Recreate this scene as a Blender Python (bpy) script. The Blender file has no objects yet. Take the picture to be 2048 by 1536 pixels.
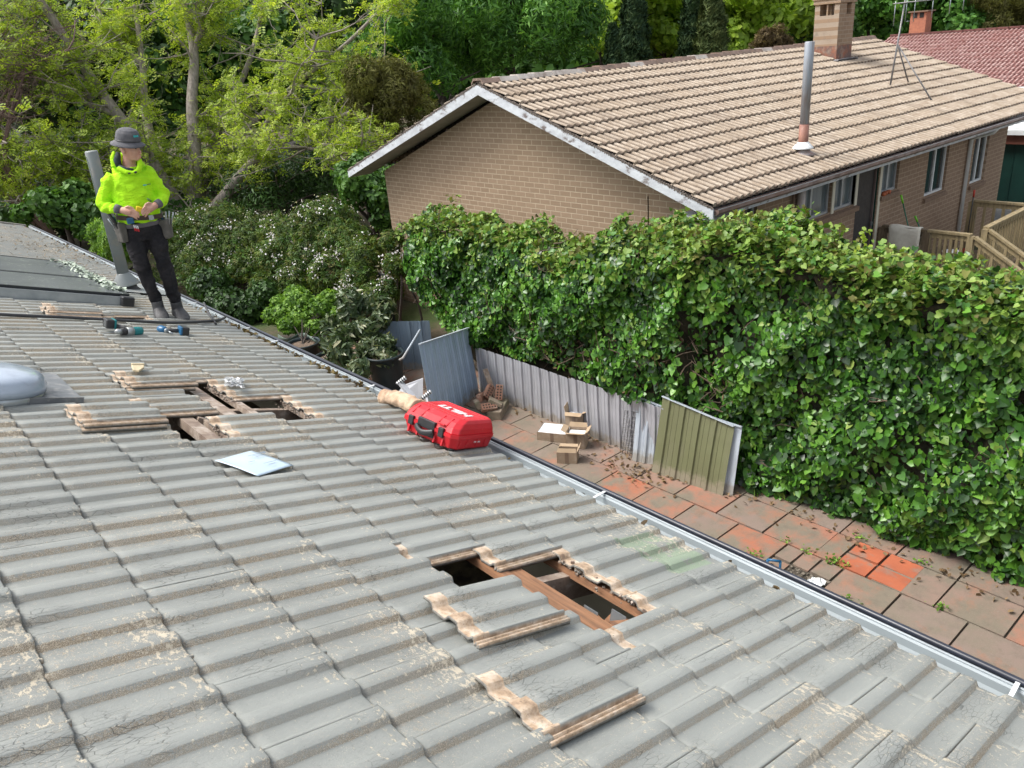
import bpy, bmesh, math, random
import numpy as np
from mathutils import Vector, Matrix
R = math.radians
random.seed(7); rng = np.random.default_rng(7)
S = bpy.context.scene
COL = S.collection

# ------------------------------------------------------------------ camera
def _v(a): return np.array(a, float)
YAW, PIT, ROL, FPX = 0.8812, 0.4008, 0.0836, 1574.05
import json
_F = _v([math.cos(PIT)*math.cos(YAW), math.cos(PIT)*math.sin(YAW), -math.sin(PIT)])
_r = np.cross(_F, [0, 0, 1]); _r /= np.linalg.norm(_r); _d = np.cross(_F, _r)
_R = _r*math.cos(ROL) + _d*math.sin(ROL); _D = -_r*math.sin(ROL) + _d*math.cos(ROL)
cam_d = bpy.data.cameras.new('camera'); cam = bpy.data.objects.new('camera', cam_d); COL.objects.link(cam)
m3 = np.stack([_R, -_D, -_F], 1)
cam.matrix_world = Matrix([list(m3[i])+[0.0] for i in range(3)] + [[0, 0, 0, 1]])
cam_d.sensor_width = 36; cam_d.lens = FPX/2048*36; cam_d.clip_start = 0.05; cam_d.clip_end = 1500
S.camera = cam
S.render.resolution_x, S.render.resolution_y = 1024, 768

# ------------------------------------------------------------------ sky, sun, exposure (bright overcast)
w = bpy.data.worlds.new('World'); S.world = w; w.use_nodes = True
nt = w.node_tree; nt.nodes.clear()
SUN_EL, SUN_AZ = R(56), R(136)          # direction the light comes from, azimuth from +X towards +Y
sky = nt.nodes.new('ShaderNodeTexSky'); sky.sky_type = 'NISHITA'; sky.sun_disc = False
sky.sun_elevation = SUN_EL; sky.sun_rotation = math.pi/2 - SUN_AZ
sky.air_density = 1.0; sky.dust_density = 4.0; sky.ozone_density = 1.0
bg = nt.nodes.new('ShaderNodeBackground'); bg.inputs[1].default_value = 0.15
wo = nt.nodes.new('ShaderNodeOutputWorld')
hsv = nt.nodes.new('ShaderNodeHueSaturation'); hsv.inputs['Saturation'].default_value = 0.35
nt.links.new(sky.outputs[0], hsv.inputs['Color']); nt.links.new(hsv.outputs[0], bg.inputs[0]); nt.links.new(bg.outputs[0], wo.inputs[0])
sl = bpy.data.lights.new('sun', 'SUN'); sl.energy = 1.5; sl.angle = R(24); sl.color = (1.0, 0.96, 0.9)
so = bpy.data.objects.new('sun', sl); COL.objects.link(so); so.location = (0, 0, 30)
so.rotation_euler = Vector((math.cos(SUN_EL)*math.cos(SUN_AZ), math.cos(SUN_EL)*math.sin(SUN_AZ), math.sin(SUN_EL))).to_track_quat('Z', 'Y').to_euler()
S.view_settings.view_transform = 'Standard'; S.view_settings.look = 'None'
S.view_settings.exposure = 0.95; S.view_settings.gamma = 1.0
S.render.engine = 'CYCLES'
S.cycles.max_bounces = 6; S.cycles.diffuse_bounces = 3; S.cycles.glossy_bounces = 3; S.cycles.transmission_bounces = 4; S.cycles.transparent_max_bounces = 6

# ------------------------------------------------------------------ measuring helpers (pixels of the 2048x1536 photo -> points)
def ray(u, v): return _F + _R*(u-1024)/FPX + _D*(v-768)/FPX
def on(u, v, n, p):
    r = ray(u, v); n = _v(n); return r*(n@_v(p))/(r@n)
def onx(u, v, x): return on(u, v, (1, 0, 0), (x, 0, 0))
def ony(u, v, y): return on(u, v, (0, 1, 0), (0, y, 0))
def onz(u, v, z): return on(u, v, (0, 0, 1), (0, 0, z))
def ond(u, v, d): return ray(u, v)*d

GZ = -4.9                                # courtyard level
XG, ZG, PT, GA = 2.69, -2.328, 0.3343, 0.348   # tile edge at the gutter, roof pitch, gauge
ROW, RIB = GA, 0.15
ES = _v([-math.cos(PT), 0, math.sin(PT)]); EU = _v([0, 1, 0]); EN = _v([math.sin(PT), 0, math.cos(PT)])
SHEAR = -0.0115/GA
def roofp(s, y, h=0): return _v([XG, 0, ZG]) + ES*s + EU*y + EN*h
def kt(k, t, h=0):                       # course / rib coordinates on our roof
    return roofp(k*GA, .063 - .0115*k + .15*t, h)
def onroof(u, v, h=0): return on(u, v, EN, _v([XG, 0, ZG]) + EN*h)

# ------------------------------------------------------------------ objects
def tag(o, label=None, cat=None, group=None, kind=None):
    if label: o['label'] = label
    if cat: o['category'] = cat
    if group: o['group'] = group
    if kind: o['kind'] = kind
    return o
def empty(name, loc, label=None, cat=None, group=None, rot=None, mat=None):
    o = bpy.data.objects.new(name, None); COL.objects.link(o); o.empty_display_size = .1
    o.location = Vector(loc)
    if rot is not None: o.rotation_euler = rot
    if mat is not None: o.matrix_world = mat
    return tag(o, label, cat, group)
def frame(origin, ex, ey, ez):
    m = Matrix.Identity(4)
    for i, a in enumerate((ex, ey, ez)):
        for k in range(3): m[k][i] = float(a[k])
    for k in range(3): m[k][3] = float(origin[k])
    return m
def off(p):                              # world offset of a parent chain of unrotated objects
    t = _v([0, 0, 0])
    while p is not None: t = t + _v(p.location); p = p.parent
    return t

class MB:
    """mesh collector: shapes in world (or the parent's local) coordinates, linked as ONE object by build()"""
    def __init__(s): s.v = []; s.f = []; s.mi = []; s.sm = []; s.m = 0; s.smooth = False
    def add(s, vs, fs):
        b = len(s.v); s.v += [tuple(map(float, p)) for p in vs]
        for f in fs: s.f.append([b+i for i in f]); s.mi.append(s.m); s.sm.append(s.smooth)
        return s
    def box(s, c, size, rot=None, taper=None):
        hx, hy, hz = [a/2 for a in size]; vs = []
        for z in (-hz, hz):
            k = 1 if (taper is None or z < 0) else taper
            for x, y in ((-hx, -hy), (hx, -hy), (hx, hy), (-hx, hy)): vs.append(Vector((x*k, y*k, z)))
        if rot is not None:
            M = rot if isinstance(rot, Matrix) else Matrix.Rotation(rot, 3, 'Z')
            vs = [M @ p for p in vs]
        vs = [p + Vector(c) for p in vs]
        return s.add(vs, [(3, 2, 1, 0), (4, 5, 6, 7), (0, 1, 5, 4), (1, 2, 6, 5), (2, 3, 7, 6), (3, 0, 4, 7)])
    def hexa(s, b, t): return s.add(list(b)+list(t), [(3, 2, 1, 0), (4, 5, 6, 7), (0, 1, 5, 4), (1, 2, 6, 5), (2, 3, 7, 6), (3, 0, 4, 7)])
    def bar(s, a, b, wd, ht, up=(0, 0, 1)):
        a, b = Vector(a), Vector(b); d = (b-a).normalized(); u = Vector(up)
        x = d.cross(u)
        if x.length < 1e-4: x = d.cross(Vector((1, 0, 0)))
        x.normalize(); z = x.cross(d)
        vs = []
        for p in (a, b):
            for i, j in ((-1, -1), (1, -1), (1, 1), (-1, 1)): vs.append(p + x*i*wd/2 + z*j*ht/2)
        return s.add(vs, [(3, 2, 1, 0), (4, 5, 6, 7), (0, 1, 5, 4), (1, 2, 6, 5), (2, 3, 7, 6), (3, 0, 4, 7)])
    def tube(s, pts, rad, n=8, caps=True, flat=None):
        pts = [Vector(p) for p in pts]; k = len(pts)
        rr = rad if hasattr(rad, '__len__') else [rad]*k
        up = Vector((0, 0, 1)); vs = []; sm = s.smooth
        px = None
        for i, p in enumerate(pts):
            d = (pts[min(i+1, k-1)]-pts[max(i-1, 0)]).normalized()
            x = d.cross(up) if px is None else (px - d*px.dot(d))
            if x.length < 1e-3: x = d.cross(Vector((1, 0, 0)))
            x.normalize(); px = x; y = x.cross(d)
            r = rr[i]; ra, rb = (r, r) if not hasattr(r, '__len__') else r
            for j in range(n):
                a = 2*math.pi*j/n; vs.append(p + x*math.cos(a)*ra + y*math.sin(a)*rb)
        fs = [(i*n+j, i*n+(j+1) % n, (i+1)*n+(j+1) % n, (i+1)*n+j) for i in range(k-1) for j in range(n)]
        s.smooth = True if n > 5 else sm
        s.add(vs, fs)
        if caps:
            s.smooth = False
            b = len(s.v)-len(vs)
            s.f.append([b+j for j in range(n)][::-1]); s.mi.append(s.m); s.sm.append(False)
            s.f.append([b+(k-1)*n+j for j in range(n)]); s.mi.append(s.m); s.sm.append(False)
        s.smooth = sm
        return s
    def lathe(s, c, prof, n=24, ax=(0, 0, 1), sq=(1, 1), close=True):
        ax = Vector(ax).normalized(); x = ax.orthogonal().normalized()
        if abs(ax.z) > .99: x = Vector((1, 0, 0))
        y = ax.cross(x); c = Vector(c); vs = []
        for r, h in prof:
            for j in range(n):
                a = 2*math.pi*j/n; vs.append(c + x*math.cos(a)*r*sq[0] + y*math.sin(a)*r*sq[1] + ax*h)
        k = len(prof)
        fs = [(i*n+j, i*n+(j+1) % n, (i+1)*n+(j+1) % n, (i+1)*n+j) for i in range(k-1) for j in range(n)]
        if close: fs += [tuple(range(n))[::-1], tuple((k-1)*n+j for j in range(n))]
        sm = s.smooth; s.smooth = True; s.add(vs, fs); s.smooth = sm
        return s
    def prism(s, poly, vec):
        n = len(poly); vec = Vector(vec)
        vs = [Vector(p) for p in poly]; vs += [p+vec for p in vs]
        return s.add(vs, [tuple(range(n))[::-1], tuple(range(n, 2*n))] + [(i, (i+1) % n, n+(i+1) % n, n+i) for i in range(n)])
    def loft(s, rings, caps=True):
        n = len(rings[0]); k = len(rings); vs = [p for r in rings for p in r]
        fs = [(i*n+j, i*n+(j+1) % n, (i+1)*n+(j+1) % n, (i+1)*n+j) for i in range(k-1) for j in range(n)]
        if caps: fs += [tuple(range(n))[::-1], tuple((k-1)*n+j for j in range(n))]
        return s.add(vs, fs)
    def build(s, name, mats, parent=None, local=False, label=None, origin=None):
        if not isinstance(mats, (list, tuple)): mats = [mats]
        V = np.array(s.v, float)
        if parent is not None and not local: V = V - off(parent)
        loc = None
        if parent is None and not local:
            loc = _v(origin) if origin is not None else np.array([(V[:, 0].min()+V[:, 0].max())/2, (V[:, 1].min()+V[:, 1].max())/2, V[:, 2].min()])
            V = V - loc
        me = bpy.data.meshes.new(name); me.from_pydata(V.tolist(), [], s.f)
        for m in mats: me.materials.append(m)
        me.polygons.foreach_set('material_index', s.mi); me.polygons.foreach_set('use_smooth', s.sm); me.update()
        o = bpy.data.objects.new(name, me); COL.objects.link(o)
        if parent is not None: o.parent = parent
        if loc is not None: o.location = loc
        if label: o['label'] = label
        return o

def bevel(o, wdt, seg=1, ang=40):
    m = o.modifiers.new('bevel', 'BEVEL'); m.width = wdt; m.segments = seg; m.limit_method = 'ANGLE'; m.angle_limit = R(ang); return o
def bake(o):                              # apply the modifiers into the mesh
    dg = bpy.context.evaluated_depsgraph_get(); dg.update()
    me = bpy.data.meshes.new_from_object(o.evaluated_get(dg)); old = o.data
    o.modifiers.clear(); o.data = me; bpy.data.meshes.remove(old); return o
def blob(o, voxel, smooth=2, iters=1):    # fuse overlapping lofts into one continuous skin
    m = o.modifiers.new('r', 'REMESH'); m.mode = 'VOXEL'; m.voxel_size = voxel; m.use_smooth_shade = True
    if smooth:
        m = o.modifiers.new('s', 'SMOOTH'); m.factor = .5; m.iterations = smooth
    return bake(o)
def copytree(o, parent=None):
    c = o.copy(); COL.objects.link(c)
    if parent is not None: c.parent = parent
    for ch in [x for x in bpy.data.objects if x.parent == o]: copytree(ch, c)
    return c

# ------------------------------------------------------------------ materials
class G:
    """tiny node-graph helper"""
    def __init__(s, name):
        s.mat = bpy.data.materials.new(name); s.mat.use_nodes = True; s.t = s.mat.node_tree; s.t.nodes.clear()
        s.out = s.n('ShaderNodeOutputMaterial'); s.bs = s.n('ShaderNodeBsdfPrincipled'); s.l(s.bs.outputs[0], s.out.inputs[0])
        s.tc = s.n('ShaderNodeTexCoord')
    def n(s, t, **k):
        a = s.t.nodes.new(t)
        for q, v in k.items(): setattr(a, q, v)
        return a
    def l(s, a, b): s.t.links.new(a, b)
    def inp(s, node, i, v):
        if v is None: return
        if hasattr(v, 'type') and hasattr(v, 'links'): s.l(v, node.inputs[i])
        else: node.inputs[i].default_value = v
    def noise(s, scale, detail=4, rough=.55, vec=None, dist=0, kind='ShaderNodeTexNoise'):
        a = s.n(kind); a.inputs['Scale'].default_value = scale
        if kind == 'ShaderNodeTexNoise':
            a.inputs['Detail'].default_value = detail; a.inputs['Roughness'].default_value = rough; a.inputs['Distortion'].default_value = dist
        s.l(vec or s.tc.outputs['Object'], a.inputs['Vector']); return a.outputs[0]
    def vor(s, scale, feature='F1', vec=None, out=0):
        a = s.n('ShaderNodeTexVoronoi', feature=feature); a.inputs['Scale'].default_value = scale
        s.l(vec or s.tc.outputs['Object'], a.inputs['Vector']); return a.outputs[out]
    def ramp(s, f, lo, hi, a=0., b=1.):
        r = s.n('ShaderNodeMapRange'); r.clamp = True
        s.inp(r, 0, f); r.inputs[1].default_value = lo; r.inputs[2].default_value = hi; r.inputs[3].default_value = a; r.inputs[4].default_value = b
        return r.outputs[0]
    def math(s, op, a, b=None, c=None):
        m = s.n('ShaderNodeMath', operation=op); s.inp(m, 0, a); s.inp(m, 1, b); s.inp(m, 2, c); return m.outputs[0]
    def mix(s, f, a, b, mode='MIX'):
        m = s.n('ShaderNodeMix', data_type='RGBA', blend_type=mode); s.inp(m, 0, f)
        for i, v in ((6, a), (7, b)):
            if isinstance(v, (tuple, list)): m.inputs[i].default_value = (*v[:3], 1)
            else: s.l(v, m.inputs[i])
        return m.outputs[2]
    def cramp(s, f, stops):
        c = s.n('ShaderNodeValToRGB'); e = c.color_ramp.elements
        while len(e) < len(stops): e.new(.5)
        for i, (p, q) in enumerate(stops): e[i].position = p; e[i].color = (*q, 1)
        s.l(f, c.inputs[0]); return c.outputs[0]
    def map(s, scale=(1, 1, 1), vec=None, rot=(0, 0, 0), loc=(0, 0, 0)):
        m = s.n('ShaderNodeMapping'); m.inputs['Scale'].default_value = scale; m.inputs['Rotation'].default_value = rot; m.inputs['Location'].default_value = loc
        s.l(vec or s.tc.outputs['Object'], m.inputs[0]); return m.outputs[0]
    def bump(s, h, strength=.3, dist=.01):
        b = s.n('ShaderNodeBump'); b.inputs['Strength'].default_value = strength; b.inputs['Distance'].default_value = dist
        s.l(h, b.inputs['Height']); s.l(b.outputs[0], s.bs.inputs['Normal']); return b
    def attr(s, name, out='Fac'):
        a = s.n('ShaderNodeAttribute'); a.attribute_name = name; return a.outputs[out]
    def isl(s):
        return s.n('ShaderNodeNewGeometry').outputs['Random Per Island']
    def orand(s): return s.n('ShaderNodeObjectInfo').outputs['Random']
    def done(s, col=None, rough=.6, metal=0., spec=.5, **kw):
        if col is not None:
            if isinstance(col, (tuple, list)): s.bs.inputs['Base Color'].default_value = (*col[:3], 1)
            else: s.l(col, s.bs.inputs['Base Color'])
        s.inp(s.bs, 'Roughness', rough); s.inp(s.bs, 'Metallic', metal); s.inp(s.bs, 'Specular IOR Level', spec)
        for k, v in kw.items(): s.inp(s.bs, k.replace('_', ' '), v)
        return s.mat

def simple(name, col, col2=None, scale=8, rough=.6, metal=0., spec=.5, bump=.0, bscale=60, dirt=None, dscale=3, dlo=.5, dhi=.7, stretch=(1, 1, 1)):
    g = G(name); vec = g.map(stretch)
    c2 = col2 or tuple(x*.78 for x in col)
    c = g.mix(g.ramp(g.noise(scale, vec=vec), .35, .65), col, c2)
    if dirt: c = g.mix(g.ramp(g.noise(dscale, 6, .65, vec=vec), dlo, dhi), c, dirt)
    if bump: g.bump(g.noise(bscale, 4, vec=vec), bump, .01)
    return g.done(c, g.ramp(g.noise(scale*2), .3, .7, rough*.85, min(1, rough*1.15)), metal, spec)

def foliage(name, stops, rough=.45, trans=.3, clump=1.2, spec=.4, tint=None):
    """leaf material: colour varies leaf by leaf and clump by clump"""
    g = G(name)
    f = g.math('ADD', g.math('MULTIPLY', g.isl(), .6), g.math('MULTIPLY', g.ramp(g.noise(clump, 2), .3, .7), .4))
    c = g.cramp(f, stops)
    g.done(c, rough, 0, spec)
    tr = g.n('ShaderNodeBsdfTranslucent'); g.l(g.mix(1.0, c, (1.0, 1.0, .45), 'MULTIPLY'), tr.inputs[0])
    mx = g.n('ShaderNodeMixShader'); mx.inputs[0].default_value = trans
    g.l(g.bs.outputs[0], mx.inputs[1]); g.l(tr.outputs[0], mx.inputs[2]); g.l(mx.outputs[0], g.out.inputs[0])
    return g.mat
def bark(name, a, b, scale=14):
    g = G(name); n = g.noise(scale, 5, .65, vec=g.map((1, 1, .25)))
    g.bump(n, .8, .02); return g.done(g.mix(g.ramp(n, .35, .68), a, b), .9)

# ------------------------------------------------------------------ leaves in bulk
T_IVY = ([(0, 0, 0), (.28, -.13, .05), (.46, .12, .10), (.40, .40, .07), (.17, .70, .02), (0, .92, -.03), (-.17, .70, .02), (-.40, .40, .07), (-.46, .12, .10), (-.28, -.13, .05)], [(0, 1, 2, 3, 4, 5), (0, 5, 6, 7, 8, 9)])
T_OVAL = ([(0, 0, 0), (.3, .35, .07), (.24, .75, .05), (0, 1, 0), (-.24, .75, .05), (-.3, .35, .07)], [(0, 1, 2, 3), (0, 3, 4, 5)])
T_LANCE = ([(0, 0, 0), (.12, .4, .03), (0, 1, -.05), (-.12, .4, .03)], [(0, 1, 2, 3)])
def _spray(pairs, ll, wd, tip=.2):
    v, f = [], []
    def lf(p, a, l):
        d = (math.sin(a), math.cos(a)); n = (d[1], -d[0]); b = len(v)
        for k, s in ((0, 0), (.5, wd), (1, 0), (.5, -wd)): v.append((p[0]+d[0]*l*k+n[0]*s, p[1]+d[1]*l*k+n[1]*s, .08*k - .02))
        f.append((b, b+1, b+2, b+3))
    for i in range(pairs):
        y = .1 + .75*i/pairs
        for sg in (-1, 1): lf((0, y), sg*1.0, ll)
    lf((0, .8), 0, ll); return v, f
T_LEAFY = ([(0, 0, 0), (.13, .3, .04), (.12, .7, .02), (0, 1, -.06), (-.12, .7, .02), (-.13, .3, .04)], [(0, 1, 2, 3), (0, 3, 4, 5)])
T_PINN = _spray(3, .42, .09)
T_TUFT = ([(0, 0, 0), (.1, .5, 0), (0, 1, 0), (-.1, .5, 0), (.35, .25, .2), (.6, .8, .35), (.2, .4, .2), (-.35, .25, -.2), (-.6, .8, -.3), (-.2, .4, -.15)],
          [(0, 1, 2, 3), (0, 4, 5, 6), (0, 7, 8, 9)])
def unit(a): return a/np.maximum(1e-9, np.linalg.norm(a, axis=-1, keepdims=True))
def leaf_mesh(name, C, N, size, tmpl, mat, parent=None, droop=.3, mats=None, midx=None, loc=None):
    """C centres, N outward directions, one folded leaf per centre"""
    C = np.asarray(C, float); n = len(C); size = np.broadcast_to(np.asarray(size, float), (n,))
    N = unit(np.asarray(N, float)+rng.normal(0, .45, (n, 3)))
    up = unit(np.stack([rng.normal(0, .6, n), rng.normal(0, .6, n), -np.full(n, droop)+rng.normal(0, .5, n)], 1))
    Y = unit(up - N*(up*N).sum(1, keepdims=True)); X = np.cross(Y, N)
    tv = np.array(tmpl[0], float); k = len(tv)
    P = C[:, None, :] + size[:, None, None]*(X[:, None, :]*tv[None, :, 0:1] + Y[:, None, :]*(tv[None, :, 1:2]-.3) + N[:, None, :]*tv[None, :, 2:3])
    P = P.reshape(-1, 3)
    base = (np.arange(n)*k)[:, None]
    F = [base+np.array(f)[None, :] for f in tmpl[1]]
    loops = np.concatenate([np.concatenate([f for f in F], 1)], 0).reshape(-1)
    lens = np.tile([len(f) for f in tmpl[1]], n)
    starts = np.concatenate([[0], np.cumsum(lens)[:-1]])
    if parent is not None: P = P - off(parent)
    if parent is None:
        if loc is None: loc = [P[:, 0].mean(), P[:, 1].mean(), P[:, 2].min()]
        P = P - _v(loc)
    me = bpy.data.meshes.new(name); me.vertices.add(len(P)); me.vertices.foreach_set('co', P.ravel())
    me.loops.add(len(loops)); me.loops.foreach_set('vertex_index', loops.astype(np.int32))
    me.polygons.add(len(lens)); me.polygons.foreach_set('loop_start', starts.astype(np.int32)); me.polygons.foreach_set('loop_total', lens.astype(np.int32))
    for m in (mats or [mat]): me.materials.append(m)
    if midx is not None: me.polygons.foreach_set('material_index', np.repeat(np.asarray(midx, np.int32), len(tmpl[1])))
    me.update(calc_edges=True)
    o = bpy.data.objects.new(name, me); COL.objects.link(o)
    if parent is not None: o.parent = parent
    else: o.location = loc
    return o
def shell(blobs, n, inner=.55):
    """n points spread through the outer part of a set of ellipsoids -> centres, outward directions"""
    B = np.array(blobs, float)             # cx cy cz rx ry rz
    wgt = (B[:, 3]*B[:, 4]+B[:, 4]*B[:, 5]+B[:, 3]*B[:, 5]); wgt /= wgt.sum()
    i = rng.choice(len(B), n, p=wgt); d = unit(rng.normal(0, 1, (n, 3)))
    r = inner+(1-inner)*rng.random(n)**.5
    nz = 1+.18*np.sin(d[:, 0]*7+i)*np.sin(d[:, 1]*6+2*i)*np.sin(d[:, 2]*8)
    return B[i, :3]+B[i, 3:]*d*(r*nz)[:, None], unit(d/B[i, 3:])
def clumps(c, rad, n, sub=.33, seed=0, flat=.8, sink=0):
    """a crown as many small blobs spread over a big ellipsoid"""
    q = np.random.default_rng(seed); d = unit(q.normal(0, 1, (n, 3))); d[:, 2] = np.where(d[:, 2] < -.45, -d[:, 2]*.6, d[:, 2])
    r = q.uniform(.35, .95, n)[:, None]; c = _v(c); rad = _v(rad)
    P = c+d*rad*r; s = rad.mean()*sub*q.uniform(.6, 1.25, n)
    return [(*P[i], s[i], s[i], s[i]*flat) for i in range(n)]
# ------------------------------------------------------------------ materials used in several places
def tile_paint(name, paintA, paintB, tan, specA, specB, bare=True, crackx=True):
    """painted concrete tile: attributes ta=(distance to lower edge, side slope, per-tile random), bare"""
    g = G(name); ta = g.n('ShaderNodeAttribute'); ta.attribute_name = 'ta'
    sep = g.n('ShaderNodeSeparateXYZ'); g.l(ta.outputs['Vector'], sep.inputs[0]); dend, slope, rnd = sep.outputs
    tv = g.n('ShaderNodeAttribute'); tv.attribute_name = 'tuv'; uv = tv.outputs['Vector']
    fine = g.noise(420, 3, .6, vec=uv); mid = g.noise(38, 5, .65, vec=uv); big = g.noise(1.1, 4, .6)
    gr = g.noise(90, 4, .7, vec=uv)
    col = g.mix(rnd, paintA, paintB)
    col = g.mix(g.ramp(big, .38, .66, 0, .6), col, tuple(x*.8 for x in paintB))
    col = g.mix(g.ramp(gr, .35, .75, 0, .35), col, tuple(x*1.18 for x in paintA))
    # exposed aggregate: strong on the side slopes, sprinkled on the flats, more on some tiles
    agg = g.cramp(g.noise(520, 2, .5, vec=uv), [(.32, specB), (.5, specA), (.66, (.60, .53, .42))])
    thr = g.math('ADD', g.math('MULTIPLY', slope, .30), g.math('MULTIPLY', g.ramp(rnd, .55, 1.0), .10))
    amt = g.ramp(g.math('ADD', g.noise(260, 3, .7, vec=uv), g.math('ADD', thr, g.math('MULTIPLY', g.ramp(mid, .45, .7), .16))), .66, .76)
    amt = g.math('MULTIPLY', amt, g.ramp(g.noise(1.7, 3), .36, .58, .25, 1.0))
    amt = g.math('MULTIPLY', amt, g.ramp(rnd, 0, .8, .55, 1.0))
    col = g.mix(amt, col, agg)
    wsp = g.n('ShaderNodeSeparateXYZ'); g.l(g.tc.outputs['Object'], wsp.inputs[0])
    # peeled flecks, clustered towards the lower edge of each tile
    near = g.ramp(dend, .0, .16, 1., 0.)
    pk = g.math('ADD', g.noise(58, 6, .78, vec=g.map((1, .55, 1), vec=uv)), g.math('MULTIPLY', near, .105))
    pk = g.math('ADD', pk, g.math('MULTIPLY', g.ramp(rnd, .3, 1.), .07))
    pk = g.math('ADD', pk, g.ramp(wsp.outputs[1], -6.6, -4.6, .035, 0))
    pk = g.math('ADD', pk, g.math('MULTIPLY', g.ramp(g.noise(1.6, 3), .42, .7), .07))
    gx = g.math('MULTIPLY', g.ramp(wsp.outputs[0], 2.33, 2.345), g.ramp(wsp.outputs[0], 2.62, 2.64, 1, 0))
    gy = g.math('MULTIPLY', g.ramp(wsp.outputs[1], -6.19, -6.18), g.ramp(wsp.outputs[1], -5.83, -5.82, 1, 0))
    gm = g.math('MULTIPLY', g.math('MULTIPLY', gx, gy), g.ramp(g.noise(9, 5, .7), .40, .44))
    col = g.mix(g.math('MULTIPLY', gm, .8), col, (.25, .32, .22))
    pit = g.ramp(g.vor(300, vec=uv), .0, .22, 1, 0); col = g.mix(g.math('MULTIPLY', pit, .35), col, (.13, .135, .125))
    peel = g.ramp(pk, .717, .732)
    col = g.mix(peel, col, tan)
    # hairline cracks in the paint
    fl = g.ramp(g.noise(150, 4, .75, vec=g.map((1.6, .6, 1), vec=uv)), .68, .70)
    fl = g.math('MULTIPLY', fl, g.ramp(g.noise(1.3, 3), .35, .6, .25, 1))
    col = g.mix(fl, col, tuple(x*1.12 for x in tan))
    dk = g.ramp(g.noise(120, 4, .75, vec=g.map((.5, 2.2, 1), vec=uv, loc=(3, 3, 3))), .66, .69)
    col = g.mix(g.math('MULTIPLY', dk, .6), col, (.10, .105, .10))
    cr = g.vor(60, 'DISTANCE_TO_EDGE', vec=g.map((.35, 1.2, 1), vec=g.mix(.03, uv, g.n('ShaderNodeTexNoise').outputs[1])))
    crm = g.math('MULTIPLY', g.ramp(cr, .0, .035, 1, 0), g.ramp(g.noise(3.0, 3), .50, .62))
    col = g.mix(g.math('MULTIPLY', crm, .75), col, (.06, .065, .06))
    rough = .62
    h = g.math('ADD', g.math('MULTIPLY', g.noise(210, 5, .8, vec=uv), 1.0), g.math('ADD', g.math('MULTIPLY', gr, .6), g.math('MULTIPLY', peel, -.5)))
    h = g.math('SUBTRACT', h, g.math('MULTIPLY', crm, .8))
    if bare:
        bt = g.attr('bare')
        bc = g.cramp(g.noise(16, 5, .65), [(.3, (.20, .14, .095)), (.44, (.40, .29, .195)), (.58, (.53, .43, .33)), (.72, (.60, .54, .46))])
        bc = g.mix(g.ramp(g.noise(60, 5, .7), .58, .7), bc, (.17, .12, .085))
        col = g.mix(bt, col, bc)
    g.bump(h, .65, .004)
    return g.done(col, g.ramp(gr, .3, .7, .48, .72), 0, .35)

M = {}
M['tile'] = tile_paint('grey_tile_paint', (.288, .302, .284), (.245, .258, .242), (.56, .50, .39), (.28, .225, .155), (.14, .115, .085))
M['tile_edge'] = simple('tile_edge', (.26, .25, .22), (.17, .16, .145), 60, .85, bump=.5, bscale=200)
M['gutter'] = simple('gutter_paint', (.34, .385, .405), (.30, .34, .355), 2, .4, 0, .5, dirt=(.25, .23, .19), dscale=3, dlo=.6, dhi=.72)
M['gutter_lip'] = simple('gutter_lip', (.30, .34, .36), (.24, .27, .29), 5, .3, 0, .6)
M['navy'] = simple('navy_paint', (.025, .03, .045), (.018, .02, .03), 5, .3, 0, .5)
M['rawwood'] = simple('sawn_hardwood', (.34, .17, .085), (.20, .10, .05), 6, .75, bump=.4, bscale=40, stretch=(6, .6, 6), dirt=(.12, .06, .04), dscale=5)
M['greywood'] = simple('dusty_timber', (.34, .27, .21), (.18, .13, .10), 8, .85, bump=.5, bscale=40, dirt=(.5, .44, .38), dscale=9)
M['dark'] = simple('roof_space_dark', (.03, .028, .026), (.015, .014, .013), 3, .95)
M['insul'] = simple('insulation', (.25, .21, .13), (.08, .07, .055), 12, .95, bump=1, bscale=30)
M['white'] = simple('white_paint', (.72, .74, .74), (.62, .64, .64), 4, .5)
M['cream'] = simple('cream_paint', (.66, .62, .50), (.58, .55, .45), 3, .5)
M['black'] = simple('black_plastic', (.018, .018, .02), (.03, .03, .032), 20, .4)
M['rubber'] = simple('black_rubber', (.03, .03, .033), (.05, .05, .052), 10, .55)
M['steel'] = simple('galvanised_steel', (.42, .45, .47), (.32, .35, .37), 7, .38, .7)
M['blackpot'] = simple('dark_pot_plastic', (.015, .03, .035), (.03, .042, .045), 5, .4)
M['soil'] = simple('soil', (.16, .105, .07), (.07, .05, .035), 25, .95, bump=1, bscale=60, dirt=(.25, .2, .15), dscale=40)
M['bark'] = bark('bark_grey', (.34, .30, .26), (.16, .135, .115))
M['twig'] = bark('bark_twig', (.42, .38, .33), (.22, .19, .165), 30)
M['darkbark'] = bark('bark_dark', (.06, .045, .035), (.025, .02, .016))

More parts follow.
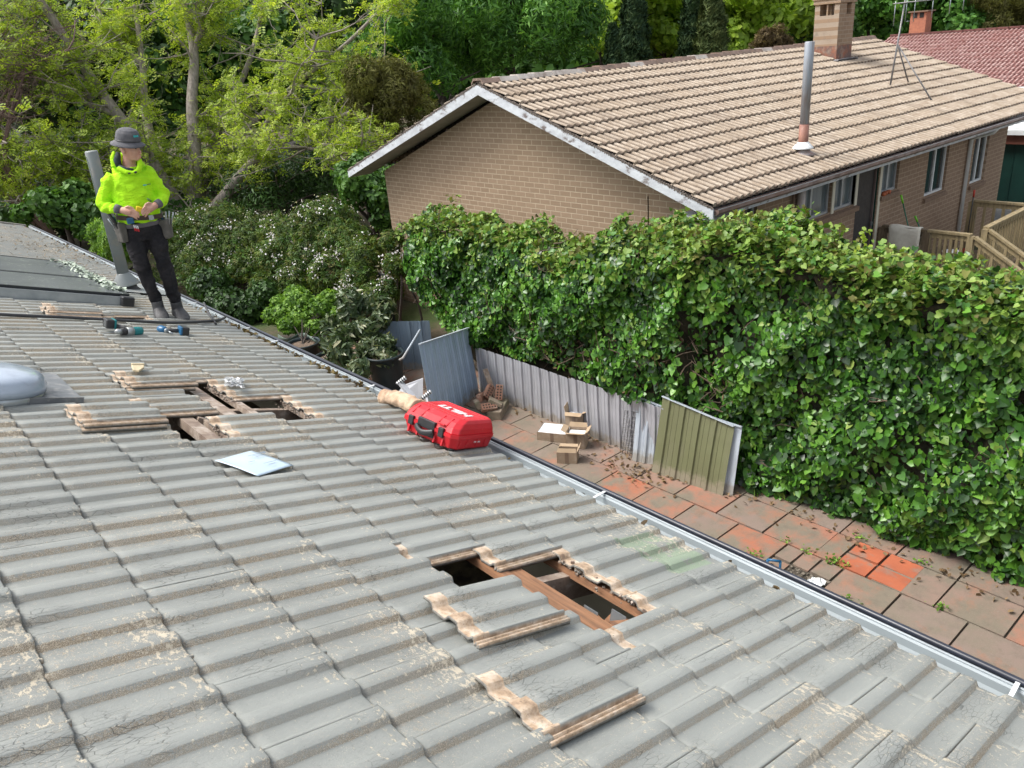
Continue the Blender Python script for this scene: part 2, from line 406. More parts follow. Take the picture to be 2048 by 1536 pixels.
def brick(name, a, b, mortar, bw=.24, bh=.086, axis='Y', dirtc=None, roughb=.8):
    """brickwork; axis = horizontal direction of the wall in object space"""
    g = G(name); sp = g.n('ShaderNodeSeparateXYZ'); g.l(g.tc.outputs['Object'], sp.inputs[0])
    cb = g.n('ShaderNodeCombineXYZ'); g.l(sp.outputs[0 if axis == 'X' else 1], cb.inputs[0]); g.l(sp.outputs[2], cb.inputs[1])
    wob = g.n('ShaderNodeTexNoise'); wob.inputs['Scale'].default_value = 6; g.l(cb.outputs[0], wob.inputs[0])
    vv = g.n('ShaderNodeVectorMath', operation='MULTIPLY_ADD'); g.l(wob.outputs[1], vv.inputs[0]); vv.inputs[1].default_value = (.006, .006, 0); g.l(cb.outputs[0], vv.inputs[2])
    bt = g.n('ShaderNodeTexBrick'); g.l(vv.outputs[0], bt.inputs['Vector']); bt.offset = .5
    bt.inputs['Scale'].default_value = 1; bt.inputs['Brick Width'].default_value = bw; bt.inputs['Row Height'].default_value = bh
    bt.inputs['Mortar Size'].default_value = .008; bt.inputs['Mortar Smooth'].default_value = .3; bt.inputs['Bias'].default_value = 0
    bt.inputs['Color1'].default_value = (*a, 1); bt.inputs['Color2'].default_value = (*b, 1); bt.inputs['Mortar'].default_value = (*mortar, 1)
    c = g.mix(g.ramp(g.noise(1.2, 4), .35, .7, 0, .35), bt.outputs[0], tuple(x*.72 for x in a))
    c = g.mix(g.ramp(g.noise(55, 3), .4, .75, 0, .35), c, tuple(min(1, x*1.25) for x in b))
    if dirtc: c = g.mix(g.ramp(g.noise(2.5, 5, .7), .56, .7, 0, .8), c, dirtc)
    h = g.math('ADD', g.math('MULTIPLY', bt.outputs[1], -1.0), g.math('MULTIPLY', g.noise(90), .3))
    g.bump(h, .6, .006)
    return g.done(c, roughb, 0, .25)
BA, BB, BM = (.34, .245, .165), (.28, .20, .132), (.50, .41, .30)
M['brickY'] = brick('tan_brick_gable', BA, BB, BM, axis='Y')
M['brickX'] = brick('tan_brick_side', (.29, .20, .135), (.25, .17, .115), (.44, .34, .25), axis='X')
M['glass'] = G('window_glass').done((.02, .028, .03), .06, 0, .9)
M['glassb'] = simple('curtained_glass', (.13, .16, .17), (.07, .09, .10), 3, .12, 0, .8, stretch=(3, 3, .4))
M['sill'] = simple('sill_brick', (.23, .15, .10), (.17, .11, .075), 20, .8, bump=.4)
M['oldwhite'] = simple('weathered_white', (.60, .63, .66), (.45, .47, .50), 5, .6, bump=.3, dirt=(.16, .13, .12), dscale=4, dlo=.57, dhi=.66, stretch=(1, 1, 2))

def colorbond(name, a, b, dirt, rough=.45, metal=.1):
    g = G(name); v = g.map((1, 1, .18))
    c = g.mix(g.ramp(g.noise(3, 5), .35, .65), a, b)
    c = g.mix(g.ramp(g.noise(9, 6, .7, vec=v), .52, .72, 0, .6), c, dirt)
    sp = g.n('ShaderNodeSeparateXYZ'); g.l(g.tc.outputs['Object'], sp.inputs[0])
    lowz = g.math('ADD', g.ramp(sp.outputs[2], 0, .32, .42, 0), g.math('MULTIPLY', g.noise(7, 5, .7), .5))
    c = g.mix(g.ramp(lowz, .46, .56, 0, .7), c, (.30, .26, .20))
    g.bump(g.noise(30), .1, .004)
    return g.done(c, rough, metal, .5)
M['cb_grey'] = colorbond('fence_sheet_grey', (.43, .44, .475), (.35, .36, .39), (.36, .36, .37))
M['cb_blue'] = colorbond('sheet_blue', (.42, .54, .68), (.37, .48, .62), (.30, .38, .46))
M['cb_dblue'] = colorbond('sheet_dark_blue', (.20, .27, .34), (.17, .23, .29), (.22, .27, .31))
M['cb_green'] = colorbond('sheet_olive', (.165, .175, .09), (.15, .155, .082), (.19, .19, .12))
M['cb_white'] = colorbond('sheet_pale', (.50, .56, .62), (.42, .47, .53), (.34, .36, .36))

# foliage colour sets
M['ivy'] = foliage('ivy_leaf', [(.12, (0.014, 0.041, 0.011)), (.32, (0.027, 0.081, 0.016)), (.5, (0.057, 0.169, 0.022)), (.7, (0.115, 0.290, 0.030)), (.9, (0.203, 0.405, 0.061))], .34, .25, 1.6, .5)
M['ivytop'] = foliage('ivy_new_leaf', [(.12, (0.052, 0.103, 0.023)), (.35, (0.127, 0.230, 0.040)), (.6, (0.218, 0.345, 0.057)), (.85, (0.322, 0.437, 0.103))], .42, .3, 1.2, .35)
M['ivybrown'] = foliage('ivy_dry_stem', [(.2, (0.100, 0.060, 0.030)), (.8, (0.260, 0.180, 0.100))], .8, .1, 2, .2)
M['ashleaf'] = foliage('spring_leaf', [(.15, (.17, .26, .035)), (.4, (.30, .42, .045)), (.65, (.42, .55, .07)), (.9, (.60, .66, .16))], .5, .45, 1.0, .3)
M['willow'] = foliage('willow_leaf', [(.15, (0.030, 0.090, 0.018)), (.4, (0.060, 0.168, 0.026)), (.7, (0.120, 0.288, 0.042)), (.92, (0.192, 0.384, 0.072))], .5, .3, .6, .3)
M['poplar'] = foliage('lime_leaf', [(.15, (.15, .24, .03)), (.45, (.27, .43, .045)), (.8, (.44, .60, .08))], .5, .45, .5, .3)
M['cyp'] = foliage('cypress_leaf', [(.2, (0.014, 0.038, 0.017)), (.6, (0.036, 0.072, 0.024)), (.92, (0.066, 0.102, 0.034))], .7, .1, 2.5, .2)
M['cyp2'] = foliage('cypress_olive_leaf', [(.2, (0.036, 0.060, 0.017)), (.6, (0.072, 0.102, 0.030)), (.92, (0.132, 0.156, 0.048))], .7, .1, 2.0, .2)
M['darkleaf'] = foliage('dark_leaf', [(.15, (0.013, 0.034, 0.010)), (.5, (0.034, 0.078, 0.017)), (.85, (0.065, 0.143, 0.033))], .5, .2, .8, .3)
M['midleaf'] = foliage('mid_leaf', [(.15, (0.030, 0.081, 0.016)), (.5, (0.068, 0.162, 0.027)), (.85, (0.128, 0.257, 0.047))], .5, .3, .8, .3)
M['jas'] = foliage('jasmine_leaf', [(.15, (.016, .032, .007)), (.45, (.055, .10, .014)), (.7, (.12, .19, .024)), (.92, (.22, .26, .05))], .55, .3, 1.1, .3)
M['flower'] = foliage('jasmine_flower', [(.3, (0.660, 0.600, 0.620)), (.6, (0.800, 0.800, 0.800))], .6, .3, 2, .2)
M['olive'] = foliage('olive_brown_leaf', [(.15, (0.090, 0.085, 0.030)), (.5, (0.160, 0.160, 0.045)), (.85, (0.240, 0.250, 0.070))], .6, .3, .7, .2)
M['brownleaf'] = foliage('brown_leaf', [(.15, (0.050, 0.035, 0.020)), (.5, (0.110, 0.075, 0.035)), (.85, (0.170, 0.130, 0.050))], .6, .2, 1.0, .2)
M['maple'] = foliage('maple_leaf', [(.15, (.05, .12, .02)), (.5, (.15, .30, .04)), (.85, (.30, .48, .09))], .5, .4, 2.5, .3)
M['loquat'] = foliage('loquat_leaf', [(.15, (.04, .07, .03)), (.5, (.09, .14, .06)), (.75, (.18, .22, .11)), (.95, (.38, .36, .22))], .38, .2, 4, .5)
# ------------------------------------------------------------------ ground
g = G('yard_soil'); c = g.mix(g.ramp(g.noise(1.2, 6, .7), .35, .65), (.115, .085, .06), (.06, .055, .035)); c = g.mix(g.ramp(g.noise(.35, 4), .5, .62), c, (.05, .075, .025))
g.bump(g.noise(9, 6), .6, .05); MG = g.done(c, .95, 0, .2)
mb = MB(); mb.add([(-220, -220, GZ-.012), (320, -220, GZ-.012), (320, 380, GZ-.012), (-220, 380, GZ-.012)], [(0, 1, 2, 3)])
tag(mb.build('ground', MG, origin=(0, 0, GZ-.012)), kind='structure')

# ------------------------------------------------------------------ roof tile shape (local: x down-slope, y across, z normal)
PROF = [(.0, .0145), (.06, .014), (.15, .002), (.19, 0), (.53, 0), (.555, .002), (.62, .0185), (.645, .0208), (.80, .0215), (.94, .0208), (.97, .018), (1.06, .0025), (1.1, 0),
        (1.53, 0), (1.555, .002), (1.62, .0185), (1.645, .0208), (1.82, .0215), (1.93, .0208), (1.972, .0185)]
UNDER = [(-.235, -.009), (-.22, -.001), (-.185, .001), (-.17, -.006), (-.135, -.006), (-.12, .002), (-.085, .002), (-.07, -.006), (-.03, -.006), (-.015, .0)]
PR = [(t*RIB, h, 1) for t, h in UNDER]+[(t*RIB, h, 0) for t, h in PROF]
XS = [0., -.004, -.05, -.17, -.30, -.353, -.3535, -.365, -.42]
def tile_arrays(prof=PR, xs=XS, thick=.0115, bare_from=.3532):
    V, A, BR, F, MI = [], [], [], [], []
    n = len(prof)
    for side in (0, 1):
        for x in xs:
            for y, h, b in prof:
                z = h - (thick if side else 0)
                if not side and x == 0.: z -= .0015
                if side and x > -.01: z -= .003
                if x < -.3532 and not b: z -= .002
                V.append((x, y, z)); A.append(y)
                BR.append(1. if (b or x < -bare_from) else 0.)
    m = len(xs)
    for i in range(m-1):
        for j in range(n-1):
            a = i*n+j; F.append((a, a+1, a+n+1, a+n)); MI.append(0)
            a += m*n; F.append((a, a+n, a+n+1, a+1)); MI.append(1)
    o = m*n
    for j in range(n-1): F.append((j, o+j, o+j+1, j+1)); MI.append(1)
    e = (m-1)*n
    for j in range(n-1): F.append((e+j, e+j+1, o+e+j+1, o+e+j)); MI.append(1)
    for i in range(m-1):
        a = i*n; F.append((a, a+n, o+a+n, o+a)); MI.append(1)
        a = i*n+n-1; F.append((a, o+a, o+a+n, a+n)); MI.append(1)
    V = np.array(V)
    ta = np.zeros((len(V), 3)); ta[:, 0] = -V[:, 0]
    tt = V[:, 1]/RIB; ta[:, 1] = np.where(((tt > .54) & (tt < .60)) | ((tt > 1.54) & (tt < 1.60)), 1, np.where(((tt > .6) & (tt < .64)) | ((tt > 1.6) & (tt < 1.64)), .55, 0))
    return V, np.array(F), np.array(MI), ta, np.array(BR)
TV, TF, TMI, TTA, TBR = tile_arrays()
def mesh_tiles(name, mats_, local):
    """local: list of (transform function on (n,3) array, random) -> one mesh"""
    k = len(TV); n = len(local); P = np.zeros((n, k, 3)); ta = np.tile(TTA, (n, 1, 1)); uv = np.zeros((n, k, 3))
    for i, (fn, rnd) in enumerate(local):
        P[i] = fn(TV); ta[i, :, 2] = rnd; uv[i] = TV + [rnd*37.1, rnd*91.7, rnd*13.3]
    F = (TF[None]+(np.arange(n)*k)[:, None, None]).reshape(-1, 4)
    me = bpy.data.meshes.new(name); me.vertices.add(n*k); me.vertices.foreach_set('co', P.ravel())
    me.loops.add(F.size); me.loops.foreach_set('vertex_index', F.ravel().astype(np.int32))
    me.polygons.add(len(F)); me.polygons.foreach_set('loop_start', np.arange(0, F.size, 4, dtype=np.int32)); me.polygons.foreach_set('loop_total', np.full(len(F), 4, np.int32))
    for m in mats_: me.materials.append(m)
    me.polygons.foreach_set('material_index', np.tile(TMI, n).astype(np.int32)); me.update(calc_edges=True)
    for nm, arr in (('ta', ta), ('tuv', uv)):
        a = me.attributes.new(nm, 'FLOAT_VECTOR', 'POINT'); a.data.foreach_set('vector', arr.ravel())
    a = me.attributes.new('bare', 'FLOAT', 'POINT'); a.data.foreach_set('value', np.tile(TBR, n))
    return me

TILT = .0128/GA                            # each tile lies on the head of the one below
def tile_frame(k, t, dh=0, rot=0, tilt=0):
    """matrix of a tile whose lower edge is at course k and whose first visible edge is at rib t"""
    ex, ey, ez = -ES, EU, EN
    e = -(TILT+tilt)                        # head side goes down
    ex2 = unit(ex*math.cos(e) - ez*math.sin(e)); ez2 = unit(ez*math.cos(e)+ex*math.sin(e))
    # shear of the real roof lines, plus in-plane rotation
    a = rot + SHEAR
    exr = unit(ex2*math.cos(a) - ey*math.sin(a)); eyr = unit(ey*math.cos(a)+ex2*math.sin(a))
    return frame(kt(k, t, dh), exr, eyr, ez2)
T0 = .45
missing = {(2, 10), (2, 12), (3, 13), (3, 11), (4, 14), (3, 9),      # hole by the camera (course, first rib)
           (3, 33), (3, 31), (3, 29), (2, 30), (2, 28), (4, 28), (4, 26), (4, 30),   # hole by the skylight
           (2, 50), (3, 49)}
SKY = (5.05, 6.98, 31.6, 35.9)            # skylight flashing: k0,k1,t0,t1
def skylight_tile(j, t): return j in (5, 6, 7) and t > 30.4 and t < 36 and j+1 > 5 and not (j == 5 and False) and j < 8
field = []
NC = 19
for j in range(NC):
    for q in range(-6, 60):
        t = 2*q + (j % 2) + T0
        if (j, int(t)) in missing: continue
        if j in (6,) and 31 < t < 36: continue
        y = .063-.0115*j+.15*t
        if y < -1.2 or y > 17.0: continue
        rr = random.random()
        Mx = np.array(tile_frame(j + random.gauss(0, .006), t+random.gauss(0, .008), random.uniform(0, .0025), random.gauss(0, .0035), random.gauss(0, .003)))
        field.append((lambda V, Mx=Mx: V @ Mx[:3, :3].T + Mx[:3, 3], rr))
ROOF0 = _v([XG, 0, ZG])
house = empty('tiled_roof_house', (0, 8, GZ), 'low grey tiled roof the worker stands on, with lifted tiles and holes showing timber', 'house')
me = mesh_tiles('roof', [M['tile'], M['tile_edge']], field)
roof_o = bpy.data.objects.new('roof', me); COL.objects.link(roof_o); roof_o.parent = house; me.transform(Matrix.Translation(-Vector(house.location)))

# loose tiles: things of their own, lying on the roof
LOOSE = 0
def loose(k, t, label, dh=.02, rot=0, tilt=0, grp='loose tiles lifted out of the roof', name='roof_tile', chip=False):
    global LOOSE; LOOSE += 1
    me = mesh_tiles(name, [M['tile'], M['tile_edge']], [(lambda V: V, .37+.061*LOOSE % .6)])
    if chip:
        bm = bmesh.new(); bm.from_mesh(me); bmesh.ops.delete(bm, geom=[f for f in bm.faces if f.calc_center_median().x > -.09 and f.calc_center_median().y > .135], context='FACES'); bm.to_mesh(me); bm.free()
    o = bpy.data.objects.new(name, me); COL.objects.link(o)
    o.matrix_world = tile_frame(k, t, dh, rot, tilt); tag(o, label, 'roof tile', grp); return o
loose(3.50, 11.15, 'loose grey tile pushed up over its neighbours on the uphill side of the near hole', .040, .06, -.005)
loose(3.88, 8.15, 'loose grey tile nearest the bottom edge, its bare head and cream grooved side showing', .030, .02, -.005)
loose(3.25, 9.45, 'slipped grey tile just downhill of the near hole beside a bare tile head', .001, .0, 0)
loose(4.0, 14.42, 'grey tile just left of the near hole with its lower corner broken away', .003, 0, 0, chip=True)
loose(5.05, 28.3, 'upper tile of the pair stacked beside the skylight flashing', .052, -.02, -.015)
loose(5.08, 28.2, 'lower tile of the pair stacked beside the skylight flashing', .030, .0, -.015)
loose(3.72, 33.6, 'upper tile of the stack behind the far hole that carries the broken piece', .054, -.05, -.01)
loose(3.78, 33.5, 'lower tile of the stack behind the far hole under the broken piece', .030, -.02, -.01)
loose(3.90, 30.2, 'tile left of the two far openings with its cream grooved side exposed', .006, .0, 0)
loose(3.45, 50.2, 'upper tile of the pair leaning against the front of the solar panels', .062, .03, -.01)
loose(3.50, 49.9, 'lower tile of the pair lying in front of the solar panels', .036, .0, -.01)
loose(2.10, 52.0, 'tile slipped uphill beside the far opening near the worker', .006, .0, 0)

# structure under the tiles
for t0_, t1_, mt_ in ((-8, 19, 'rawwood'), (19.02, 113, 'greywood')):
    for k in [q for q in range(0, NC+1) if q not in (2,) or t0_ > 0]:
        t_ = MB(); t_.bar(kt(k+.13, t0_, -.045), kt(k+.13, t1_, -.045), .05, .035, EN); t_.build('batten', M[mt_], house)
rf = MB()
for y in np.arange(-.6, 17, .9):
    rf.bar(roofp(-.1, y, -.125), roofp(NC*GA+.1, y, -.125), .045, .12, EN)
rf.build('rafter', M['greywood'], house)
tr = MB()
tr.bar(kt(2.12, 10.1, -.055), kt(2.12, 15.3, -.055), .05, .035, EN)
tr.bar(kt(2.97, 8.3, -.052), kt(2.97, 15.0, -.052), .10, .04, EN)
tr.bar(kt(2.9, 11.1, -.16), kt(2.2, 11.5, -.12), .09, .04, EN)
tr.bar(kt(2.62, 10.2, -.17), kt(2.62, 12.0, -.10), .07, .04, EN)
tr.bar(kt(2.3, 10.6, -.09), kt(2.75, 10.9, -.09), .05, .09, EN)
tr.build('roof_timber', M['rawwood'], house)
tr = MB()
tr.bar(kt(3.62, 28.5, -.05), kt(3.62, 35.2, -.05), .09, .05, EN)
tr.bar(kt(4.45, 25.8, -.05), kt(4.45, 30.6, -.05), .08, .05, EN)
tr.bar(kt(3.1, 29.6, -.16), kt(4.3, 29.9, -.06), .045, .09, EN)
tr.bar(kt(4.95, 28.5, -.13), kt(4.2, 27.6, -.12), .05, .05, EN)
tr.build('roof_timber', M['greywood'], house)
ml = MB()                                    # crumbs of old mortar and dust along the exposed heads
for (k0, t0, t1, n) in ((3.22, 31.8, 35, 60), (2.28, 28.4, 32, 70), (4.2, 26.3, 28.6, 60), (2.2, 10.5, 14.2, 30), (2.15, 48.8, 51, 24)):
    for i in range(n):
        p = kt(k0+random.gauss(0, .05), random.uniform(t0, t1), -.022+random.uniform(-.02, .012)); s = random.uniform(.004, .012)
        ml.box(p, (s, s*1.4, s*.8), Matrix.Rotation(random.uniform(0, 3), 3, (random.random(), random.random(), 1)))
tag(ml.build('mortar_rubble', M['greywood']), 'grey crumbs of mortar and dust along the exposed tile heads', 'rubble', kind='stuff')
for (k, t) in ((2.5, 10.9), (2.75, 11.4)): np_ = MB(); np_.bar(kt(k, t, -.06), kt(k, t+.5, -.06), .002, .05, EN); np_.build('nail_plate', M['steel'], house)
cl = MB()
x0, x1 = roofp(NC*GA, 0)[0], XG-.25
cl.add([(x0-3, -1.2, ZG-.45), (x1, -1.2, ZG-.45), (x1, 17.1, ZG-.45), (x0-3, 17.1, ZG-.45)], [(0, 1, 2, 3)])
cl.build('ceiling', M['insul'], house)
wl = MB()
for (a, b) in (((x1, -1.1), (x1, 16.9)), ((x1, 16.9), (x0-3.6, 16.9)), ((x0-3.6, -1.1), (x1, -1.1))):
    wl.bar((a[0], a[1], (GZ+ZG-.25)/2), (b[0], b[1], (GZ+ZG-.25)/2), .11, ZG-.25-GZ)
for y in (-1.1, 16.9):
    rz = roofp(NC*GA, 0)
    wl.prism([(x1, y-.05, ZG-.3), (rz[0], y-.05, rz[2]-.2), (x0-3.6, y-.05, ZG-.3)], (0, .1, 0))
wl.build('wall', M['cream'], house)
bs = MB(); rz = roofp(NC*GA, 0, .01)
bs.add([(rz[0], -1.2, rz[2]), (rz[0], 17.1, rz[2]), (rz[0]-4.2, 17.1, rz[2]-1.4), (rz[0]-4.2, -1.2, rz[2]-1.4)], [(0, 1, 2, 3)])
bs.build('rear_roof', M['tile_edge'], house)
rc = MB()
for i in range(46):
    y = -1.2+i*.4; c = roofp(NC*GA, y, .05)
    rc.bar(c, c+_v([0, .43, .012]), .2, .06)
rc.build('ridge_cap', M['tile_edge'], house)

# gutter: trough, lip, dark rolled bead, fascia, straps
y0, y1 = -1.2, 17.25
GX = 2.812
gm = MB(); gm.m = 0
sec = [(XG-.045, ZG-.045), (XG-.04, ZG-.075), (XG+.01, ZG-.085), (GX-.035, ZG-.088), (GX-.022, ZG-.07), (GX-.02, ZG-.035), (GX-.014, ZG-.028), (GX+.0, ZG-.028)]
ys = np.linspace(y0, y1, 60)
def sect(sec, y): return [(x, y, z+.0015*math.sin(y*1.7)) for x, z in sec]
rings = [sect(sec, y) for y in ys]
vs = [p for r in rings for p in r]; n = len(sec)
gm.add(vs, [(i*n+j, (i+1)*n+j, (i+1)*n+j+1, i*n+j+1) for i in range(len(ys)-1) for j in range(n-1)])
gm.build('gutter', M['gutter'], house)
lp = MB(); lp.tube([(GX-.004, y, ZG-.026+.0015*math.sin(y*1.7)) for y in ys], .0065, 8); gl = lp.build('gutter_lip', M['gutter_lip'], house)
bd = MB(); bd.tube([(GX+.016, y, ZG-.014+.0015*math.sin(y*1.7)) for y in ys], .0145, 10)
bd.bar((GX+.018, y0, ZG-.075), (GX+.018, y1, ZG-.075), .014, .09)
bd.build('gutter_bead', M['navy'], house)
fs = MB(); fs.bar((XG-.06, y0, ZG-.16), (XG-.06, y1, ZG-.16), .02, .2); fs.bar((XG-.17, y0, ZG-.25), (XG-.17, y1, ZG-.25), .22, .012)
fs.build('fascia', M['navy'], house)
for (u, v) in ((1197, 996), (2030, 1388), (742, 776), (607, 668), (405, 604), (560, 640)):
    p = onz(u, v, ZG-.02); st = MB(); y = p[1]
    st.bar((XG-.02, y, ZG+.0), (GX+.003, y+.01, ZG-.010), .016, .004); st.build('gutter_strap', M['white'], house)
# verge trim at the far end
vg = MB(); vg.bar(roofp(-.05, 17.2, .01), roofp(NC*GA, 17.2, .01), .09, .05, EN); vg.build('verge_cap', M['tile_edge'], house)

# leaf litter in the gutter and on the far tiles
ll = MB(); n = 420
C, N = [], []
for i in range(520):
    y = random.choice([random.uniform(5.2, 8.6), random.uniform(6.2, 7.6), random.uniform(5.0, 6.0), random.uniform(8.5, 17)])
    C.append([XG+random.gauss(.012, .02), y, ZG+random.uniform(-.02, .025)]); N.append([random.gauss(0, .5), random.gauss(0, .5), 1])
for i in range(60):
    y = random.uniform(.5, 5); C.append([XG+random.gauss(.015, .02), y, ZG-.04]); N.append([random.gauss(0, .5), random.gauss(0, .5), 1])
tag(leaf_mesh('gutter_leaves', C, N, rng.uniform(.025, .065, len(C)), T_OVAL, M['brownleaf']), 'dry brown leaves caught between the tile ends and the gutter', 'leaf litter', kind='stuff')
C = []; N = []
for i in range(420):
    y = random.gauss(13.6, 1.1) if i % 3 else random.uniform(10, 16.9); s = abs(random.gauss(.35, .45))
    if y > 17: continue
    C.append(roofp(s, y, .03)); N.append(EN)
tag(leaf_mesh('roof_leaf_litter', C, N, rng.uniform(.03, .08, len(C)), T_LANCE, simple('dry_twig', (.36, .29, .20), (.22, .17, .11), 9, .9)), 'pale dry twigs and leaves scattered over the far corner of the roof', 'leaf litter', kind='stuff')
# one newer green-painted tile is a surface mark: thin paint patch on the gutter course
# ------------------------------------------------------------------ things on our roof
def rframe(u, v, h=0, ang=0):             # roof-aligned frame: x down-slope, y along the gutter, z normal; ang turns it in the plane
    o = onroof(u, v, h); ex, ey = -ES, EU
    return frame(o, ex*math.cos(ang)+ey*math.sin(ang), ey*math.cos(ang)-ex*math.sin(ang), EN)
def text(body, size, mat, name, parent, mw, ext=.0008, sx=1., bold=0.):
    c = bpy.data.curves.new(name, 'FONT'); c.body = body; c.size = size; c.extrude = ext; c.align_x = 'CENTER'; c.align_y = 'CENTER'; c.offset = bold
    t = bpy.data.objects.new('tmp', c); COL.objects.link(t); dg = bpy.context.evaluated_depsgraph_get()
    me = bpy.data.meshes.new_from_object(t.evaluated_get(dg)); bpy.data.objects.remove(t)
    me.transform(Matrix.Diagonal((sx, 1, 1, 1))); me.transform(mw); me.materials.append(mat)
    o = bpy.data.objects.new(name, me); COL.objects.link(o); o.parent = parent; return o

# --- solar panels
SP = G('solar_glass'); cs = SP.mix(SP.ramp(SP.noise(2.2, 4), .4, .6), (.075, .085, .09), (.10, .11, .115))
vs_ = SP.ramp(SP.noise(13, 5, .82, vec=SP.map((1, 1.3, 1))), .60, .615)
cs = SP.mix(SP.math('MULTIPLY', vs_, .9), cs, (.45, .50, .42)); M['solar'] = SP.done(cs, .32, 0, .5)
M['alu'] = simple('dark_anodised', (.05, .055, .06), (.035, .04, .045), 8, .35, .6)
def panel(s0, s1, y0, y1, label):
    ln = s1-s0; t = empty('solar_panel', (0, 0, 0), label, 'solar panel', 'solar panels on the tiles', mat=frame(roofp(s0, y0, .085), ES, -EU, EN))
    W_ = y1-y0
    a = MB()
    for (p, q) in (((0, 0), (ln, 0)), ((0, -W_), (ln, -W_)), ((0, 0), (0, -W_)), ((ln, 0), (ln, -W_))): a.bar((p[0], p[1], .018), (q[0], q[1], .018), .04, .045)
    a.build('panel_frame', M['alu'], t, local=True)
    b = MB(); b.box((ln/2, -W_/2, .034), (ln-.03, W_-.03, .006)); b.build('glass', M['solar'], t, local=True)
    for x in np.arange(.2, ln, .42): c = MB(); c.lathe((x, -.005, .042), [(.008, 0), (.006, .004)], 8); c.build('screw', M['steel'], t, local=True)
    return t
yA = 8.40
panel(.74, 3.3, yA+.02, yA+1.02, 'front dark solar panel spattered with pale droppings, nearest the worker')
panel(.74, 3.3, yA+1.07, yA+2.4, 'rear dark solar panel spattered with pale leaves, behind the front one')
rl = empty('panel_rail', tuple(roofp(.74, yA, .03)), 'silver mounting rail with black end cap along the front of the panels', 'rail')
a = MB(); a.bar(roofp(.80, yA-.03, .050), roofp(3.3, yA-.03, .050), .035, .10, EN); a.build('rail', M['steel'], rl)
a = MB(); a.bar(roofp(.70, yA-.04, .05), roofp(.82, yA-.04, .05), .12, .12, EN); bevel(a.build('end_cap', M['black'], rl), .01)
C, N = [], []
for i in range(420):
    y = random.uniform(yA+.2, yA+2.4); C.append(roofp(.70+abs(random.gauss(0, .09)), y, .135+random.uniform(-.02, .01))); N.append(EN)
tag(leaf_mesh('leaf_debris', C, N, rng.uniform(.03, .07, len(C)), T_OVAL, simple('bleached_leaf', (.50, .58, .48), (.35, .40, .32), 20, .7)), 'pale shredded leaves piled on the right edge of the solar panels', 'leaf litter', kind='stuff')

# --- flue pipe behind the worker
P0 = roofp(.38, 9.60, 0); up = _v([0, 0, 1])
M['pipe'] = simple('grey_flue', (.27, .29, .29), (.21, .23, .23), 3, .5, .1, .4, dirt=(.33, .31, .27), dscale=6)
fl = empty('flue_pipe', tuple(P0), 'tall plain grey flue pipe with conical collar rising behind the worker', 'flue')
dP = unit(_v([P0[0], P0[1], 0])); LN = unit(_v([0, 0, 1])+_v([dP[1], -dP[0], 0])*.012)
a = MB(); a.lathe(P0+_v([0, 0, .14]), [(.064, 0), (.064, 1.40), (.060, 1.41)], 24, ax=LN); a.build('pipe', M['pipe'], fl)
a = MB(); a.lathe(P0, [(.150, .075), (.146, .085), (.070, .20), (.067, .21)], 28); a.build('collar', M['pipe'], fl)
a = MB(); a.lathe(P0, [(.16, -.03), (.115, .02), (.10, .08), (.08, .16)], 24); a.build('boot', M['rubber'], fl)
a = MB(); sd = _v([dP[1], -dP[0], 0])*-.060-dP*.03; a.bar(P0+sd+_v([0, 0, .2]), P0+sd+LN*1.5, .008, .008); a.build('seam', M['steel'], fl)
a = MB(); q = roofp(.02, 9.25, .032); a.add([roofp(-.02, 9.25, .034), roofp(.75, 9.25, .034), roofp(.75, 10.0, .034), roofp(-.02, 10.0, .034)], [(3, 2, 1, 0)]); a.build('flashing', M['pipe'], fl)

# --- skylight
sk = empty('skylight', tuple(roofp(2.2, 5.0)), 'round frosted plastic skylight dome on a grey metal flashing at the left edge', 'skylight')
DC = kt(7.10, 33.0, .0); 
gd = G('dome_plastic'); gc = gd.mix(gd.ramp(gd.noise(3.5, 4), .3, .7), (.30, .36, .44), (.42, .48, .56)); gc = gd.mix(gd.ramp(gd.noise(10, 6, .7), .5, .7, 0, .5), gc, (.22, .25, .30))
MD = gd.done(gc, .22, 0, .6, Coat_Weight=.4)
rD = .265
a = MB(); a.lathe(DC, [(rD+.012, .05), (rD+.012, .085), (rD, .10), (rD-.004, .118), (rD-.02, .136), (rD-.06, .150), (rD-.14, .160), (.01, .165)], 48, ax=EN); a.build('dome', MD, sk)
a = MB(); a.lathe(DC, [(rD-.01, -.02), (rD+.0, .0), (rD+.004, .06)], 40, ax=EN); a.build('upstand', M['steel'], sk)
a = MB(); a.lathe(DC-EU*(rD+.015)*.97+ES*.10+EN*.072, [(.011, 0), (.009, .008), (.004, .012)], 10, ax=-EU); a.build('screw', simple('brass', (.5, .38, .15), None, 5, .35, .9), sk)
fb = MB(); k0, k1, ta_, tb_ = 5.88, 8.4, 31.55, 36.0
pl = [kt(k0, ta_, .030), kt(k1, ta_, .030), kt(k1, tb_, .026), kt(k0, tb_-.1, .026)]
fb.add([tuple(p) for p in pl]+[tuple(p-EN*.004) for p in pl], [(0, 3, 2, 1), (4, 5, 6, 7), (0, 1, 5, 4), (1, 2, 6, 5), (2, 3, 7, 6), (3, 0, 4, 7)])
fb.bar(kt(k0, ta_, .020), kt(k1, ta_, .020), .006, .05, EN); fb.bar(kt(k0, ta_, .042), kt(k1, ta_, .042), .012, .006, EN)
o = fb.build('flashing', simple('lead_flashing', (.20, .21, .22), (.14, .15, .16), 6, .5, .3, dirt=(.35, .34, .32), dscale=9), sk)

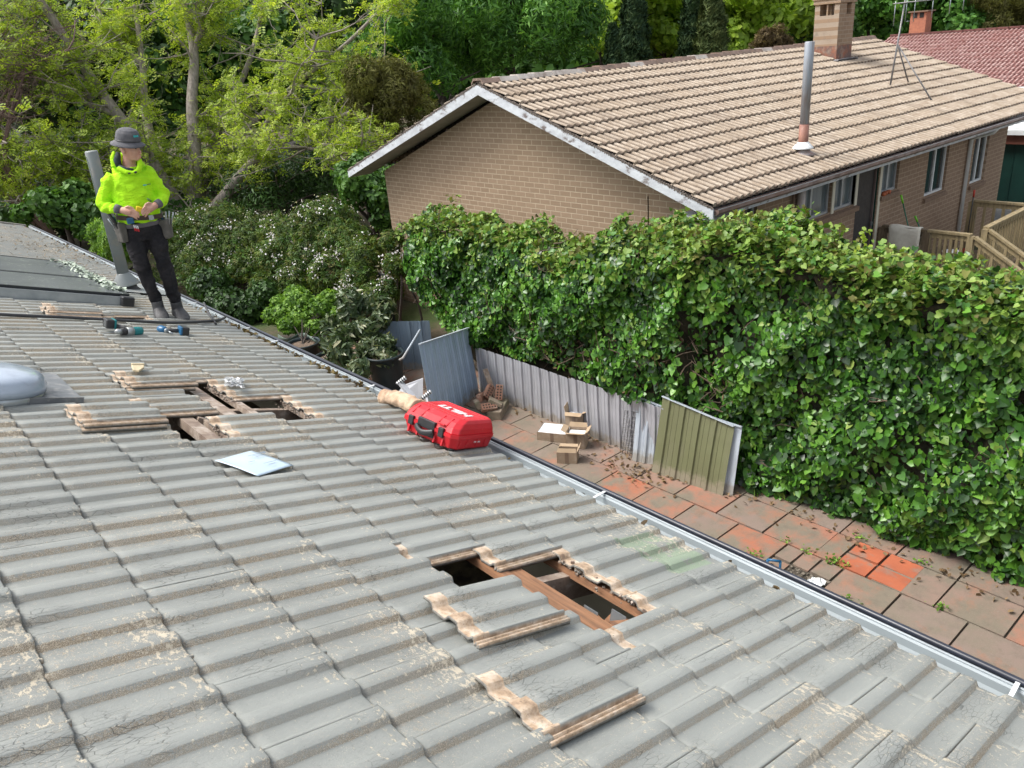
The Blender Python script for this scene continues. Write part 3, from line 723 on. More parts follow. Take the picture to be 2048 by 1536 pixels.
# --- black conduit lying over the tiles to the gutter
pts = [kt(9.0, 49.3, .04), kt(5.75, 48.9, .034), kt(4.4, 49.0, .036), kt(3.2, 49.0, .036), kt(2.0, 49.0, .036), kt(1.0, 49.9, .036), kt(.2, 51.2, .032), kt(-.25, 52.6, .03)]
pts = [_v(p) for p in pts]
def smooth_path(p, n=8):
    out = []
    for i in range(len(p)-1):
        p0, p1, p2, p3 = p[max(i-1, 0)], p[i], p[i+1], p[min(i+2, len(p)-1)]
        for j in range(n):
            t = j/n; out.append(.5*((2*p1)+(-p0+p2)*t+(2*p0-5*p1+4*p2-p3)*t*t+(-p0+3*p1-3*p2+p3)*t**3))
    out.append(p[-1]); return out
a = MB(); a.tube(smooth_path(pts), .0135, 10)
tag(a.build('conduit', M['rubber']), 'long black flexible conduit lying across the tiles to the gutter', 'conduit')
a = MB(); a.tube(smooth_path([onroof(432, 648, .02), onroof(418, 628, .06), onroof(408, 606, .12)]), .011, 8)
tag(a.build('conduit_end', M['rubber']), 'short black conduit end sticking up beside the gutter strap', 'conduit')

# --- red tool case
rm = G('red_case_plastic'); c = rm.mix(rm.ramp(rm.noise(5, 4), .35, .7), (.56, .012, .022), (.44, .010, .018)); c = rm.mix(rm.ramp(rm.noise(14, 6, .75), .6, .75, 0, .5), c, (.66, .18, .16))
M['red'] = rm.done(c, rm.ramp(rm.noise(20), .3, .7, .32, .5), 0, .5)
A = _v([2.415, 3.556, -2.233]); ang = math.atan2(.039*1., .318)
mw = rframe(904, 905, .022, .08)
case = empty('tool_case', (0, 0, 0), 'red plastic tool case with black handle and white lettering, lying beside the gutter', 'tool case', mat=mw)
CW, CL, CH = .34, .50, .185               # down-slope width, length along the gutter, height
def case_ring(y, inset, zs, ch=.0):
    pass
def shellbox(x0, x1, y0, y1, z0, z1, tx, ty, cut):
    """box whose top is inset by tx on -x, ty on both y; corners cut"""
    def ring(z, a, b):
        X0, X1, Y0, Y1 = x0+a, x1-a*.15, y0+b, y1-b; c = cut
        return [(X0+c, Y0, z), (X1-c*.4, Y0, z), (X1, Y0+c*.4, z), (X1, Y1-c*.4, z), (X1-c*.4, Y1, z), (X0+c, Y1, z), (X0, Y1-c, z), (X0, Y0+c, z)]
    return ring
a = MB(); rg = shellbox(0, CW, 0, CL, 0, CH, 0, 0, .035)
a.loft([rg(0, .03, .035), rg(.012, .018, .02), rg(.075, .0, .0), rg(.082, .0, 0)])
o = bevel(a.build('base_shell', M['red'], case, local=True), .006, 2)
a = MB(); a.loft([rg(.100, .0, .0), rg(.107, 0, 0), rg(.135, .012, .006), rg(.165, .045, .016), rg(CH, .085, .028)])
o = bevel(a.build('lid_shell', M['red'], case, local=True), .006, 2)
a = MB(); a.loft([rg(.080, -.006, -.006), rg(.102, -.006, -.006)]); a.build('seam_band', M['red'], case, local=True)
a = MB()                                   # ribs on the end and lid, raised frames on the front
for x in (.12, .16, .20, .24, .285): a.bar((x, .012, .112), (x, .024, .168), .005, .006, (0, -1, 0))
for x in (.06, .12, .2, .27): a.bar((x, .012, .02), (x, -.001, .074), .004, .005, (0, -1, 0))
for x in (.11, .15, .245, .285, .32): a.bar((x, .05, CH+.001), (x, CL-.05, CH+.001), .006, .005)
for y in (.10, .175, .335, .42): a.bar((-.002, y, .01), (.022, y, .135), .014, .014, (0, 0, 1)); a.bar((.012, y, .135), (.07, y, .178), .014, .012)
a.bar((.0, .10, .140), (.0, .16, .140), .012, .012)
bevel(a.build('ribs', M['red'], case, local=True), .002)
a = MB(); pl = []
for i in range(13):
    t = i/12; y = .175+.165*t; pl.append((-.014-.022*math.sin(t*math.pi), y, .075-.02*math.sin(t*math.pi)))
a.tube(pl, [(.012, .020)]*13, 10); a.box((.012, .257, .105), (.045, .158, .055)); a.box((.008, .257, .045), (.03, .15, .03))
bevel(a.build('handle', M['black'], case, local=True), .006, 2)
for y in (.115, .40):
    a = MB(); a.box((-.006, y, .092), (.018, .045, .06)); bevel(a.build('latch', M['black'], case, local=True), .004, 2)
wh = simple('white_print', (.75, .73, .73), (.6, .5, .5), 30, .5)
mt = Matrix.Translation((.205, .235, CH+.0025)) @ Matrix.Rotation(R(90), 4, 'Z')
text('HILTI', .080, wh, 'lettering', case, mt, .001, 1.5, .004)
mt = Matrix.Translation((.205, .0065, .052)) @ Matrix.Rotation(R(84), 4, 'X')
text('PR 30', .017, wh, 'lettering', case, mt, .0006, 1.3, .0006)
for (x, y) in ((.05, .06), (.05, CL-.06), (.30, .06), (.30, CL-.06)): a = MB(); a.lathe((x, y, -.008), [(.02, 0), (.022, .012)], 12); a.build('foot', M['black'], case, local=True)

# --- rolled beige cloth stuffed beside the case
cm = simple('beige_cloth', (.58, .43, .30), (.47, .32, .21), 9, .95, bump=.6, bscale=220, dirt=(.30, .17, .11), dscale=7, dlo=.58, dhi=.7)
cl0 = onroof(836, 815, .09); cl1 = onroof(770, 795, .05)
pp = smooth_path([_v(cl0), _v(onroof(812, 803, .085)), _v(onroof(790, 796, .07)), _v(cl1)], 5)
a = MB(); n = len(pp)
a.tube(pp, [(.062+.006*math.sin(i*1.9), .052+.006*math.sin(i*2.3+1)) if i < n-3 else (.070, .058) for i in range(n)], 14)
a.lathe(_v(cl1)+_v([-.0, .0, .0]), [(.03, -.03), (.062, -.01), (.062, .02), (.03, .04)], 14, ax=Vector(_v(cl1)-_v(pp[-4])))
o = a.build('rolled_cloth', cm); o = blob(o, .006, 3)
dt = o.modifiers.new('d', 'DISPLACE'); tx = bpy.data.textures.new('folds', 'CLOUDS'); tx.noise_scale = .05; dt.texture = tx; dt.strength = .022; bake(o)
tag(o, 'rolled beige cloth sticking out from behind the red case', 'cloth')

# --- brochure
pm = G('glossy_paper'); sp = pm.n('ShaderNodeSeparateXYZ'); pm.l(pm.tc.outputs['Object'], sp.inputs[0])
c = pm.mix(pm.ramp(pm.noise(2.5, 2), .4, .6), (.50, .60, .68), (.44, .55, .64))
wv = pm.n('ShaderNodeTexWave'); wv.inputs['Scale'].default_value = 5; wv.inputs['Distortion'].default_value = 6; wv.inputs['Detail'].default_value = 1; pm.l(pm.tc.outputs['Object'], wv.inputs[0])
mk = pm.math('MULTIPLY', pm.ramp(wv.outputs[1], .7, .9), pm.math('MULTIPLY', pm.ramp(sp.outputs[0], -.12, -.04, 1, 0), pm.ramp(sp.outputs[1], -.02, .05)))
c = pm.mix(pm.math('MULTIPLY', mk, .35), c, (.30, .36, .42))
M['paper'] = pm.done(c, .3, 0, .5)
pc = [onroof(*q, .026) for q in ((440, 917), (505, 952), (575, 933), (515, 900))]
o0 = sum(pc)/4; ex = unit(pc[2]-pc[1]); ey0 = pc[1]-pc[0]; ey = unit(ey0-ex*(ey0@ex)); en = np.cross(ex, ey)
if en@EN < 0: ey = -ey; en = -en
LX, LY = .5*(np.linalg.norm(pc[2]-pc[1])+np.linalg.norm(pc[3]-pc[0])), .5*(np.linalg.norm(pc[1]-pc[0])+np.linalg.norm(pc[2]-pc[3]))
pap = empty('brochure', (0, 0, 0), 'pale blue printed brochure lying flat on the tiles', 'brochure', mat=frame(o0, ex, ey, en))
a = MB(); nx, ny = 12, 12; vs = []
for i in range(nx+1):
    for j in range(ny+1):
        x, y = (i/nx-.5)*LX, (j/ny-.5)*LY; z = .003*math.sin(x*14)+.004*max(0, abs(x/LX)*2-.8)**2*4+.002*math.cos(y*18)
        vs.append((x, y, z))
a.smooth = True; a.add(vs, [(i*(ny+1)+j, (i+1)*(ny+1)+j, (i+1)*(ny+1)+j+1, i*(ny+1)+j+1) for i in range(nx) for j in range(ny)])
o = a.build('sheet', M['paper'], pap, local=True); sd = o.modifiers.new('s', 'SOLIDIFY'); sd.thickness = .002
ink = simple('grey_ink', (.16, .20, .25), (.25, .3, .35), 30, .5)
a = MB()
for (x, y, l) in ((.02, .06, .10), (.03, .045, .08), (.04, .03, .09), (.0, -.06, .09), (.01, -.085, .05), (-.04, .0, .05)):
    n_ = int(l/.009)
    for i in range(n_): a.box((x+i*.009, y, .013+.006*math.sin(x*14)), (.0065, .004, .0006))
a.build('print', ink, pap, local=True)
a = MB()
for i in range(5):
    for j in range(4):
        if random.random() < .75: a.box((.115+i*.006, .045+j*.008, .014), (.005, .006, .0006))
a.build('logo', ink, pap, local=True)

# --- clear crumpled plastic bag
g = G('clear_plastic'); g.done((.9, .92, .95), .12, 0, .6, Transmission_Weight=.35, Alpha=.8)
bc_ = onroof(468, 762, .045); a = MB(); bl = empty('plastic_bag', tuple(bc_), 'crumpled clear plastic bag on the tiles uphill of the gutter', 'plastic bag')
vs = []; n1, n2 = 12, 9
for i in range(n1):
    for j in range(n2):
        p = onroof(449+38*i/(n1-1), 752+18*j/(n2-1)+4*i/(n1-1), .035+random.uniform(-.014, .028)); vs.append(p+_v([random.gauss(0, .006) for _ in range(3)]))
a.add(vs, [(i*n2+j, (i+1)*n2+j, (i+1)*n2+j+1, i*n2+j+1) for i in range(n1-1) for j in range(n2-1)])
a.build('film', g.mat, bl)

# --- broken piece of tile lying on the stack
a = MB(); pc = [onroof(*q, .088) for q in ((262, 733), (288, 733), (288, 738), (278, 745), (266, 743))]
a.prism([tuple(p) for p in pc], tuple(EN*.014)); a.bar(pc[0]+EN*.016, pc[1]+EN*.016, .022, .010, EN)
tag(bevel(a.build('tile_fragment', simple('fragment', (.60, .50, .32), (.45, .38, .25), 30, .9, bump=.5)), .003), 'small tan broken piece of tile lying on the stacked tiles', 'tile fragment')

# --- cordless drill and impact driver
M['teal'] = simple('teal_plastic', (.005, .19, .20), (.004, .15, .16), 9, .35)
M['blueplastic'] = simple('blue_plastic', (.02, .12, .26), (.015, .10, .21), 9, .35)
M['battgrey'] = simple('label_pale', (.62, .60, .5), (.5, .48, .4), 30, .6)
M['castgrey'] = simple('cast_metal', (.42, .44, .44), (.32, .34, .34), 12, .4, .6)
def battery(t, p, ax_x, ax_y, ax_z, trim, sz=(.115, .075, .062)):
    m = Matrix((ax_x, ax_y, ax_z)).transposed()
    a = MB(); a.box(p, sz, m); bevel(a.build('battery', M['black'], t, local=True), .009, 2)
    a = MB(); a.box(Vector(p)+m@Vector((0, 0, sz[2]*.62)), (sz[0]*.96, sz[1]*1.02, sz[2]*.3), m); bevel(a.build('battery_mount', trim, t, local=True), .006, 2)
    a = MB(); a.box(Vector(p)+m@Vector((-sz[0]*.503, 0, -.004)), (.0015, .034, .03), m); a.build('label_patch', M['battgrey'], t, local=True)
    a = MB()
    for i in (-1, 0, 1): a.box(Vector(p)+m@Vector((i*.02+.01, 0, -sz[2]*.505)), (.006, sz[1]*.7, .003), m)
    a.build('vents', M['castgrey'], t, local=True)
# tools lie on their side: local x to the image right, y away from camera, z up
def toolframe(u, v, h, yaw):
    o = onroof(u, v, h); d = unit(_v([o[0], o[1], 0])); r = _v([d[1], -d[0], 0])
    r2 = unit(r - EN*(r@EN)); d2 = np.cross(EN, r2)
    return frame(o, r2*math.cos(yaw)+d2*math.sin(yaw), d2*math.cos(yaw)-r2*math.sin(yaw), EN)
dr = empty('cordless_drill', (0, 0, 0), 'teal cordless drill with grey chuck and drill bit lying on its side on the tiles', 'drill', 'cordless tools on the tiles', mat=toolframe(262, 663, .045, 0))
hx = Vector((.83, .42, .0)).normalized()   # barrel runs front-left to back-right
a = MB(); a.tube([Vector((-.035, -.02, 0)), Vector((.0, 0, 0)), Vector((.055, .03, .004)), Vector((.085, .045, .006))], [.030, .034, .036, .030], 16); bevel(a.build('motor_housing', M['teal'], dr, local=True), .003)
a = MB(); a.tube([Vector((-.038, -.021, 0)), Vector((.012, .006, 0))], [.034, .037], 16); a.build('gearbox', M['castgrey'], dr, local=True)
a = MB(); a.tube([Vector((-.075, -.045, 0)), Vector((-.04, -.023, 0))], [.030, .031], 14); a.build('clutch_ring', M['black'], dr, local=True)
a = MB(); a.tube([Vector((-.12, -.075, 0)), Vector((-.10, -.062, 0)), Vector((-.075, -.046, 0))], [.012, .022, .025], 12); a.build('chuck', M['castgrey'], dr, local=True)
a = MB(); a.tube([Vector((-.215, -.14, -.012)), Vector((-.115, -.073, 0))], [.002, .0035], 6); a.build('drill_bit', M['steel'], dr, local=True)
a = MB(); a.tube([Vector((.0, .01, .005)), Vector((-.05, .05, .02)), Vector((-.11, .08, .02))], [.019, .017, .019], 10, ); a.build('grip', M['rubber'], dr, local=True)
battery(dr, (-.165, .10, .035), Vector((.25, -.97, 0)).normalized()*1, Vector((0, 0, 1)), Vector((.97, .25, 0)).normalized(), M['teal'])
im = empty('impact_driver', (0, 0, 0), 'blue impact driver with black battery lying on its side near the work boots', 'drill', 'cordless tools on the tiles', mat=toolframe(333, 660, .035, 0))
a = MB(); a.tube([Vector((-.06, .03, 0)), Vector((-.045, .015, .002)), Vector((-.02, -.015, .002)), Vector((-.005, -.03, 0))], [.026, .033, .032, .024], 16); a.build('motor_housing', M['blueplastic'], im, local=True)
a = MB(); a.tube([Vector((-.012, -.022, 0)), Vector((.008, -.045, 0))], [.027, .018], 14); a.build('nose_cone', M['castgrey'], im, local=True)
a = MB(); a.tube([Vector((.008, -.045, 0)), Vector((.05, -.09, -.01))], [.007, .005], 8); a.build('bit_holder', M['steel'], im, local=True)
a = MB(); a.tube([Vector((-.01, .0, .0)), Vector((.05, .005, .0)), Vector((.10, .01, 0))], [.019, .018, .020], 10); a.build('grip', M['rubber'], im, local=True)
battery(im, (.145, .0, .01), Vector((.25, -.97, 0)).normalized(), Vector((0, 0, 1)), Vector((-.97, -.25, 0)).normalized(), M['blueplastic'], (.10, .072, .06))
# ------------------------------------------------------------------ paving
pv = G('terracotta_concrete'); rn = pv.isl()
base = pv.cramp(rn, [(.0, (.21, .155, .125)), (.3, (.235, .18, .15)), (.5, (.26, .17, .13)), (.62, (.33, .125, .07)), (.8, (.24, .19, .155)), (1., (.42, .115, .05))])
c = pv.mix(pv.ramp(pv.noise(1.7, 6, .7), .42, .58), base, (.195, .165, .125))
c = pv.mix(pv.ramp(pv.noise(2.3, 5, .7, vec=pv.map((1, 1, 1), loc=(5, 2, 0))), .53, .67, 0, .6), c, (.35, .15, .09))
c = pv.mix(pv.ramp(pv.noise(7, 6, .75), .50, .72, 0, .55), c, (.12, .105, .085))
c = pv.mix(pv.ramp(pv.noise(120, 3, .7), .56, .75, 0, .5), c, (.33, .28, .23))
pv.bump(pv.noise(70, 4, .7), .35, .006); M['paver'] = pv.done(c, .85, 0, .25)
redp = simple('red_paver', (.43, .125, .06), (.34, .10, .05), 4, .7, bump=.2, dirt=(.24, .17, .13), dscale=3.5, dlo=.55, dhi=.68)
jb = MB(); jb.add([(2.2, -3, GZ), (7.6, -3, GZ), (7.6, 14.5, GZ), (2.2, 14.5, GZ)], [(0, 1, 2, 3)])
tag(jb.build('path_bed', simple('joint_soil', (.075, .06, .045), (.04, .035, .025), 20, .95, bump=.6), origin=(5, 4, GZ)), kind='structure')
pm_ = MB()
XB = [3.62, 4.08, 4.54, 5.00, 5.46, 5.92, 6.34, 6.86, 7.32]; YB0 = 5.2
pit = (5.62, 6.22, 2.62, 3.28)            # drain pit: measured square without paving
def paver(x0, x1, y0, y1, m=0):
    g_ = .009; dz = random.gauss(0, .002); t1, t2 = random.gauss(0, .0025), random.gauss(0, .0025)
    b = [(x0+g_, y0+g_), (x1-g_, y0+g_), (x1-g_, y1-g_), (x0+g_, y1-g_)]
    lo = [(p[0], p[1], GZ-.01) for p in b]; hi = [(p[0], p[1], GZ+.022+dz+t1*(1 if i in (1, 2) else -1)+t2*(1 if i > 1 else -1)) for i, p in enumerate(b)]
    pm_.m = m; pm_.hexa(lo, hi)
for i in range(len(XB)-1):
    stag = 0 if i < 5 else (.0 if i == 5 else .3)
    n = -14
    while n < 16:
        y1 = YB0-n*.578+stag; y0 = y1-.578; n += 1
        if y1 < -2.6 or y0 > 12.6: continue
        x0, x1 = XB[i], XB[i+1]
        if 5.4 < x0 < 6.8:                 # the zone of small squares round the drain
            if y0 > 2.25 and y1 < 3.52: continue
            if y1-y0 < .05: continue
        paver(x0, x1, y0, y1, 0)
# smaller red and grey squares round the drain pit
for (x0, x1, y0, y1, m) in ((6.35, 6.60, 2.66, 2.97, 1), (6.61, 6.86, 2.66, 2.97, 1), (6.35, 6.60, 2.32, 2.65, 1), (6.61, 6.86, 2.32, 2.65, 1), (6.35, 6.86, 2.98, 3.465, 0),
                            (6.07, 6.34, 2.87, 3.08, 0), (6.07, 6.34, 3.09, 3.27, 0), (6.07, 6.34, 3.28, 3.465, 0), (5.46, 6.06, 3.27, 3.465, 0), (5.88, 6.34, 2.31, 2.86, 0), (5.46, 5.87, 2.31, 2.86, 0)):
    paver(x0, x1, y0, y1, m)
tag(pm_.build('path', [M['paver'], redp], origin=(5, 4, GZ)), kind='structure')
# crumbly soil and stones in the pit, weeds along the joints
pt = MB()
for i in range(260):
    x, y = random.uniform(5.5, 6.05), random.uniform(2.87, 3.26); s = random.uniform(.006, .035)
    pt.box((x, y, GZ+.0+random.uniform(-.005, .015)), (s, s*random.uniform(.6, 1.4), s*.6), Matrix.Rotation(random.uniform(0, 6), 3, (random.random(), random.random(), 1)))
tag(pt.build('gravel', simple('stones', (.22, .19, .15), (.10, .085, .065), 9, .9, bump=.5)), 'loose stones and dirt in the open square beside the drain', 'gravel', kind='stuff')
C, N = [], []
for (x, y, r, n) in ((6.36, 2.98, .05, 60), (6.33, 3.25, .05, 18), (6.36, 3.5, .04, 12), (6.88, 2.36, .05, 24), (6.36, 1.98, .05, 30), (5.9, 2.6, .05, 30), (5.47, 4.35, .05, 24), (6.9, 2.99, .05, 20), (5.94, 3.62, .05, 30)):
    for i in range(n): C.append((x+random.gauss(0, r*.6), y+random.gauss(0, r), GZ+random.uniform(.02, .07))); N.append((random.gauss(0, .4), random.gauss(0, .4), 1))
tag(leaf_mesh('weeds', C, N, rng.uniform(.015, .045, len(C)), T_OVAL, M['maple']), 'small green weeds growing in the joints of the paving', 'weeds', kind='stuff')
C, N = [], []
for i in range(520):
    y = random.uniform(-1, 10.4); x = 6.75+random.gauss(0, .12) if y > 5.2 else 7.0+random.gauss(-.1, .14)
    if random.random() < .25: x, y = random.gauss(6.45, .12), random.gauss(5.6, .35)
    C.append((x, y, GZ+.03+random.random()*.02)); N.append((random.gauss(0, .3), random.gauss(0, .3), 1))
for i in range(25): C.append((random.uniform(4, 7), random.uniform(0, 9), GZ+.03)); N.append((0, 0, 1))
tag(leaf_mesh('fallen_leaves', C, N, rng.uniform(.025, .07, len(C)), T_OVAL, M['ivybrown']), 'dead brown leaves along the foot of the fence and hedge', 'leaf litter', kind='stuff')
# soil strip
sb = MB(); n1, n2 = 40, 8; vs = []
for i in range(n1):
    for j in range(n2):
        vs.append((6.62+j*.16+.05*math.sin(i*.9), -1.5+i*.32, GZ+.02+.05*random.random()+.04*(j/n2)))
sb.smooth = True; sb.add(vs, [(i*n2+j, (i+1)*n2+j, (i+1)*n2+j+1, i*n2+j+1) for i in range(n1-1) for j in range(n2-1)])

# ------------------------------------------------------------------ sheet-metal fence and loose sheets
def ribbed(o, ex, ey, wdt, hgt, mat, name, label, cat, grp=None, pitch=.19, rib=.022, edge=None, thick=.004, flat=.5, slant=0., slant2=0.):
    """ribbed sheet from its bottom-left corner: ex along, ey up; slant lifts the top on the left side, slant2 the bottom right"""
    o, ex, ey = _v(o), unit(_v(ex)), _v(ey); ey = unit(ey-ex*(ey@ex)); en = np.cross(ex, ey)
    t = empty(name, (0, 0, 0), label, cat, grp, mat=frame(o, ex, en*-1, ey))
    xs = [0.]; zs = [0.]
    x = pitch*.5
    while x < wdt-.03:
        w_ = .011
        for dx, z in ((-w_*2, 0), (-w_, rib), (w_, rib), (w_*2, 0)): xs.append(x+dx); zs.append(z)
        if flat:
            for q in (.33, .66): xs += [x+pitch*q-.004, x+pitch*q, x+pitch*q+.004]; zs += [0, .004, 0]
        x += pitch
    pr = sorted([(a_, z_) for a_, z_ in zip(xs, zs) if 0 <= a_ < wdt]); pr.append((wdt, 0))
    b = MB(); rows = 5; vs = []
    for r in range(rows):
        for (x, z) in pr:
            top = hgt+slant*(1-x/wdt); bot = slant2*(x/wdt)
            vs.append((x, -z+.006*math.sin(x*3+r*1.1), bot+(top-bot)*r/(rows-1)))
    k = len(pr); b.add(vs, [(r*k+i, r*k+i+1, (r+1)*k+i+1, (r+1)*k+i) for r in range(rows-1) for i in range(k-1)])
    s = b.build('sheet', mat, t, local=True); m = s.modifiers.new('s', 'SOLIDIFY'); m.thickness = thick
    if edge:
        e = MB(); e.bar((0, -.012, hgt+slant+.004), (wdt, -.012, hgt+.004), .034, .014)
        e.build('edge_trim', edge, t, local=True)
    return t
up3 = (0, 0, 1)
def gp(u, v): return onz(u, v, GZ+.02)
# grey fence along x ~ 6.8
fb0 = _v([6.80, 9.05, GZ]); 
ribbed((6.80, 9.05, GZ), (0, -1, 0), (0, 0, 1), 2.05, .78, M['cb_grey'], 'metal_fence', 'low weathered grey ribbed metal fence panel nearest the brick pile, ivy hedge behind', 'fence', 'grey metal fence panels below the hedge')
ribbed((6.80, 6.995, GZ), (0, -1, 0), (0, 0, 1), 1.55, .80, M['cb_grey'], 'metal_fence', 'low weathered grey ribbed metal fence panel behind the cardboard boxes', 'fence', 'grey metal fence panels below the hedge')
# blue sheet standing across the end of the paving
def quad_sheet(bl, br, tl, tr, **k):
    bl, br, tl, tr = map(_v, (bl, br, tl, tr)); ex = br-bl; wd = np.linalg.norm(ex); ex = ex/wd
    h2 = np.linalg.norm(tr-br); h1 = np.linalg.norm(tl-bl); ey = unit((tr-br)+(tl-bl))
    return ribbed(bl, ex, ey, wd, h2, slant=h1-h2, **k)
bl = gp(905, 905); br = gp(975, 800)
def at_h(u, v, p, nrm=None):               # point above ground point p's vertical plane facing the camera
    d = unit(_v([p[0], p[1], 0])); return on(u, v, d, p)
p0 = onz(862, 905, GZ+.02); p1 = onz(972, 805, GZ+.02)
XBL = 6.3
L0 = on(850, 690, unit(_v([p1[0], p1[1], 0])), p1)
B0 = _v([5.50, 8.45, GZ]); B1 = _v([6.78, 9.05, GZ])
def raise_to(v, p):                         # height at which the vertical through p crosses image row v
    lo, hi = 0., 4.
    for _ in range(40):
        m_ = (lo+hi)/2; q = p+_v([0, 0, m_]); z = q@_F; y = 768+FPX*(q@_D)/z
        if y > v: lo = m_
        else: hi = m_
    return lo
def px(p): p = _v(p); z = p@_F; return 1024+FPX*(p@_R)/z, 768+FPX*(p@_D)/z
quad_sheet(B0, B1, B0+_v([.02, .1, raise_to(690, B0)]), B1+_v([.02, .1, raise_to(657, B1)]), mat=M['cb_blue'], name='metal_sheet', label='tall blue ribbed metal sheet standing across the end of the paving behind the bricks', cat='metal sheet', edge=M['cb_white'])
C0 = _v([6.22, 11.15, GZ]); C1 = _v([6.95, 10.45, GZ])
quad_sheet(C0, C1, C0+_v([0, .05, raise_to(645, C0)]), C1+_v([0, .05, raise_to(643, C1)]), mat=M['cb_dblue'], name='metal_sheet', label='dark blue grey metal sheet behind the black pots and potted shrub', cat='metal sheet')
a = MB(); q0 = onx(838, 662, 6.55); q1 = onx(806, 717, 6.15)
d_ = unit(_v([C0[0], C0[1], 0])); a.tube([ond(840, 660, 12.7), ond(806, 716, 12.3), ond(798, 720, 12.3)], .018, 8)
tag(a.build('metal_rod', M['cb_white']), 'thin pale bent metal rod leaning on the dark blue sheet', 'rod')
# leaning olive sheet with pale sheets behind
def lean(bl, br, tl, tr, dz, **k): return quad_sheet(bl, br, tl, tr, **k)
def onplane3(u, v, p, q, tilt):             # plane through ground line p-q leaning back by tilt (metres per metre)
    p, q = _v(p), _v(q); ex = unit(q-p); nh = np.cross(ex, (0, 0, 1)); n_ = unit(nh-_v([0, 0, 1])*(nh@_v([0, 0, 0]))); 
    e2 = unit(_v([0, 0, 1])+tilt*(_v([1, .15, 0]))); n_ = np.cross(ex, e2); return on(u, v, n_, p)
gA = gp(1302, 942); gB = gp(1444, 990)
for (pts, mat, lab, tl_) in ((((1303, 944), (1445, 992), (1326, 793), (1478, 856)), M['cb_green'], 'leaning olive green ribbed metal sheet in front of the two pale ones', .28),):
    a_, b_ = gp(*pts[0]), gp(*pts[1])
    quad_sheet(a_, b_, onplane3(*pts[2], a_, b_, tl_), onplane3(*pts[3], a_, b_, tl_), mat=mat, name='metal_sheet', label=lab, cat='metal sheet', edge=M['cb_white'], pitch=.21)
a_, b_ = gp(1267, 925)+_v([.03, .05, 0]), gp(1330, 945)+_v([.10, .05, 0])
quad_sheet(a_, b_, onplane3(1291, 798, a_, b_, .24), onplane3(1350, 822, a_, b_, .24), mat=M['cb_white'], name='metal_sheet', label='pale ribbed metal sheet leaning behind the left edge of the olive one', cat='metal sheet', edge=M['cb_white'], pitch=.11)
a_, b_ = gp(1400, 978)+_v([.04, .0, 0]), gp(1461, 993)+_v([.02, -.01, 0])
quad_sheet(a_, b_, onplane3(1425, 835, a_, b_, .27), onplane3(1491, 856, a_, b_, .27), mat=M['cb_white'], name='metal_sheet', label='pale metal sheet leaning behind the right edge of the olive one, next to the hedge', cat='metal sheet', edge=M['cb_white'], pitch=.5)
# wire panel
a = MB(); w0, w1 = gp(1240, 906), gp(1264, 914); wt0, wt1 = onplane3(1250, 820, w0, w1, .12), onplane3(1279, 826, w0, w1, .12)
for i in range(6): t = i/5; a.tube([w0*(1-t)+w1*t, wt0*(1-t)+wt1*t], .0035, 4)
for i in range(11): t = i/10; a.tube([w0*(1-t)+wt0*t, w1*(1-t)+wt1*t], .0035, 4)
tag(a.build('wire_panel', M['black']), 'dark wire cage panel leaning on the fence beside the pale sheet', 'wire panel')

# ------------------------------------------------------------------ cardboard boxes
M['card'] = simple('cardboard', (.36, .27, .19), (.30, .225, .16), 6, .85, dirt=(.42, .34, .26), dscale=14)
M['card2'] = simple('cardboard_inside', (.44, .33, .22), (.38, .28, .18), 5, .9)
M['tape'] = simple('packing_tape', (.24, .17, .12), (.2, .14, .1), 10, .35)
M['foam'] = simple('white_lining', (.72, .74, .76), (.6, .62, .64), 9, .7, bump=.3, bscale=20)
def carton(c, yaw, w_, d_, h_, label, flaps=(1, 1, 1, 1), lining=False, mat='card', shut=False):
    c = _v(c); ex = _v([math.cos(yaw), math.sin(yaw), 0]); ey = _v([-math.sin(yaw), math.cos(yaw), 0])
    t = empty('cardboard_box', (0, 0, 0), label, 'cardboard box', 'cardboard boxes on the paving', mat=frame(c, ex, ey, (0, 0, 1)))
    a = MB(); th = .006
    a.box((0, 0, th), (w_-.002, d_-.002, th))
    for (p, s) in (((0, -d_/2, h_/2), (w_, th, h_)), ((0, d_/2, h_/2), (w_, th, h_)), ((-w_/2, 0, h_/2), (th, d_-.012, h_-.002)), ((w_/2, 0, h_/2), (th, d_-.012, h_-.002))): a.box(p, s)
    a.build('carton', M[mat], t, local=True)
    for i, on_ in enumerate(flaps):
        if on_ is None: continue
        ang = on_; a = MB(); fl_ = (d_/2 if i < 2 else w_/2)*.62
        if i < 2:
            s = -1 if i == 0 else 1; y = s*d_/2; p = [(-w_/2, y, h_), (w_/2, y, h_), (w_/2-.01, y+s*fl_*math.cos(ang), h_+fl_*math.sin(ang)), (-w_/2+.01, y+s*fl_*math.cos(ang), h_+fl_*math.sin(ang))]
        else:
            s = -1 if i == 2 else 1; x = s*w_/2; p = [(x, -d_/2, h_), (x, d_/2, h_), (x+s*fl_*math.cos(ang), d_/2-.01, h_+fl_*math.sin(ang)), (x+s*fl_*math.cos(ang), -d_/2+.01, h_+fl_*math.sin(ang))]
        v = Vector(p[1])-Vector(p[0]); q = Vector(p[3])-Vector(p[0]); a.prism(p, v.cross(q).normalized()*.004)
        a.build('flap', M['card2'], t, local=True)
    if shut: a = MB(); a.box((0, 0, h_-.01), (w_-.01, d_-.01, .004)); a.build('lid', M['foam'], t, local=True)
    if lining: a = MB(); a.box((0, 0, h_*.8), (w_-.03, d_-.03, .01)); bevel(a.build('lining', M['foam'], t, local=True), .003)
    a = MB(); a.box((-w_/2*1.0-.002, 0, h_*.5), (.003, .05, h_*.99)); a.build('tape', M['tape'], t, local=True)
    return t
yw = R(33)
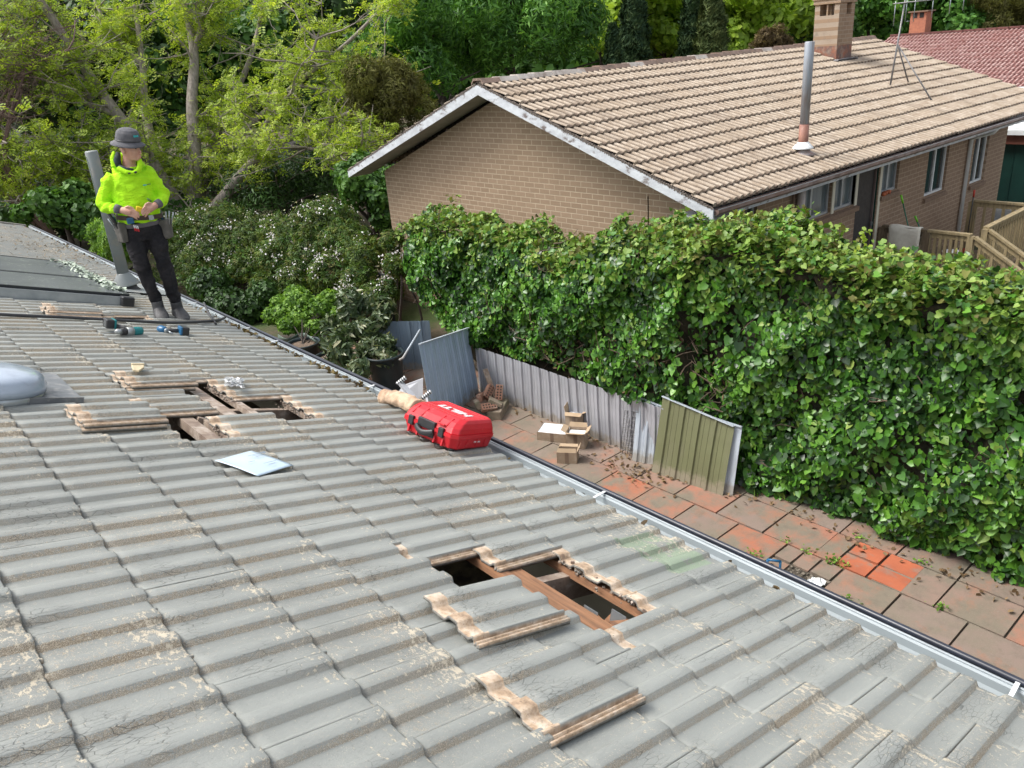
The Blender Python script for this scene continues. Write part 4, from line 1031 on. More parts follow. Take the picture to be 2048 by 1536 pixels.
b1 = gp(1133, 925); carton(b1+_v([.05, .02, 0]), R(36), .17, .25, .16, 'small open cardboard box with taped side nearest the gutter', (R(62), None, R(120), R(15)))
bpos = gp(1155, 898); carton(bpos+_v([.08, .08, 0]), R(32), .2, .25, .22, 'open cardboard box with pale lining standing in the middle of the group', (R(40), R(25), R(15), R(60)), True)
bpos = gp(1150, 872); carton(bpos+_v([.12, .08, 0]), R(28), .22, .24, .33, 'tallest open cardboard box at the back next to the fence', (R(20), R(75), R(-20), R(70)), True)
bpos = gp(1108, 880); carton(bpos+_v([.08, .05, 0]), R(28), .30, .42, .13, 'flat wide cardboard box with white lid at the left of the group', (None, None, None, None), False, shut=True)

# ------------------------------------------------------------------ brick pile and timber
M['rbrick'] = simple('red_brick', (.30, .15, .10), (.23, .13, .09), 8, .85, bump=.6, dirt=(.40, .30, .24), dscale=9)
M['pbrick'] = simple('pale_brick', (.30, .24, .18), (.22, .18, .13), 8, .9, bump=.6, dirt=(.13, .14, .08), dscale=6)
def loose_brick(p, rot, label, mat='rbrick', holes=True, size=(.23, .11, .076)):
    t = empty('brick', tuple(p), label, 'brick', 'bricks heaped in the corner of the fence', rot=rot)
    a = MB(); a.box((0, 0, 0), size); bevel(a.build('block', M[mat], t, local=True), .004)
    if holes:
        a = MB()
        for i in range(5):
            for j in range(2):
                for s in (1, -1): a.lathe(((i-2)*.042, (j-.5)*.045, s*size[2]*.5), [(.013, 0), (.013, s*.0015)], 8)
        a.build('holes', M['dark'], t, local=True)
    return t
bb = gp(985, 830)
loose_brick(bb+_v([.10, -.02, .06]), (0, 0, R(35)), 'large pale block at the base of the brick heap', 'pbrick', False, (.48, .2, .14))
loose_brick(bb+_v([-.16, .12, .20]), (R(70), R(10), R(60)), 'pale brick standing on end at the left of the heap', 'pbrick', False)
loose_brick(bb+_v([-.03, .20, .24]), (R(80), R(15), R(40)), 'brown brick standing behind the left end of the heap', 'rbrick', False)
loose_brick(bb+_v([.12, .20, .27]), (R(60), R(-30), R(20)), 'red brick showing its round holes at the top of the heap', 'rbrick')
loose_brick(bb+_v([.24, .10, .25]), (R(20), R(-62), R(30)), 'red brick leaning upright at the right end against the timber', 'rbrick')
loose_brick(bb+_v([-.10, -.06, .18]), (R(35), R(5), R(-20)), 'red holed brick lying at the front left of the heap', 'rbrick')
loose_brick(bb+_v([.05, -.03, .20]), (R(30), R(10), R(50)), 'flat tan paving brick lying across the front of the heap', 'pbrick', False, (.2, .2, .05))
pl0 = bb+_v([.22, .16, .25]); dv = unit(_v([pl0[0], pl0[1], 0]))
a = MB(); a.bar(bb+_v([.20, .12, .10]), on(970, 738, dv, bb+_v([.25, .3, 0])), .07, .035, (0, 1, 0))
tag(a.build('timber_offcut', M['greywood']), 'short brown timber offcut leaning upright on the fence behind the bricks', 'timber')

# ------------------------------------------------------------------ drain and blue handle, scrap paper
p = onz(1548, 1128, GZ+.0); dr_ = unit(_v([p[0], p[1], 0])); rt_ = _v([dr_[1], -dr_[0], 0])
q = on(1548, 1130, (0, 0, 1), (0, 0, GZ+.22))
wm = empty('water_meter', tuple(q-_v([0, 0, .22])), 'blue framed water meter with round black dial beside the drain', 'water meter')
a = MB(); a.tube([q+rt_*-.03+_v([0, 0, -.2]), q+rt_*-.03+_v([0, 0, -.02])], .033, 16); a.build('body', M['black'], wm)
a = MB(); a.lathe(q+rt_*-.03+_v([0, 0, -.02]), [(.036, 0), (.037, .012), (.030, .014)], 18); a.build('rim', M['steel'], wm)
a = MB(); a.lathe(q+rt_*-.03+_v([0, 0, -.004]), [(.029, 0), (.02, .003)], 16); a.build('dial', M['glass'], wm)
for s in (-.06, .055):
    a = MB(); a.tube([q+rt_*s+_v([0, 0, -.2])+dr_*.03, q+rt_*s+_v([0, 0, .03])+dr_*.03], .012, 10); a.build('post', M['blueplastic'], wm)
a = MB(); a.tube([q+rt_*-.06+_v([0, 0, .03])+dr_*.03, q+rt_*.055+_v([0, 0, .03])+dr_*.03], .013, 10); a.build('handle', M['blueplastic'], wm)
a = MB(); pc = onz(1630, 1170, GZ+.03); vs = []
for i in range(7):
    for j in range(6): vs.append(pc+_v([(i/6-.5)*.17, (j/5-.5)*.13, random.uniform(0, .05)]))
a.add(vs, [(i*6+j, (i+1)*6+j, (i+1)*6+j+1, i*6+j+1) for i in range(6) for j in range(5)])
tag(a.build('crumpled_paper', M['white']), 'crumpled white paper scrap in the dirt beside the drain', 'paper scrap')
# ------------------------------------------------------------------ neighbour's brick house
EY, EZ, RY, RZ = 6.03, -2.07, 10.57, -.47     # eave edge, ridge
VX0, VX1 = 8.53, 21.75
def roof_tiles(name, o, ex, ed, en, width, length, cover, gauge, pitch, hgt, mat, parent, rise=.5, step=.02):
    o, ex, ed, en = map(_v, (o, ex, ed, en)); V, F, TA, UV = [], [], [], []
    ncol, nrow = int(width/cover)+1, int(round(length/gauge)); npt = int(cover/pitch)
    def prof(x):
        t = (x/pitch) % 1.
        return hgt*(1 if t < rise else 0) if False else hgt*max(0., min(1., (math.sin(2*math.pi*(t))*1.6+.5)))
    xs = np.linspace(0, cover, npt*8+1)
    for r in range(nrow):
        s1 = (r+1)*gauge; s0 = r*gauge-.03
        for c in range(ncol):
            if (c+1)*cover > width+.16: continue
            rr = random.random(); j = random.gauss(0, .004); l = random.uniform(0, .004)
            b = len(V); n = len(xs)
            for (s, hh, de) in ((s0, .0, gauge), (s1-.004+j, step+l, 0), (s1+j, step-.004+l, 0), (s1-.002+j, -.002, 0)):
                for x in xs:
                    h = prof(c*cover+x)
                    q = o+ex*(c*cover+x)+ed*s+en*(hh+(h if hh > 0 or s == s0 else h*.55)); V.append(q)
                    TA.append((de, h/hgt, rr)); UV.append((x+rr*31, s+rr*17, 0))
            for k in range(3):
                for i in range(n-1):
                    a = b+k*n+i; F.append((a, a+n, a+n+1, a+1))
    V = np.array(V)-off(parent); me = bpy.data.meshes.new(name); me.from_pydata(V.tolist(), [], F); me.materials.append(mat)
    for nm, arr in (('ta', TA), ('tuv', UV)):
        a = me.attributes.new(nm, 'FLOAT_VECTOR', 'POINT'); a.data.foreach_set('vector', np.array(arr, float).ravel())
    ob = bpy.data.objects.new(name, me); COL.objects.link(ob); ob.parent = parent; return ob
def oldroof(name, hi, mid, lo, moss, red=False):
    g = G(name); ta = g.n('ShaderNodeAttribute'); ta.attribute_name = 'ta'; sp = g.n('ShaderNodeSeparateXYZ'); g.l(ta.outputs['Vector'], sp.inputs[0])
    uv = g.attr('tuv', 'Vector')
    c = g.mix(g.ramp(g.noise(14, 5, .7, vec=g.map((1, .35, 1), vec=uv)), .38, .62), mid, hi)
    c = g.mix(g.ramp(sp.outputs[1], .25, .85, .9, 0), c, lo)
    c = g.mix(g.math('MULTIPLY', g.ramp(sp.outputs[2], .7, 1), .25), c, lo if not red else hi)
    c = g.mix(g.ramp(g.noise(1.1, 5, .65), .50, .68, 0, .55), c, mid)
    c = g.mix(g.ramp(g.noise(2.6, 7, .75), .60, .72, 0, .6), c, moss)
    c = g.mix(g.ramp(g.noise(60, 5, .7), .58, .75, 0, .5), c, lo)
    g.bump(g.noise(80, 4, .7), .4, .008); return g.done(c, .85, 0, .25)
M['oldroof'] = oldroof('weathered_tan_tile', (.47, .40, .32), (.31, .245, .18), (.075, .052, .04), (.20, .13, .08))
M['redroof'] = oldroof('faded_red_tile', (.50, .36, .33), (.24, .10, .085), (.12, .045, .04), (.17, .09, .08), True)
nb = empty('brick_house', (14.6, 10.5, GZ), 'tan brick house with a weathered brown tiled gable roof, chimney and metal flue', 'house')
sl_ = math.hypot(RY-EY, RZ-EZ); eds = _v([0, (EY-RY)/sl_, (EZ-RZ)/sl_]); ens = _v([0, -(RZ-EZ)/sl_, (RY-EY)/sl_]); ens = ens if ens[2] > 0 else -ens
roof2 = roof_tiles('roof', (VX0, RY, RZ), (1, 0, 0), eds, ens, VX1-VX0, sl_, .30, sl_/14, .15, .036, M['oldroof'], nb, step=.036)
edn = _v([0, -eds[1], eds[2]]); enn = _v([0, -ens[1], ens[2]])
roof_tiles('roof', (VX0, RY, RZ), (1, 0, 0), edn, enn, VX1-VX0, sl_, .30, sl_/14, .10, .024, M['oldroof'], nb, step=.026)
capm = [simple('ridge_brown', (.27, .19, .15), (.20, .14, .11), 8, .85, bump=.4, dirt=(.12, .09, .07), dscale=5), simple('ridge_pale', (.50, .46, .42), (.40, .36, .32), 8, .8, bump=.3, dirt=(.2, .15, .12), dscale=5)]
cp = MB(); x = VX0-.02; i = 0
while x < VX1:
    cp.m = 1 if (i in (1, 2, 4, 5, 9, 14, 20, 26) or random.random() < .12) else 0
    z0 = RZ+.02+random.gauss(0, .004); dz = .016; w_ = .15; x2 = min(x+.43, VX1)
    a = [(x, RY-w_, z0-.03), (x, RY-.09, z0+.045), (x, RY+.09, z0+.045), (x, RY+w_, z0-.03)]
    cp.add([(p[0], p[1], p[2]+dz) for p in a]+[(x2, p[1], p[2]) for p in a]+[(p[0], p[1], p[2]-.02) for p in a], [(0, 4, 5, 1), (1, 5, 6, 2), (2, 6, 7, 3), (0, 1, 9, 8), (1, 2, 10, 9), (2, 3, 11, 10)])
    x += .40; i += 1
cp.build('ridge_cap', capm, nb)
# walls with openings (side wall faces the camera side, y = YW)
XW, YW, XE, YN = 9.0, 6.57, 20.3, 14.5
WZ = -2.25
gw = MB(); zr = RZ-.22
gw.prism([(XW, YW, GZ), (XW, YN, GZ), (XW, YN, EZ-.05+(YN-YW)*0), (XW, RY, zr), (XW, YW, EZ-.05)], (.11, 0, 0))
gw.build('gable_wall', M['brickY'], nb); gw = MB()
gw.prism([(XE-.11, YW, GZ), (XE-.11, YN, GZ), (XE-.11, YN, EZ-.05), (XE-.11, RY, zr), (XE-.11, YW, EZ-.05)], (.11, 0, 0))
o = gw.build('gable_wall', M['brickY'], nb)
def W_(u, v): p = ony(u, v, YW); return p[0], p[2]
openings = [(9.72, 10.42, -4.1, WZ), (11.66, 12.62, -2.93, WZ), (12.72, 13.42, -2.93, WZ), (13.50, 14.28, -4.42, WZ), (14.40, 15.06, -2.93, WZ), (16.28, 17.22, -3.30, WZ-.02), (18.52, 19.28, -3.42, WZ-.02)]
sw = MB(); xs = sorted(set([XW+.111, XE-.111]+[q for o_ in openings for q in o_[:2]])); zs = sorted(set([GZ, EZ-.05]+[q for o_ in openings for q in o_[2:]]))
for i in range(len(xs)-1):
    for j in range(len(zs)-1):
        cx, cz = (xs[i]+xs[i+1])/2, (zs[j]+zs[j+1])/2
        if any(o_[0] < cx < o_[1] and o_[2] < cz < o_[3] for o_ in openings): continue
        sw.add([(xs[i], YW, zs[j]), (xs[i+1], YW, zs[j]), (xs[i+1], YW, zs[j+1]), (xs[i], YW, zs[j+1])], [(0, 1, 2, 3)])
for o_ in openings:                        # reveals
    for x in o_[:2]: sw.add([(x, YW, o_[2]), (x, YW+.12, o_[2]), (x, YW+.12, o_[3]), (x, YW, o_[3])], [(0, 1, 2, 3)])
    for z in o_[2:]: sw.add([(o_[0], YW, z), (o_[1], YW, z), (o_[1], YW+.12, z), (o_[0], YW+.12, z)], [(0, 1, 2, 3)])
sw.build('side_wall', M['brickX'], nb)
bw_ = MB(); bw_.bar((XW+.12, YN-.06, (GZ+EZ)/2), (XE-.12, YN-.06, (GZ+EZ)/2), .11, EZ-GZ-.1); bw_.build('rear_wall', M['brickX'], nb)
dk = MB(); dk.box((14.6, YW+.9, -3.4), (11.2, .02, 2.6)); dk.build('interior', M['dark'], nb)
def window(x0, x1, z0, z1, split, fm, gm, sill=True, pr=.0):
    f = MB(); y = YW+.07; b = .038
    for (p, q) in (((x0, z0), (x1, z0)), ((x0, z1), (x1, z1))): f.bar((p[0], y, p[1]+(b/2 if p[1] == z0 else -b/2)), (q[0], y, q[1]+(b/2 if p[1] == z0 else -b/2)), .05, b)
    for x in [x0+b/2, x1-b/2]+[x0+(x1-x0)*s for s in split]: f.bar((x, y, z0+b), (x, y, z1-b), .05, b, (0, 1, 0))
    w_ = f.build('window', fm, nb)
    p = MB(); p.add([(x0+.01, y+.012, z0+.01), (x1-.01, y+.012, z0+.01), (x1-.01, y+.012, z1-.01), (x0+.01, y+.012, z1-.01)], [(0, 1, 2, 3)]); p.build('pane', gm, w_)
    if sill:
        s = MB(); s.hexa([(x0-.03, YW-.05, z0-.10), (x1+.03, YW-.05, z0-.10), (x1+.03, YW+.06, z0-.085), (x0-.03, YW+.06, z0-.085)],
                         [(x0-.03, YW-.05, z0-.03), (x1+.03, YW-.05, z0-.03), (x1+.03, YW+.06, z0-.002), (x0-.03, YW+.06, z0-.002)]); s.build('sill', M['sill'], nb)
    return w_
M['alum'] = simple('window_aluminium', (.45, .48, .50), (.38, .40, .42), 5, .4, .3)
M['screen'] = simple('security_mesh', (.025, .022, .022), (.04, .034, .032), 12, .6)
window(9.72, 10.42, -4.1, WZ, [.5], M['alum'], M['glass'])
window(11.66, 12.62, -2.93, WZ, [.42], M['alum'], M['glassb'])
window(12.72, 13.42, -2.93, WZ, [.5], M['alum'], M['glassb'])
window(14.40, 15.06, -2.93, WZ, [.5], M['alum'], M['glassb'])
window(16.28, 17.22, -3.30, WZ-.02, [.48], M['white'], M['glass'])
window(18.52, 19.28, -3.42, WZ-.02, [.5], M['white'], M['glass'])
for x, z_ in ((12.67, -2.95), (13.46, -2.95), (14.34, -4.42)): a = MB(); a.bar((x, YW+.03, z_), (x, YW+.03, WZ), .08, .09, (0, 1, 0)); a.build('post', M['cream'], nb)
a = MB(); a.hexa([(11.5, YW-.07, -3.04), (13.50, YW-.07, -3.04), (13.5, YW+.08, -3.04), (11.5, YW+.08, -3.04)], [(11.5, YW-.07, -2.97), (13.50, YW-.07, -2.97), (13.5, YW+.08, -2.935), (11.5, YW+.08, -2.935)])
a.build('long_sill', M['sill'], nb)
d = MB(); d.box(((13.5+14.28)/2, YW+.08, (-4.42+WZ)/2), (.78, .03, WZ+4.42-.002)); door = d.build('door', M['screen'], nb)
a = MB()
for z in (-3.82, -4.12): a.bar((13.52, YW+.055, z), (14.22, YW+.055, z), .02, .035)
a.bar((14.235, YW+.055, -4.4), (14.235, YW+.055, WZ), .02, .05, (0, 1, 0)); a.build('rail', simple('door_rail', (.20, .15, .14), None, 5, .5), door)
a = MB(); a.bar((14.285, YW+.03, -4.4), (14.285, YW+.03, WZ), .03, .03, (0, 1, 0)); a.build('door_frame', simple('green_trim', (.02, .07, .05), None, 5, .5), nb)
a = MB(); a.bar((14.20, YW+.02, -3.45), (14.20, YW+.02, -3.38), .02, .03, (0, 1, 0)); a.build('handle', M['steel'], door)
# fascia, soffit, gutter on the near eave; barge boards on the gable
a = MB(); a.bar((VX0+.03, EY+.045, EZ-.10), (20.55, EY+.045, EZ-.10), .022, .13); a.build('fascia', M['oldwhite'], nb)
a = MB(); a.add([(VX0, EY+.06, EZ-.16), (VX1, EY+.06, EZ-.16), (VX1, YW+.1, EZ-.16), (VX0, YW+.1, EZ-.16)], [(0, 1, 2, 3)]); a.build('soffit', M['oldwhite'], nb)
rg = simple('brown_gutter', (.20, .125, .10), (.26, .20, .18), 4, .5, dirt=(.12, .08, .07), dscale=6)
a = MB(); sec = [(EY+.03, EZ-.03), (EY+.03, EZ-.085), (EY-.06, EZ-.088), (EY-.085, EZ-.06), (EY-.085, EZ-.022), (EY-.075, EZ-.018)]
vs = [(x, y, z) for x in (VX0+.02, VX1) for y, z in sec]; k = len(sec); a.add(vs, [(j, j+1, k+j+1, k+j) for j in range(k-1)]); a.add([(VX0+.02, y, z) for y, z in sec], [tuple(range(k))])
gt = a.build('gutter', rg, nb)
m_ = gt.modifiers.new('s', 'SOLIDIFY'); m_.thickness = .003
a = MB(); a.bar((VX0+.02, EY-.079, EZ-.016), (VX1, EY-.079, EZ-.016), .012, .008); a.build('gutter_lip', M['steel'], gt)
zb = .135
for s in (1, -1):
    a = MB(); ye = EY-.03 if s == 1 else 2*RY-EY+.03
    p0 = (VX0-.012, RY, RZ-.12); p1 = (VX0-.012, ye, EZ-.10)
    a.prism([(VX0-.024, RY, RZ-.005), (VX0-.024, ye, EZ-.01), (VX0-.024, ye, EZ-.01-zb), (VX0-.024, RY, RZ-.01-zb-.02)], (.024, 0, 0)); a.build('barge_board', M['oldwhite'], nb)
    a = MB(); a.add([(VX0, RY, RZ-.16), (XW+.05, RY, RZ-.16), (XW+.05, ye, EZ-.15), (VX0, ye, EZ-.15)], [(0, 1, 2, 3)]); a.build('verge_soffit', simple('verge_lining', (.34, .33, .30), (.27, .26, .24), 3, .7), nb)
a = MB()                                    # mortar bedding along the verge
for i in range(120):
    t = i/119
    for s in (1, -1):
        y = RY+(EY-RY)*t if s == 1 else RY-(EY-RY)*t; z = RZ+(EZ-RZ)*t; q = random.uniform(.02, .035)
        a.box((VX0-.012, y, z+.006), (.03, .05, q), Matrix.Rotation(random.gauss(0, .4), 3, 'X'))
a.build('verge_mortar', simple('verge_mortar', (.17, .14, .12), (.09, .075, .065), 20, .95, bump=1), nb)
# downpipes and soil pipe
a = MB(); a.tube([(18.15, EY, EZ-.09), (18.15, EY+.1, EZ-.22), (18.15, YW-.05, EZ-.36), (18.15, YW-.05, GZ)], .038, 10); a.build('downpipe', M['white'], nb)
a = MB(); a.tube([(11.52, YW-.08, WZ+.02), (11.52, YW-.08, GZ)], .062, 14); a.build('soil_pipe', simple('pink_white_pipe', (.60, .54, .52), (.5, .42, .38), 5, .5, dirt=(.3, .3, .3), dscale=7), nb)
a = MB(); a.tube([(11.36, YW-.04, WZ), (11.36, YW-.04, GZ)], .02, 8); a.tube([(11.36, YW-.04, -2.62), (11.52, YW-.08, -2.60)], .022, 8); a.build('waste_pipe', M['sill'], nb)
a = MB(); a.box((20.45, EY+.10, EZ-.16), (.12, .26, .16)); a.build('bracket', M['oldwhite'], nb)
# chimney
chm = brick('chimney_brick', (.34, .235, .155), (.27, .185, .12), (.40, .33, .26), axis='X', dirtc=(.20, .16, .13))
chr_ = simple('chimney_red', (.38, .13, .075), (.30, .20, .14), 6, .85, bump=.4)
cx, cy, cw, cdp, ctop = 18.42, 9.86, .68, .58, .48
def roofz(y): return RZ-abs(RY-y)*(RZ-EZ)/(RY-EY)
c0 = MB(); c0.box((cx, cy, (roofz(cy-.3)-.2+ctop-.33)/2), (cw, cdp, ctop-.33-roofz(cy-.3)+.2)); ch = c0.build('chimney', chm, nb)
c1 = MB(); c1.box((cx, cy, roofz(cy)+.06), (cw+.004, cdp+.004, .36)); c1.build('chimney_base', simple('sooty_red_brick', (.30, .12, .07), (.14, .10, .09), 9, .9, bump=.5, dirt=(.33, .26, .2), dscale=5), ch)
c2 = MB(); zt = ctop-.33
for s in (-1, 1):
    c2.box((cx-cw/2+.16, cy+s*(cdp/2-.06), zt+.115), (.32, .12, .23)); c2.box((cx+cw/2-.08, cy+s*(cdp/2-.06), zt+.115), (.16, .12, .23))
    c2.box((cx+s*(cw/2-.05), cy, zt+.115), (.09, .035, .229))
c2.build('flue_openings', chm, ch)
c3 = MB(); c3.box((cx, cy, zt+.28), (cw+.06, cdp+.06, .09)); c3.box((cx, cy, zt+.335), (cw+.10, cdp+.10, .022)); c3.build('chimney_cap', chm, ch)
c4 = MB()
for i in range(26):
    t = i/25; c4.box((cx-cw/2-.08+(cw+.18)*t, cy-cdp/2-.06, roofz(cy-cdp/2-.06)+.045), (.06, .10, .05), Matrix.Rotation(random.gauss(0, .3), 3, 'Y'))
c4.build('flashing', simple('old_lead', (.30, .30, .31), (.18, .17, .17), 12, .6, .3, bump=.6), ch)
# metal flue through the near slope
fx, fy = 11.70, 6.62; fz = roofz(fy)
a = MB(); a.lathe((fx, fy, fz), [(.068, .30), (.070, 1.62), (.066, 1.63)], 18); fo = a.build('flue', simple('streaky_flue', (.36, .40, .45), (.30, .27, .26), 6, .45, .3, stretch=(3, 3, .5)), nb)
a = MB(); a.lathe((fx, fy, fz), [(.073, -.02), (.073, .46)], 18); a.build('flue_base', simple('rust_flue', (.33, .16, .11), (.26, .12, .09), 7, .6), fo)
a = MB(); a.lathe((fx, fy, fz), [(.16, .10), (.155, .115), (.075, .20)], 18); a.build('flue_collar', M['white'], fo)
a = MB(); a.lathe((fx, fy, fz), [(.20, .0), (.13, .05), (.075, .10)], 14); a.build('flue_flashing', simple('rusty_lead', (.30, .19, .16), (.36, .34, .34), 9, .6, .2, bump=.5), fo)
# antenna
ax_, ay_ = 17.66, 8.10; az_ = roofz(ay_); an = empty('tv_antenna', (ax_, ay_, az_), 'grey television antenna on a tripod mast standing on the brown tiled roof', 'antenna')
M['antm'] = simple('antenna_metal', (.16, .17, .18), (.24, .22, .21), 15, .5, .4)
top = _v([18.02, 8.14, .26]); foot = _v([17.54, 8.04, -1.38+.02]); kn = _v([17.86, 8.12, -.52])
a = MB(); a.tube([foot, top+(_v([.03, 0, .06]))], .018, 8); a.build('mast', M['antm'], an)
for f in (_v([18.35, 8.0, -1.36]), _v([17.64, 7.14, -1.70])):
    a = MB(); a.tube([f, kn], .015, 8); a.build('leg', M['antm'], an)
a = MB(); bo = top+_v([-.05, .05, .0]); bd_ = unit(onroof(1, 1) * 0 + _v([.62, -.78, .02])); a.tube([bo-bd_*.15, bo+bd_*1.35], .013, 6); a.build('boom', M['antm'], an)
a = MB()
for i, (t, l) in enumerate(((-.1, .42), (.12, .36), (.28, .38), (.62, .34), (.95, .3), (1.2, .26))):
    p = bo+bd_*t; a.tube([p+_v([0, 0, .04]), p-_v([0, 0, l])], .008, 6)
a.tube([bo+bd_*.14-_v([0, 0, .36]), bo+bd_*.21-_v([0, 0, .36])], .007, 6); a.build('element', M['steel'], an)
a = MB()
for i in range(6): p = bo+bd_*(i*.25); q = _v([.78, .62, 0]); a.tube([p-q*.18, p+q*.18], .006, 5)
a.build('crossbar', M['steel'], an)

# ------------------------------------------------------------------ deck
M['pine'] = simple('treated_pine', (.34, .27, .15), (.26, .20, .105), 7, .8, bump=.3, dirt=(.16, .13, .08), dscale=5, stretch=(3, 3, .5))
M['pinedark'] = simple('old_pine', (.16, .115, .07), (.11, .08, .05), 7, .85, bump=.3, dirt=(.24, .2, .14), dscale=5, stretch=(3, 3, .5))
DZ, RT = -4.5, -3.5; dx0, dx1, dy0, dy1 = 14.48, 17.35, 4.98, YW-.02
dkk = empty('timber_deck', (16, 5.8, GZ), 'timber deck with weathered railings and steps at the back of the brick house', 'deck')
a = MB(); n = 20
for i in range(n): x = dx0+(dx1-dx0)*(i+.5)/n; a.box((x, (dy0+dy1)/2, DZ), ((dx1-dx0)/n-.008, dy1-dy0, .03))
a.build('boards', M['pinedark'], dkk)
def railing(p, q, n, mat, posts=(1, 1), z0=None, z1=None, par=dkk):
    p, q = _v(p), _v(q); L = q-p
    a = MB(); a.bar(p+_v([0, 0, 0]), q+_v([0, 0, 0]), .10, .04); a.build('rail', mat, par)
    for dz_ in (.07, .86): a = MB(); a.bar(p-_v([0, 0, dz_]), q-_v([0, 0, dz_]), .03, .09); a.build('lower_rail', mat, par)
    for i in range(n):
        t = (i+.5)/n; c = p+L*t; a = MB(); a.bar(c-_v([0, 0, .90]), c-_v([0, 0, .02]), .045, .045, (0, 1, 0)); a.build('baluster', mat, par)
    for i, s in enumerate(posts):
        if s: c = p if i == 0 else q; a = MB(); a.bar(_v([c[0], c[1], GZ]), c+_v([0, 0, -.021]), .10, .10, (0, 1, 0)); a.build('post', mat, par)
railing((dx0, dy1-.05, RT), (dx0, dy1-.85, RT), 6, M['pinedark'])
railing((dx0, dy1-.86, RT), (dx0, dy0, RT), 8, M['pine'], (0, 1))
railing((15.10, dy0, RT), (dx1, dy0, RT), 17, M['pine'])
railing((dx1, dy0+.06, RT), (dx1, dy1-.5, RT), 6, M['pine'], (0, 1))
railing((dx0, dy0-.06, RT-.03), (dx0, dy0-1.7, RT-1.05), 8, M['pine'], (0, 1))
railing((15.10, dy0-.06, RT-.03), (15.10, dy0-1.7, RT-1.05), 8, M['pine'], (0, 1))
a = MB()
for i in range(4): a.box(((dx0+15.1)/2, dy0-.2-i*.3, DZ-.12*(i+1)+.05), (.60, .28, .035))
a.build('steps', M['pine'], dkk)
# towel over the rail, mops, pots
g_ = simple('cream_towel', (.78, .74, .64), (.70, .66, .56), 18, .95, bump=.6, bscale=160)
a = MB(); yA_, yB_ = 6.36, 5.80; vs = []; pr_ = [(-.055, -.52), (-.060, -.3), (-.062, -.1), (-.058, -.01), (-.03, .03), (.03, .03), (.058, -.01), (.062, -.3)]
for i in range(13):
    t = i/12; y = yA_+(yB_-yA_)*t
    for (x, z) in pr_: vs.append((dx0+x-(.012*math.sin(t*9+z*5) if z < -.05 else 0)*(1 if x < 0 else -1), y+.01*math.sin(z*9), RT+z+.01*math.sin(t*7)))
k = len(pr_); a.smooth = True; a.add(vs, [(i*k+j, i*k+j+1, (i+1)*k+j+1, (i+1)*k+j) for i in range(12) for j in range(k-1)])
o = a.build('towel', g_); m_ = o.modifiers.new('s', 'SOLIDIFY'); m_.thickness = .012; tag(o, 'cream towel hanging over the deck railing', 'towel')
M['lime'] = simple('lime_plastic', (.22, .62, .04), (.16, .5, .03), 8, .4); M['dgreen'] = simple('green_pole', (.02, .16, .09), (.015, .12, .07), 8, .35)
def pole(u, v, p, lab, m1, m2, h=.16, name='mop', cat='mop', dz=.0):
    p = _v(p); d = unit(_v([p[0], p[1], 0])); tp = on(u, v, d, p); t = empty(name, tuple(p), lab, cat)
    ax = unit(tp-p); a = MB(); a.tube([p, tp-ax*h], .011, 8); a.build('pole', m1, t); a = MB(); a.tube([tp-ax*h, tp], [.018, .020], 8); a.build('grip', m2, t)
    a = MB(); a.box(p+_v([0, 0, .02]), (.26, .09, .04)); a.build('head', m2, t); return t
pole(1802, 390, (15.2, 6.05, DZ+.02), 'green pole mop with lime grip leaning up behind the towel', M['dgreen'], M['lime'])
pole(1830, 432, (15.3, 5.75, DZ+.02), 'shorter lime green handle just right of the mop', M['dgreen'], M['lime'], .12, 'broom', 'broom')
pole(1949, 380, (17.15, 5.98, DZ+.02), 'black pole with red grip standing by the far deck railing', M['black'], simple('red_grip', (.45, .04, .02), None, 5, .5), .14, 'broom', 'broom')
t = empty('bucket', (15.0, 5.45, DZ+.016), 'black bucket with pale rim standing on the deck behind the steps', 'bucket')
a = MB(); a.lathe((15.0, 5.45, DZ+.016), [(.12, 0), (.15, .52)], 18); a.build('tub', M['black'], t); a = MB(); a.lathe((15.0, 5.45, DZ+.53), [(.155, 0), (.158, .02), (.13, .02)], 18); a.build('rim', M['white'], t)
t = empty('flower_pots', (14.55, YW-.02, -2.96), 'terracotta pots lying on the brick sill beside the door', 'flower pots')
t['group'] = 'things on the sill'
for i, x in enumerate((14.45, 14.56, 14.68)):
    a = MB(); a.lathe((x, YW-.02, -2.955), [(.03, 0), (.045, .06), (.03, .06)], 12, ax=(.5, .2 if i else -.4, 1)); a.build('pot', simple('terracotta', (.48, .13, .05), (.4, .11, .05), 9, .7), t)

# ------------------------------------------------------------------ red-roofed house beyond, garage
rx, rz1, rz0, depth = 35.2, -.73, -2.42, 4.9
rh = empty('red_roof_house', (rx, 6, GZ), 'house with faded red tiled roof and green gutter behind the brick house', 'house')
L_ = math.hypot(depth, rz1-rz0)
roof_tiles('roof', (rx, 16.3, rz1), (0, -1, 0), (-depth/L_, 0, (rz0-rz1)/L_), (-(rz1-rz0)/L_, 0, depth/L_), 22, L_, .30, L_/15, .15, .035, M['redroof'], rh, step=.03)
a = MB(); a.add([(rx, 16.3, rz1), (rx, -5.7, rz1), (rx+depth, -5.7, rz0), (rx+depth, 16.3, rz0)], [(0, 1, 2, 3)]); a.build('rear_roof', M['redroof'], rh)
a = MB(); y = 16.3
while y > -5.6: a.bar((rx, y, rz1+.055), (rx, y-.43, rz1+.045), .22, .07); y -= .40
a.build('ridge_cap', M['redroof'], rh)
a = MB(); a.bar((rx-depth-.05, 16.3, rz0-.03), (rx-depth-.05, -5.7, rz0-.03), .12, .12); a.build('gutter', simple('dark_green', (.015, .07, .055), (.01, .05, .04), 5, .4), rh)
